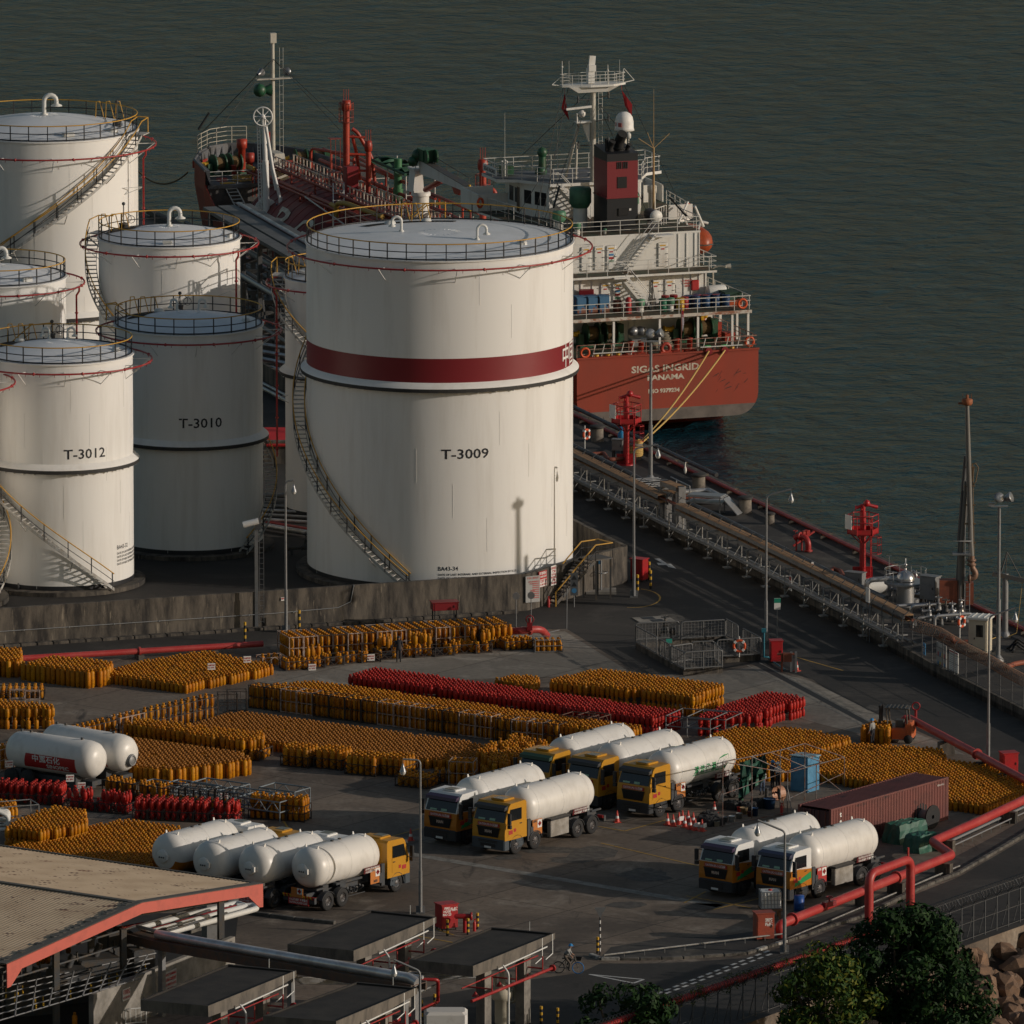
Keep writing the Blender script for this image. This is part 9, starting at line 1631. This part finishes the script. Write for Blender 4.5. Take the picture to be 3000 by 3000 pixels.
# concrete loading canopies
CANT=mat('canopy_concrete',(.034,.030,.026),.9,col2=(.016,.0145,.014),scale=.7,lo=.38,hi=.62,extra=[((.085,.075,.062),1.5,.64,.78)],bump=.25);CANE=mat('canopy_edge',(.15,.132,.11),.9,col2=(.07,.063,.055),scale=1.6,lo=.42,hi=.68,stretch=(1,1,.4));COLC=mat('column_concrete',(.24,.22,.19),.9,col2=(.14,.125,.11),scale=1.2)
CN=[]
for k,(P_,l)in enumerate(((((842,2766),(1089,2666),(1278,2686),(1036,2785)),'dark flat concrete canopy beside the red hose cabinet, upper left of four'),(((1198,2811),(1441,2716),(1626,2733),(1386,2830)),'dark flat concrete canopy next to the cyclist, rightmost of four'),(((412,2929),(670,2824),(868,2843),(610,2947)),'dark flat concrete canopy left of the pipe bridge end, leftmost of four'),(((770,2976),(1047,2876),(1222,2893),(985,2992)),'dark flat concrete canopy under the pipe bridge end, lower middle of four'))):
 zt_=4.6;p=[G(x,y,zt_)for x,y in P_];c=sum(p,Vector())/4;t=thing('loading_canopy',l,'canopy',(c.x,c.y,0),group='flat concrete loading canopies');CN.append((t,p));a,b,c2,d2=p;mid0,mid1=a.lerp(b,.5),d2.lerp(c2,.5);mb=MB();dz=Vector((0,0,1))
 in_=lambda q:q.lerp(c,.04)
 mb.add([in_(q)-dz*.10 for q in p],[(0,1,2,3)]);mb.add([q-dz*.0 for q in p]+[in_(q)for q in p]+[in_(q)-dz*.1 for q in p],[(i,(i+1)%4,4+(i+1)%4,4+i)for i in range(4)]+[(4+i,4+(i+1)%4,8+(i+1)%4,8+i)for i in range(4)]);bt=[a-dz*.62,mid0-dz*.72,b-dz*.35,c2-dz*.35,mid1-dz*.72,d2-dz*.62];mb.add(p+bt,[(0,4,5,6,1),(1,6,7,2),(2,7,8,9,3),(3,9,4,0),(4,9,8,5),(5,8,7,6)],1);obj('roof_slab',mb,[CANT,CANE],t,True)
 for u in(.22,.70):q=d2.lerp(c2,u)+(a-d2)*.12;mb=MB();mb.box((q.x,q.y,1.95),(.75,.55,3.9),atan2((c2-d2).y,(c2-d2).x));obj('column',mb,COLC,t,True)
 e_=(c2-d2).normalized();f_=(d2-a).normalized();mb=MB();s0,s1=d2-e_*1.5+f_*.7,c2-e_*1.7+f_*.7;s0.z=s1.z=3.0;mb.tube(s0,s1,.09,8);mb.tube(s1,s1+e_*.12,.2,10);mb.tube(s0+Vector((0,0,.65))-f_*.6,s1+Vector((0,0,.75))-f_*.6-e_*.5,.04,5)
 for u in(.25,.55,.88):q=s0.lerp(s1,u);mb.tube(q,q+Vector((0,0,.9)),.04,5);mb.tube(q+Vector((0,0,.2)),q-f_*1.6+Vector((0,0,.2)),.05,5);mb.lathe([(.001,0),(.2,-.25),(.2,-.28)],10,q-f_*1.0)
 obj('sprinkler_pipe',mb,REDPIPE,t,True);mb=MB();q=d2.lerp(c2,.3)+f_*.3;mb.path([q-dz*.5,q+f_*.35-dz*.9,q+f_*.35-dz*4.4],.06,6,bend=.2);q=c2-e_*.3;[mb.path([q-e_*o,q-e_*o-dz*1.1,q-e_*(o+.8)-dz*1.3],.03,4)for o in(0,1.2)];mb.tube(c2.lerp(b,.4),up(c2.lerp(b,.4),.5),.03,4);mb.tube(d2.lerp(c2,.3)-dz*.75,d2.lerp(c2,.9)-dz*.6,.05,5);obj('down_pipe',mb,VENTW,t,True)
lpipe([G(1218,2870,3.9),G(1283,2870,3.9),G(1283,2935,2.2),G(1150,2995,2.2)],.10,REDPIPE,'red pipe dropping from the end of the pipe bridge',bend=.25)
for k in range(5):lpipe([G(1290-10*k,2880+5*k,2.9-.1*k),G(950-10*k,3020+5*k,2.9-.1*k)],.06,(SILV,VENTW,DKST)[k%3],'thin service pipe under the lower canopies',group='thin service pipes under the lower canopies')
t=thing('loading_valve','tall cream valve body on the loading island under the right canopy','valve',C3_(525,960));mb=MB();mb.lathe([(.42,0),(.42,1.3),(.55,1.35),(.62,1.6),(.62,1.8),(.4,1.95),(.36,2.2),(.2,2.3),(.14,2.9),(.001,3.0)],16);[mb.tube((x,.1,1.9),(x,.1,2.7),.09,7)for x in(-.4,.42)];mb.path([(.35,0,1.2),(.7,0,1.2),(.7,0,2.0),(.3,0,2.3)],.1,7,bend=.25);obj('body',mb,CREAM,t);mb=MB();[mb.tube((-.75-.2*k,0,0),(-.75-.2*k,0,1.0),.05,5)for k in range(4)];obj('standpipe',mb,DKST,t)
for x,y,l in((658,960,'left'),(745,965,'middle'),(838,975,'right')):banded_post(C3_(x,y),1.0,f'black and yellow post before the right canopy column, {l} of three')
for x,y,l in((142,905,'left'),(68,940,'far left'),(47,960,'hindmost')):banded_post(C3_(x,y),1.1,f'black and yellow post behind the red pipe drop, {l}')
mb=MB();p=C3_(205,985);mb.bbox(p+Vector((0,0,.5)),(2.4,1.6,1.0),.15);solo('white_cover',mb,WHITE2,'white slatted cover cut by the bottom edge','cover')
mb=MB();kerb_run(mb,[C2_(690,165),C2_(1000,205),C2_(1250,232)],1.6,.3,.2);kerb_run(mb,[C2_(330,290),C2_(440,255)],1.3,.3,.2);struct('kerb',mb,KST)
# perimeter fence on the seaward wall
pf=thing('perimeter_fence','chain fence with Y-shaped posts and barbed coil above the rocks','fence',FENB);fn_=Vector((-fd.y,fd.x,0));LEN=(FENB-FENA).length;ppn=int(LEN/1.28);wr_=[[],[],[],[]]
for k in range(ppn):
 p=FENA+fd*(LEN*k/ppn)+fn_*.25;mb=MB();mb.tube(p,up(p,2.05),.045,6);mb.tube(up(p,2.05),up(p,2.5)+fn_*.35,.035,5);mb.tube(up(p,2.05),up(p,2.5)-fn_*.35,.035,5);mb.tube(up(p,1.6),p+fn_*.5+fd*.15,.03,4);obj('post',mb,FPOST,pf,True)
 for j,v in enumerate((up(p,.12),up(p,1.05),up(p,2.0),up(p,2.48)+fn_*.33)):wr_[j].append(v)
mb=MB();[mb.path(w_,.014,3)for w_ in wr_];obj('wire',mb,FWIRE,pf,True);mb=MB();pts=[];nC=int(LEN/.34)
for i in range(nC):
 for k in range(7):a=2*pi*k/7;p=FENA+fd*(LEN*(i+k/7)/nC)+fn_*(.25+.36*cos(a));pts.append(up(p,2.5+.36*sin(a)))
mb.path(pts,.015,3);obj('razor_coil',mb,FWIRE,pf,True)
at=lambda x:FENA+fd*(LEN*(x-1700)/1400.)
mb=MB();a,b=at(1700),at(2560);mb.tube(up(a,2.4)+fn_*.3,up(b,2.4)+fn_*.3,.13,10);q=[]
for i in range(160):
 for k in range(6):an=2*pi*k/6;p=a.lerp(b,(i+k/6)/160)+fn_*(.3+.2*cos(an));q.append(up(p,2.4+.2*sin(an)))
mb.path(q,.02,3);solo('red_coil_pipe',mb,REDM,'red pipe wound with wire along the top of the perimeter fence','pipe')
# leaves
def leafmat(name,a,b,c):
 m=bpy.data.materials.new(name);m.use_nodes=True;t=m.node_tree;N,L=t.nodes,t.links;p=N['Principled BSDF'];p.inputs['Roughness'].default_value=.6;p.inputs['Specular IOR Level'].default_value=.15;g=N.new('ShaderNodeNewGeometry');r=N.new('ShaderNodeValToRGB');r.color_ramp.elements[0].color=(*a,1);r.color_ramp.elements[1].color=(*c,1);e=r.color_ramp.elements.new(.6);e.color=(*b,1);L.new(g.outputs['Random Per Island'],r.inputs[0]);L.new(r.outputs[0],p.inputs['Base Color']);return m
LDK=leafmat('leaf_dark',(.006,.020,.006),(.012,.036,.009),(.026,.06,.013));LLT=leafmat('leaf_light',(.014,.036,.008),(.035,.075,.012),(.13,.13,.015));BARK=mat('bark',(.07,.05,.035),.9)
def leaves(cl,per,size,spread,seed):
 """small folded leaf faces scattered over clumps; cl = list of clump centres and radii"""
 r_=np.random.default_rng(seed);V,Fc=[],[];
 for(c,R_)in cl:
  n=int(per*R_*R_);d=r_.normal(size=(n,3));d/=np.linalg.norm(d,axis=1)[:,None];p=np.array(c)+d*(R_*r_.uniform(.55,1.08,n)**.6)[:,None]*np.array([1,1,.8]);s=size*r_.uniform(.6,1.3,n)
  u=r_.normal(size=(n,3));u-=(u*d).sum(1)[:,None]*d*.7;u/=np.linalg.norm(u,axis=1)[:,None];w=np.cross(d+r_.normal(size=(n,3))*.5,u);w/=np.linalg.norm(w,axis=1)[:,None]
  for k in range(n):o=len(V);q=p[k];a,b=u[k]*s[k],w[k]*s[k]*.38;V+=[q-a,q+b-a*.2,q+a,q-b-a*.2];Fc.append((o,o+1,o+2,o+3))
 return V,Fc
def tree(px,py,h,crown,rad,label,lm,seed,per=150,size=.20,nc=60,name='broadleaf_tree',zb=-1.5):
 b=G(px,py,zb);r_=random.Random(seed);t=thing(name,label,'tree',b);cl=[]
 cz=h*.58
 for k in range(nc):
  a,v=r_.uniform(0,2*pi),r_.uniform(-1,1);rr=sqrt(1-v*v)*r_.uniform(.55,1.0);cl.append(((crown[0]*rr*cos(a),crown[1]*rr*sin(a),cz+crown[2]*v*r_.uniform(.6,1)),rad*r_.uniform(.6,1.25)))
 mb=MB();mb.path([(0,0,-.5),(.1,0,h*.25),(-.1,.1,h*.5)],.28,8)
 for c,R_ in cl[::3]:mb.path([(0,0,h*.22),(c[0]*.5,c[1]*.5,h*.4),c],.06,5)
 obj('trunk',mb,BARK,t);Vv,Ff=leaves(cl,per,size,1,seed);q=MB();q.add(Vv,Ff);obj('crown',q,lm,t);return t
tree(2630,3100,9.0,(3.7,3.0,3.3),1.0,'large dark green tree growing over the fence at lower right',LDK,3,per=185,nc=75)
tree(2775,3135,6.0,(2.2,2.0,2.2),.9,'lower dark tree at the edge of the brown rocks',LDK,9,per=185,nc=34)
tree(2415,3145,6.8,(2.9,2.5,2.8),.85,'lighter green bush-like tree left of the large dark tree',LLT,5,per=190,nc=64,size=.19)
tree(1830,3180,6.0,(2.6,2.2,1.9),.8,'dark tree top rising at the bottom edge below the cyclist',LDK,7,per=190,nc=44)
V_,F_=[],[]
for x0,x1 in((1900,2060),(2120,2300),(2330,2540)):
 a,b=at(x0),at(x1);n=int((b-a).length/.22);cl=[(tuple(up(a.lerp(b,random.random()),2.5+random.uniform(-.5,.25))+fn_*random.uniform(.0,.5)),random.uniform(.14,.3))for k in range(n)];v,f=leaves(cl,420,.085,1,x0);o=len(V_);V_+=v;F_+=[tuple(i+o for i in q)for q in f]
mb=MB();mb.add(V_,F_);solo('climbing_vine',mb,LLT,'yellow-green vine creeping along the red pipe on the fence','vine')
# revetment of boulders
ROCKM=mat('boulder_brown',(.21,.125,.075),.85,col2=(.11,.07,.048),scale=1.1,lo=.4,hi=.65,bump=.5,bscale=5,extra=[((.30,.21,.145),2.2,.58,.72)]);off_=-fn_
mb=MB();a,b=FENA-fd*30,FENB+fd*40;mb.add([a+off_*.1+Vector((0,0,-1.3)),b+off_*.1+Vector((0,0,-1.3)),b+off_*14+Vector((0,0,-6)),a+off_*14+Vector((0,0,-6))],[(3,2,1,0),(0,1,2,3)]);struct('revetment_slope',mb,mat('slope_earth',(.05,.038,.03),.9))
RM=[]
for k in range(7):
 r_=random.Random(40+k);mb=MB();mb.ball((0,0,0),1,8);mb.v=[(x*1.15,y*.95,z*.72)for x,y,z in mb.v];pl_=[Vector((r_.gauss(0,1),r_.gauss(0,1),r_.gauss(0,1))).normalized()for _ in range(9)]
 def cut(v):
  v=Vector(v)
  for n_ in pl_:e=v.dot(n_)-.62;v=v-n_*max(0,e)
  return tuple(v*1.25)
 mb.v=[cut(v)for v in mb.v];mb.sm=[False]*len(mb.f);me=mb.mesh('boulder');me.materials.append(ROCKM);RM.append(me)
r_=random.Random(4)
for k in range(150):
 u=r_.uniform(2560,3060);s=r_.uniform(.3,9.5);p=at(u)+off_*s;z=-1.2-.34*s+r_.uniform(0,.35)
 o=bpy.data.objects.new('boulder',RM[k%7]);COL.objects.link(o);sc=r_.uniform(.5,1.05);o.location=(p.x,p.y,z);o.scale=(sc,sc,sc);o.rotation_euler=(r_.uniform(-.6,.6),r_.uniform(-.6,.6),r_.uniform(0,6.28));tag(o,'brown angular boulder on the slope below the perimeter fence','boulder','boulders on the slope below the fence')
